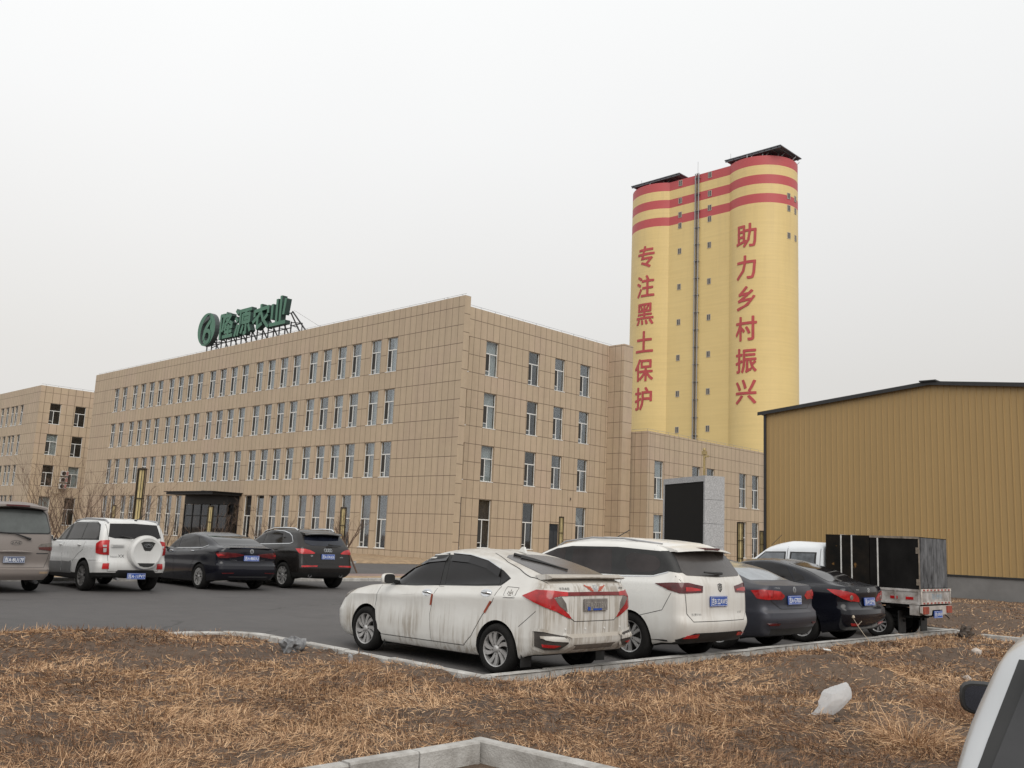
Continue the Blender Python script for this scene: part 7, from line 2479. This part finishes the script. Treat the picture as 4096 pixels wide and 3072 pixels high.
def straw_mat():
    m, t = newmat('dry_straw', .85, spec=.2)
    a = t.new('Attribute', _attribute_name='straw')
    t.l.new(a.outputs['Color'], t.b.inputs['Base Color'])
    return m
M['straw'] = straw_mat()
def blades(x, y, L, w, az, el, curl, col, name):
    n = len(x)
    z = ground_z(x, y) + .004
    d = np.stack([np.cos(az) * np.cos(el), np.sin(az) * np.cos(el), np.sin(el)], -1)
    def dir_(k):
        e2, a2 = el + curl * k, az + turn * k
        return np.stack([np.cos(a2) * np.cos(e2), np.sin(a2) * np.cos(e2), np.sin(e2)], -1)
    turn = _rg.normal(0, .5, n)
    P0 = np.stack([x, y, z], -1)
    P1 = P0 + d * (L * .38)[:, None]
    P2 = P1 + dir_(.6) * (L * .34)[:, None]
    P3 = P2 + dir_(1.3) * (L * .28)[:, None]
    for P in (P1, P2, P3):
        gz = ground_z(P[:, 0], P[:, 1]) + .006
        P[:, 2] = np.maximum(P[:, 2], gz)
    tw = _rg.uniform(0, math.pi, n)
    s = np.stack([-np.sin(az), np.cos(az), 0 * az], -1) * np.cos(tw)[:, None]
    s[:, 2] += np.abs(np.sin(tw)) * .8
    s *= w[:, None] / 2
    Vv = np.stack([P0 - s, P0 + s, P1 + s, P1 - s, P2 + s * .8, P2 - s * .8, P3 + s * .2, P3 - s * .2], 1).reshape(-1, 3)
    b = np.arange(n)[:, None] * 8
    Fq = np.concatenate([b + np.array([0, 1, 2, 3]), b + np.array([3, 2, 4, 5]), b + np.array([5, 4, 6, 7])], 1).reshape(-1)
    me = bpy.data.meshes.new(name)
    me.vertices.add(n * 8)
    me.vertices.foreach_set('co', Vv.astype(np.float32).ravel())
    me.loops.add(n * 12)
    me.loops.foreach_set('vertex_index', Fq.astype(np.int32))
    me.polygons.add(n * 3)
    me.polygons.foreach_set('loop_start', np.arange(0, n * 12, 4, dtype=np.int32))
    me.polygons.foreach_set('loop_total', np.full(n * 3, 4, dtype=np.int32))
    at = me.attributes.new('straw', 'FLOAT_COLOR', 'POINT')
    cc = np.repeat(np.concatenate([col, np.ones((n, 1))], 1), 8, 0).astype(np.float32)
    at.data.foreach_set('color', cc.ravel())
    me.materials.append(M['straw'])
    me.update()
    me.validate()
    return me
PAL = np.array([(.56, .405, .27), (.40, .27, .172), (.285, .182, .115), (.185, .113, .072), (.145, .08, .047), (.06, .04, .029)]) * np.array([1.14, 1.06, .96])
def grass_points(n, r0, r1, pw_=1.0):
    th = math.radians(134.5) + _rg.uniform(-.72, .72, n)
    r = r0 * (r1 / r0) ** (_rg.random(n) ** pw_)
    x, y = 45.61 + r * np.cos(th), -42.18 + r * np.sin(th)
    return x, y, r
N = 720000
x, y, r = grass_points(N, 3.2, 42)
cl = vnoise(x, y, 1.6, 13)
c2 = vnoise(x, y, 6.5, 61) * .6 + vnoise(x, y, 13, 67) * .4
keep = on_verge(x, y) & (_rg.random(N) < (1 - .72 * bare(x, y)) * np.clip(.55 + .9 * cl, 0, 1) * np.clip((c2 - .20) * 2.8, .25, 1))
x, y, r, cl, c2 = x[keep], y[keep], r[keep], cl[keep], c2[keep]
n = len(x)
kind = _rg.random(n)
az = _rg.uniform(0, 2 * math.pi, n)
az = np.where(_rg.random(n) < .55, vnoise(x, y, .8, 41) * 9 + _rg.normal(0, .5, n), az)
el = np.where(kind < .68, np.abs(_rg.normal(.06, .18, n)), np.where(kind < .95, _rg.uniform(.3, 1.1, n), _rg.uniform(1.1, 1.55, n)))
L = np.where(kind < .95, _rg.uniform(.045, .125, n), _rg.uniform(.03, .09, n)) * (.7 + .6 * cl)
el = el + np.where(kind < .68, .35 * np.clip(c2 - .5, 0, 1), 0)
w = _rg.uniform(.0032, .0075, n) * np.clip(r / 9, .8, 2.6)
curl = _rg.normal(-.15, .8, n)
p = _rg.random(n) + (cl - .5) * .5 + _rg.normal(0, .05, n) - .55 * (kind > .95)
tone = vnoise(x, y, .9, 17)
ci = np.clip(((1 - p) * 4.6 + (tone - .5) * 2.2 + .2 - (c2 - .5) * 1.6), 0, 5).astype(int)
ci = np.where((kind > .95), np.clip(ci + 2, 0, 5), ci)
col = PAL[ci] * _rg.uniform(.85, 1.12, (n, 1))
tag(obj('dry_grass', blades(x, y, L, w, az, el, curl, col, 'dry_grass')), kind='stuff', label='mown dry straw-coloured grass covering the verge', cat='grass')
# taller pale tussocks
def tussock(cx_, cy_, n, L0, L1, rad, label, pal=(0, 3)):
    a = _rg.uniform(0, 2 * math.pi, n)
    q = rad * np.sqrt(_rg.random(n))
    x, y = cx_ + q * np.cos(a), cy_ + q * np.sin(a)
    az = a + _rg.normal(0, .6, n)
    el = _rg.uniform(.15, 1.3, n)
    L = _rg.uniform(L0, L1, n)
    w = _rg.uniform(.003, .0065, n)
    col = PAL[_rg.integers(pal[0], pal[1], n)] * _rg.uniform(.85, 1.15, (n, 1))
    o = obj('grass_tussock', blades(x, y, L, w, az, el, _rg.normal(-.7, .4, n), col, 'grass_tussock'))
    tag(o, label, 'grass tussock', 'tussocks on the verge')
tussock(42.35, -33.95, 420, .18, .42, .30, 'large pale straw tussock beside the silver car')
tussock(42.0, -32.0, 300, .12, .30, .35, 'brown tussock on the mound behind the plastic bag', (2, 5))
tussock(42.45, -32.6, 360, .15, .34, .38, 'rust brown tussock left of the dark wing mirror', (2, 5))
tussock(40.6, -29.6, 220, .12, .26, .30, 'brown upright tussock on the bare soil mound', (2, 5))
tussock(38.75, -24.0, 260, .12, .30, .45, 'pale tussock against the long kerb behind the small truck', (0, 3))
tussock(36.6, -35.35, 160, .08, .20, .22, 'reddish tussock beside the kerb near the dirty white hatchback', (1, 4))

# ================================================================== BARE TREES, LITTER
def bare_tree(name, x, y, h, spread, stems, label, seed, trunk_h=0.0, z=.1):
    r_ = random.Random(seed)
    root = tag(empty(name, (x, y, z)), label, 'tree' if name == 'bare_tree' else 'shrub', 'bare trees in front of the office')
    tb, br = MB(), MB()
    def grow(b, p, d, L, rad, lev):
        n = 4
        P, R_ = [p], [rad]
        for k in range(n):
            d = (d + Vector((r_.uniform(-.16, .16), r_.uniform(-.16, .16), r_.uniform(-.04, .12)))).normalized()
            p = p + d * (L / n)
            P.append(p)
            R_.append(rad * (1 - .65 * (k + 1) / n))
        b.tube(P, R_, 5 if lev else 7)
        if lev < 3:
            for _ in range(r_.randint(3, 5) if lev < 2 else r_.randint(2, 3)):
                k = r_.randint(1, n)
                q = P[k]
                nd = (d + Vector((r_.uniform(-1, 1), r_.uniform(-1, 1), r_.uniform(-.1, .5))) * .75).normalized()
                grow(br, q, nd, L * r_.uniform(.35, .62), max(.0035, R_[k] * .6), lev + 1)
    base = Vector((0, 0, 0))
    if trunk_h:
        tb.tube([(0, 0, -.1), (.02, .01, trunk_h * .5), (0, .03, trunk_h)], [.045, .04, .034], 8)
        base = Vector((0, .03, trunk_h - .02))
    for k in range(stems):
        a = 2 * math.pi * k / stems + r_.uniform(-.4, .4)
        d = Vector((math.cos(a) * spread, math.sin(a) * spread, 1)).normalized()
        grow(tb, base + Vector((math.cos(a), math.sin(a), 0)) * .04, d, (h - trunk_h) * r_.uniform(.72, .9), .026, 0)
    tb.build('trunk', M['bark'], root, True, 60)
    br.build('branches', M['bark'], root, True, 60)
bare_tree('bare_shrub', 14.5, -31.1, 2.75, .42, 7, 'dense bare shrub showing above the roof between van and white off-roader', 1)
bare_tree('bare_shrub', 15.5, -30.55, 2.55, .45, 7, 'bare shrub directly above the front of the white off-roader', 2)
bare_tree('bare_shrub', 13.0, -28.6, 2.6, .50, 8, 'wide bare shrub left of the tall golden lamp column', 3)
bare_tree('bare_shrub', 12.5, -27.9, 2.3, .40, 6, 'bare shrub just left of the tall golden lamp column', 4)
bare_tree('bare_tree', 14.6, -19.75, 2.35, .55, 5, 'bare sapling leaning beside the black off-roader', 5, .7)
bare_tree('bare_shrub', 9.0, -22.4, 2.0, .6, 6, 'low bare shrub at the right end of the glass entrance', 6)
bare_tree('bare_shrub', 10.5, -20.6, 2.1, .45, 6, 'low bare shrub above the black off-roader', 7)
bare_tree('bare_shrub', 12.5, -26.2, 1.9, .55, 5, 'small bare shrub right of the tall golden lamp column', 8)
b = MB()
b.tube([(14.6, -19.0, .05), (14.7, -19.95, 1.55)], .035, 7)
tag(b.build('tree_stake', M['bark'], None, True), 'slanting dark wooden stake propping the bare sapling', 'stake')

# plastic bag
def bag_mat():
    m, t = newmat('white_plastic_film', .35, spec=.5)
    t.b.inputs['Base Color'].default_value = (.78, .79, .80, 1)
    n, l = m.node_tree.nodes, m.node_tree.links
    tr = n.new('ShaderNodeBsdfTranslucent')
    tr.inputs[0].default_value = (.8, .8, .8, 1)
    tp = n.new('ShaderNodeBsdfTransparent')
    m1, m2 = n.new('ShaderNodeMixShader'), n.new('ShaderNodeMixShader')
    m1.inputs[0].default_value = .5
    m2.inputs[0].default_value = .30
    l.new(t.b.outputs[0], m1.inputs[1])
    l.new(tr.outputs[0], m1.inputs[2])
    l.new(m1.outputs[0], m2.inputs[1])
    l.new(tp.outputs[0], m2.inputs[2])
    l.new(m2.outputs[0], n['Material Output'].inputs[0])
    return m
M['film'] = bag_mat()
bm = bmesh.new()
bmesh.ops.create_icosphere(bm, subdivisions=5, radius=1)
from mathutils import noise as mnoise
_rb = random.Random(12)
_pl = [(Vector((_rb.uniform(-1, 1), _rb.uniform(-1, 1), _rb.uniform(-1, 1))).normalized(), _rb.uniform(.60, .86)) for _ in range(26)]
for vtx in bm.verts:
    c = vtx.co.normalized()
    k = 1.0
    for (pn, pd) in _pl:                            # flat panels of stretched film between creases
        q = c.dot(pn)
        if q > .05:
            k = min(k, pd / q)
    k += .025 * mnoise.noise(c * 5) + .012 * mnoise.noise(c * 14)
    c = Vector((c.x * .165, c.y * .115, c.z * .205)) * k
    if c.z < -.02:                                  # the mouth trails off to one side on the ground
        s_ = min(1, (-c.z - .02) / .14)
        c.x -= .17 * s_ ** 2 * (1 if c.x < .03 else .25)
        c.y *= 1 - .4 * s_
        c.z = max(c.z, -.145 - .01 * mnoise.noise(c * 12))
    c.x += c.z * .30
    vtx.co = c
me = bpy.data.meshes.new('plastic_bag')
bm.to_mesh(me)
bm.free()
me.materials.append(M['film'])
me.polygons.foreach_set('use_smooth', [True] * len(me.polygons))
me.set_sharp_from_angle(angle=math.radians(16))
o = obj('plastic_bag', me, None, (41.42, -33.42, float(ground_z(41.42, -33.42)) + .135), math.radians(40))
tag(o, 'crumpled white translucent plastic bag standing on the bare soil', 'plastic bag')

def lump(name, label, cat, x, y, size, m, seed, flat=1.0, n=2, amp=.5, lift=.3, group=None):
    bm = bmesh.new()
    bmesh.ops.create_icosphere(bm, subdivisions=n, radius=1)
    for q in bm.verts:
        c = q.co.copy()
        k = 1 + amp * mnoise.noise(c * 1.3 + Vector((seed * 3.1, seed, 0))) + amp * .5 * mnoise.noise(c * 3.1 + Vector((seed, 0, seed)))
        q.co = Vector((c.x * size[0], c.y * size[1], c.z * size[2])) * k
    me = bpy.data.meshes.new(name)
    bm.to_mesh(me)
    bm.free()
    me.materials.append(m)
    if n > 1:
        me.polygons.foreach_set('use_smooth', [True] * len(me.polygons))
        me.set_sharp_from_angle(angle=math.radians(38))
    o = obj(name, me, None, (x, y, float(ground_z(x, y)) + size[2] * lift), seed * 1.3)
    tag(o, label, cat, group)
    return o
M['grey_film'] = mat('grey_sheet', (.22, .225, .23), .6, var=.5, scale=12, dark=(.07, .07, .075))
M['clod'] = mat('dark_clod', (.075, .058, .046), .95, var=.4, scale=14, bump=.5)
M['stone'] = mat('pale_stone', (.42, .37, .33), .85, var=.3, scale=14)
lump('plastic_scrap', 'crumpled grey plastic sheet in the grass left of the dirty white hatchback', 'litter', 34.88, -35.12, (.10, .13, .13), M['grey_film'], 2, 1, 3, .9, .5)
b = MB()
zz = float(ground_z(36.28, -35.2))
b.tube([(36.20, -35.16, zz + .10), (36.27, -35.20, zz + .09), (36.33, -35.24, zz + .02)], .028, 8)
tag(b.build('pipe_stub', M['grey_film'], None, True), 'short grey pipe stub sticking out beside the kerb', 'pipe')
for k, (x, y, s, l) in enumerate([(38.62, -21.55, .13, 'dark clod of earth against the far end of the long kerb'), (38.66, -21.9, .10, 'smaller dark clod on the kerb end near the small truck'), (38.5, -21.2, .11, 'dark clod at the outer kerb corner beyond the truck')]):
    lump('earth_clod', l, 'clod', x, y, (s, s * 1.2, s * .8), M['clod'], k + 5, 1, 3, .7, .5, 'earth clods by the kerb end')
lump('stone_block', 'pale square block lying in the grass above the wing mirror', 'block', 40.4, -26.4, (.085, .11, .07), M['stone'], 3, 1, 1, .15, .6)
lump('stone', 'pale stone in the brown grass just left of the wing mirror', 'stone', 41.95, -31.0, (.05, .06, .05), M['stone'], 4, 1, 2, .4, .6, 'stones on the verge')
lump('stone', 'small stone on the bare soil behind the wing mirror', 'stone', 41.1, -28.9, (.045, .05, .04), M['stone'], 6, 1, 2, .4, .6, 'stones on the verge')
lump('stone', 'round brown stone in front of the plastic bag', 'stone', 41.62, -33.75, (.028, .03, .032), M['clod'], 7, 1, 2, .3, .6, 'stones on the verge')
b = MB()
b.box(-.06, .06, -.035, .035, 0, .006)
o = b.build('paper_scrap', M['stone_white'])
o.location = (38.55, -27.6, float(ground_z(38.55, -27.6)) + .05)
o.rotation_euler = (.2, .1, .7)
tag(o, 'small white paper scrap beside the long kerb', 'litter')
# a dry weed stalk leaning over the kerb
b = MB()
b.tube([(38.35, -25.4, .05), (38.22, -25.45, .22), (38.12, -25.5, .38), (38.05, -25.52, .50)], [.006, .006, .005, .004], 5)
b.tube([(38.12, -25.5, .38), (38.15, -25.40, .46)], .004, 5)
b.lathe([(.001, -.03), (.03, -.01), (.025, .02), (.001, .04)], 8, 'z', None, Matrix.Translation((38.05, -25.52, .52)))
tag(b.build('weed_stalk', mat('pale_stalk', (.42, .36, .28), .8)), 'single dry weed stalk leaning across the kerb behind the glossy black sedan', 'weed')
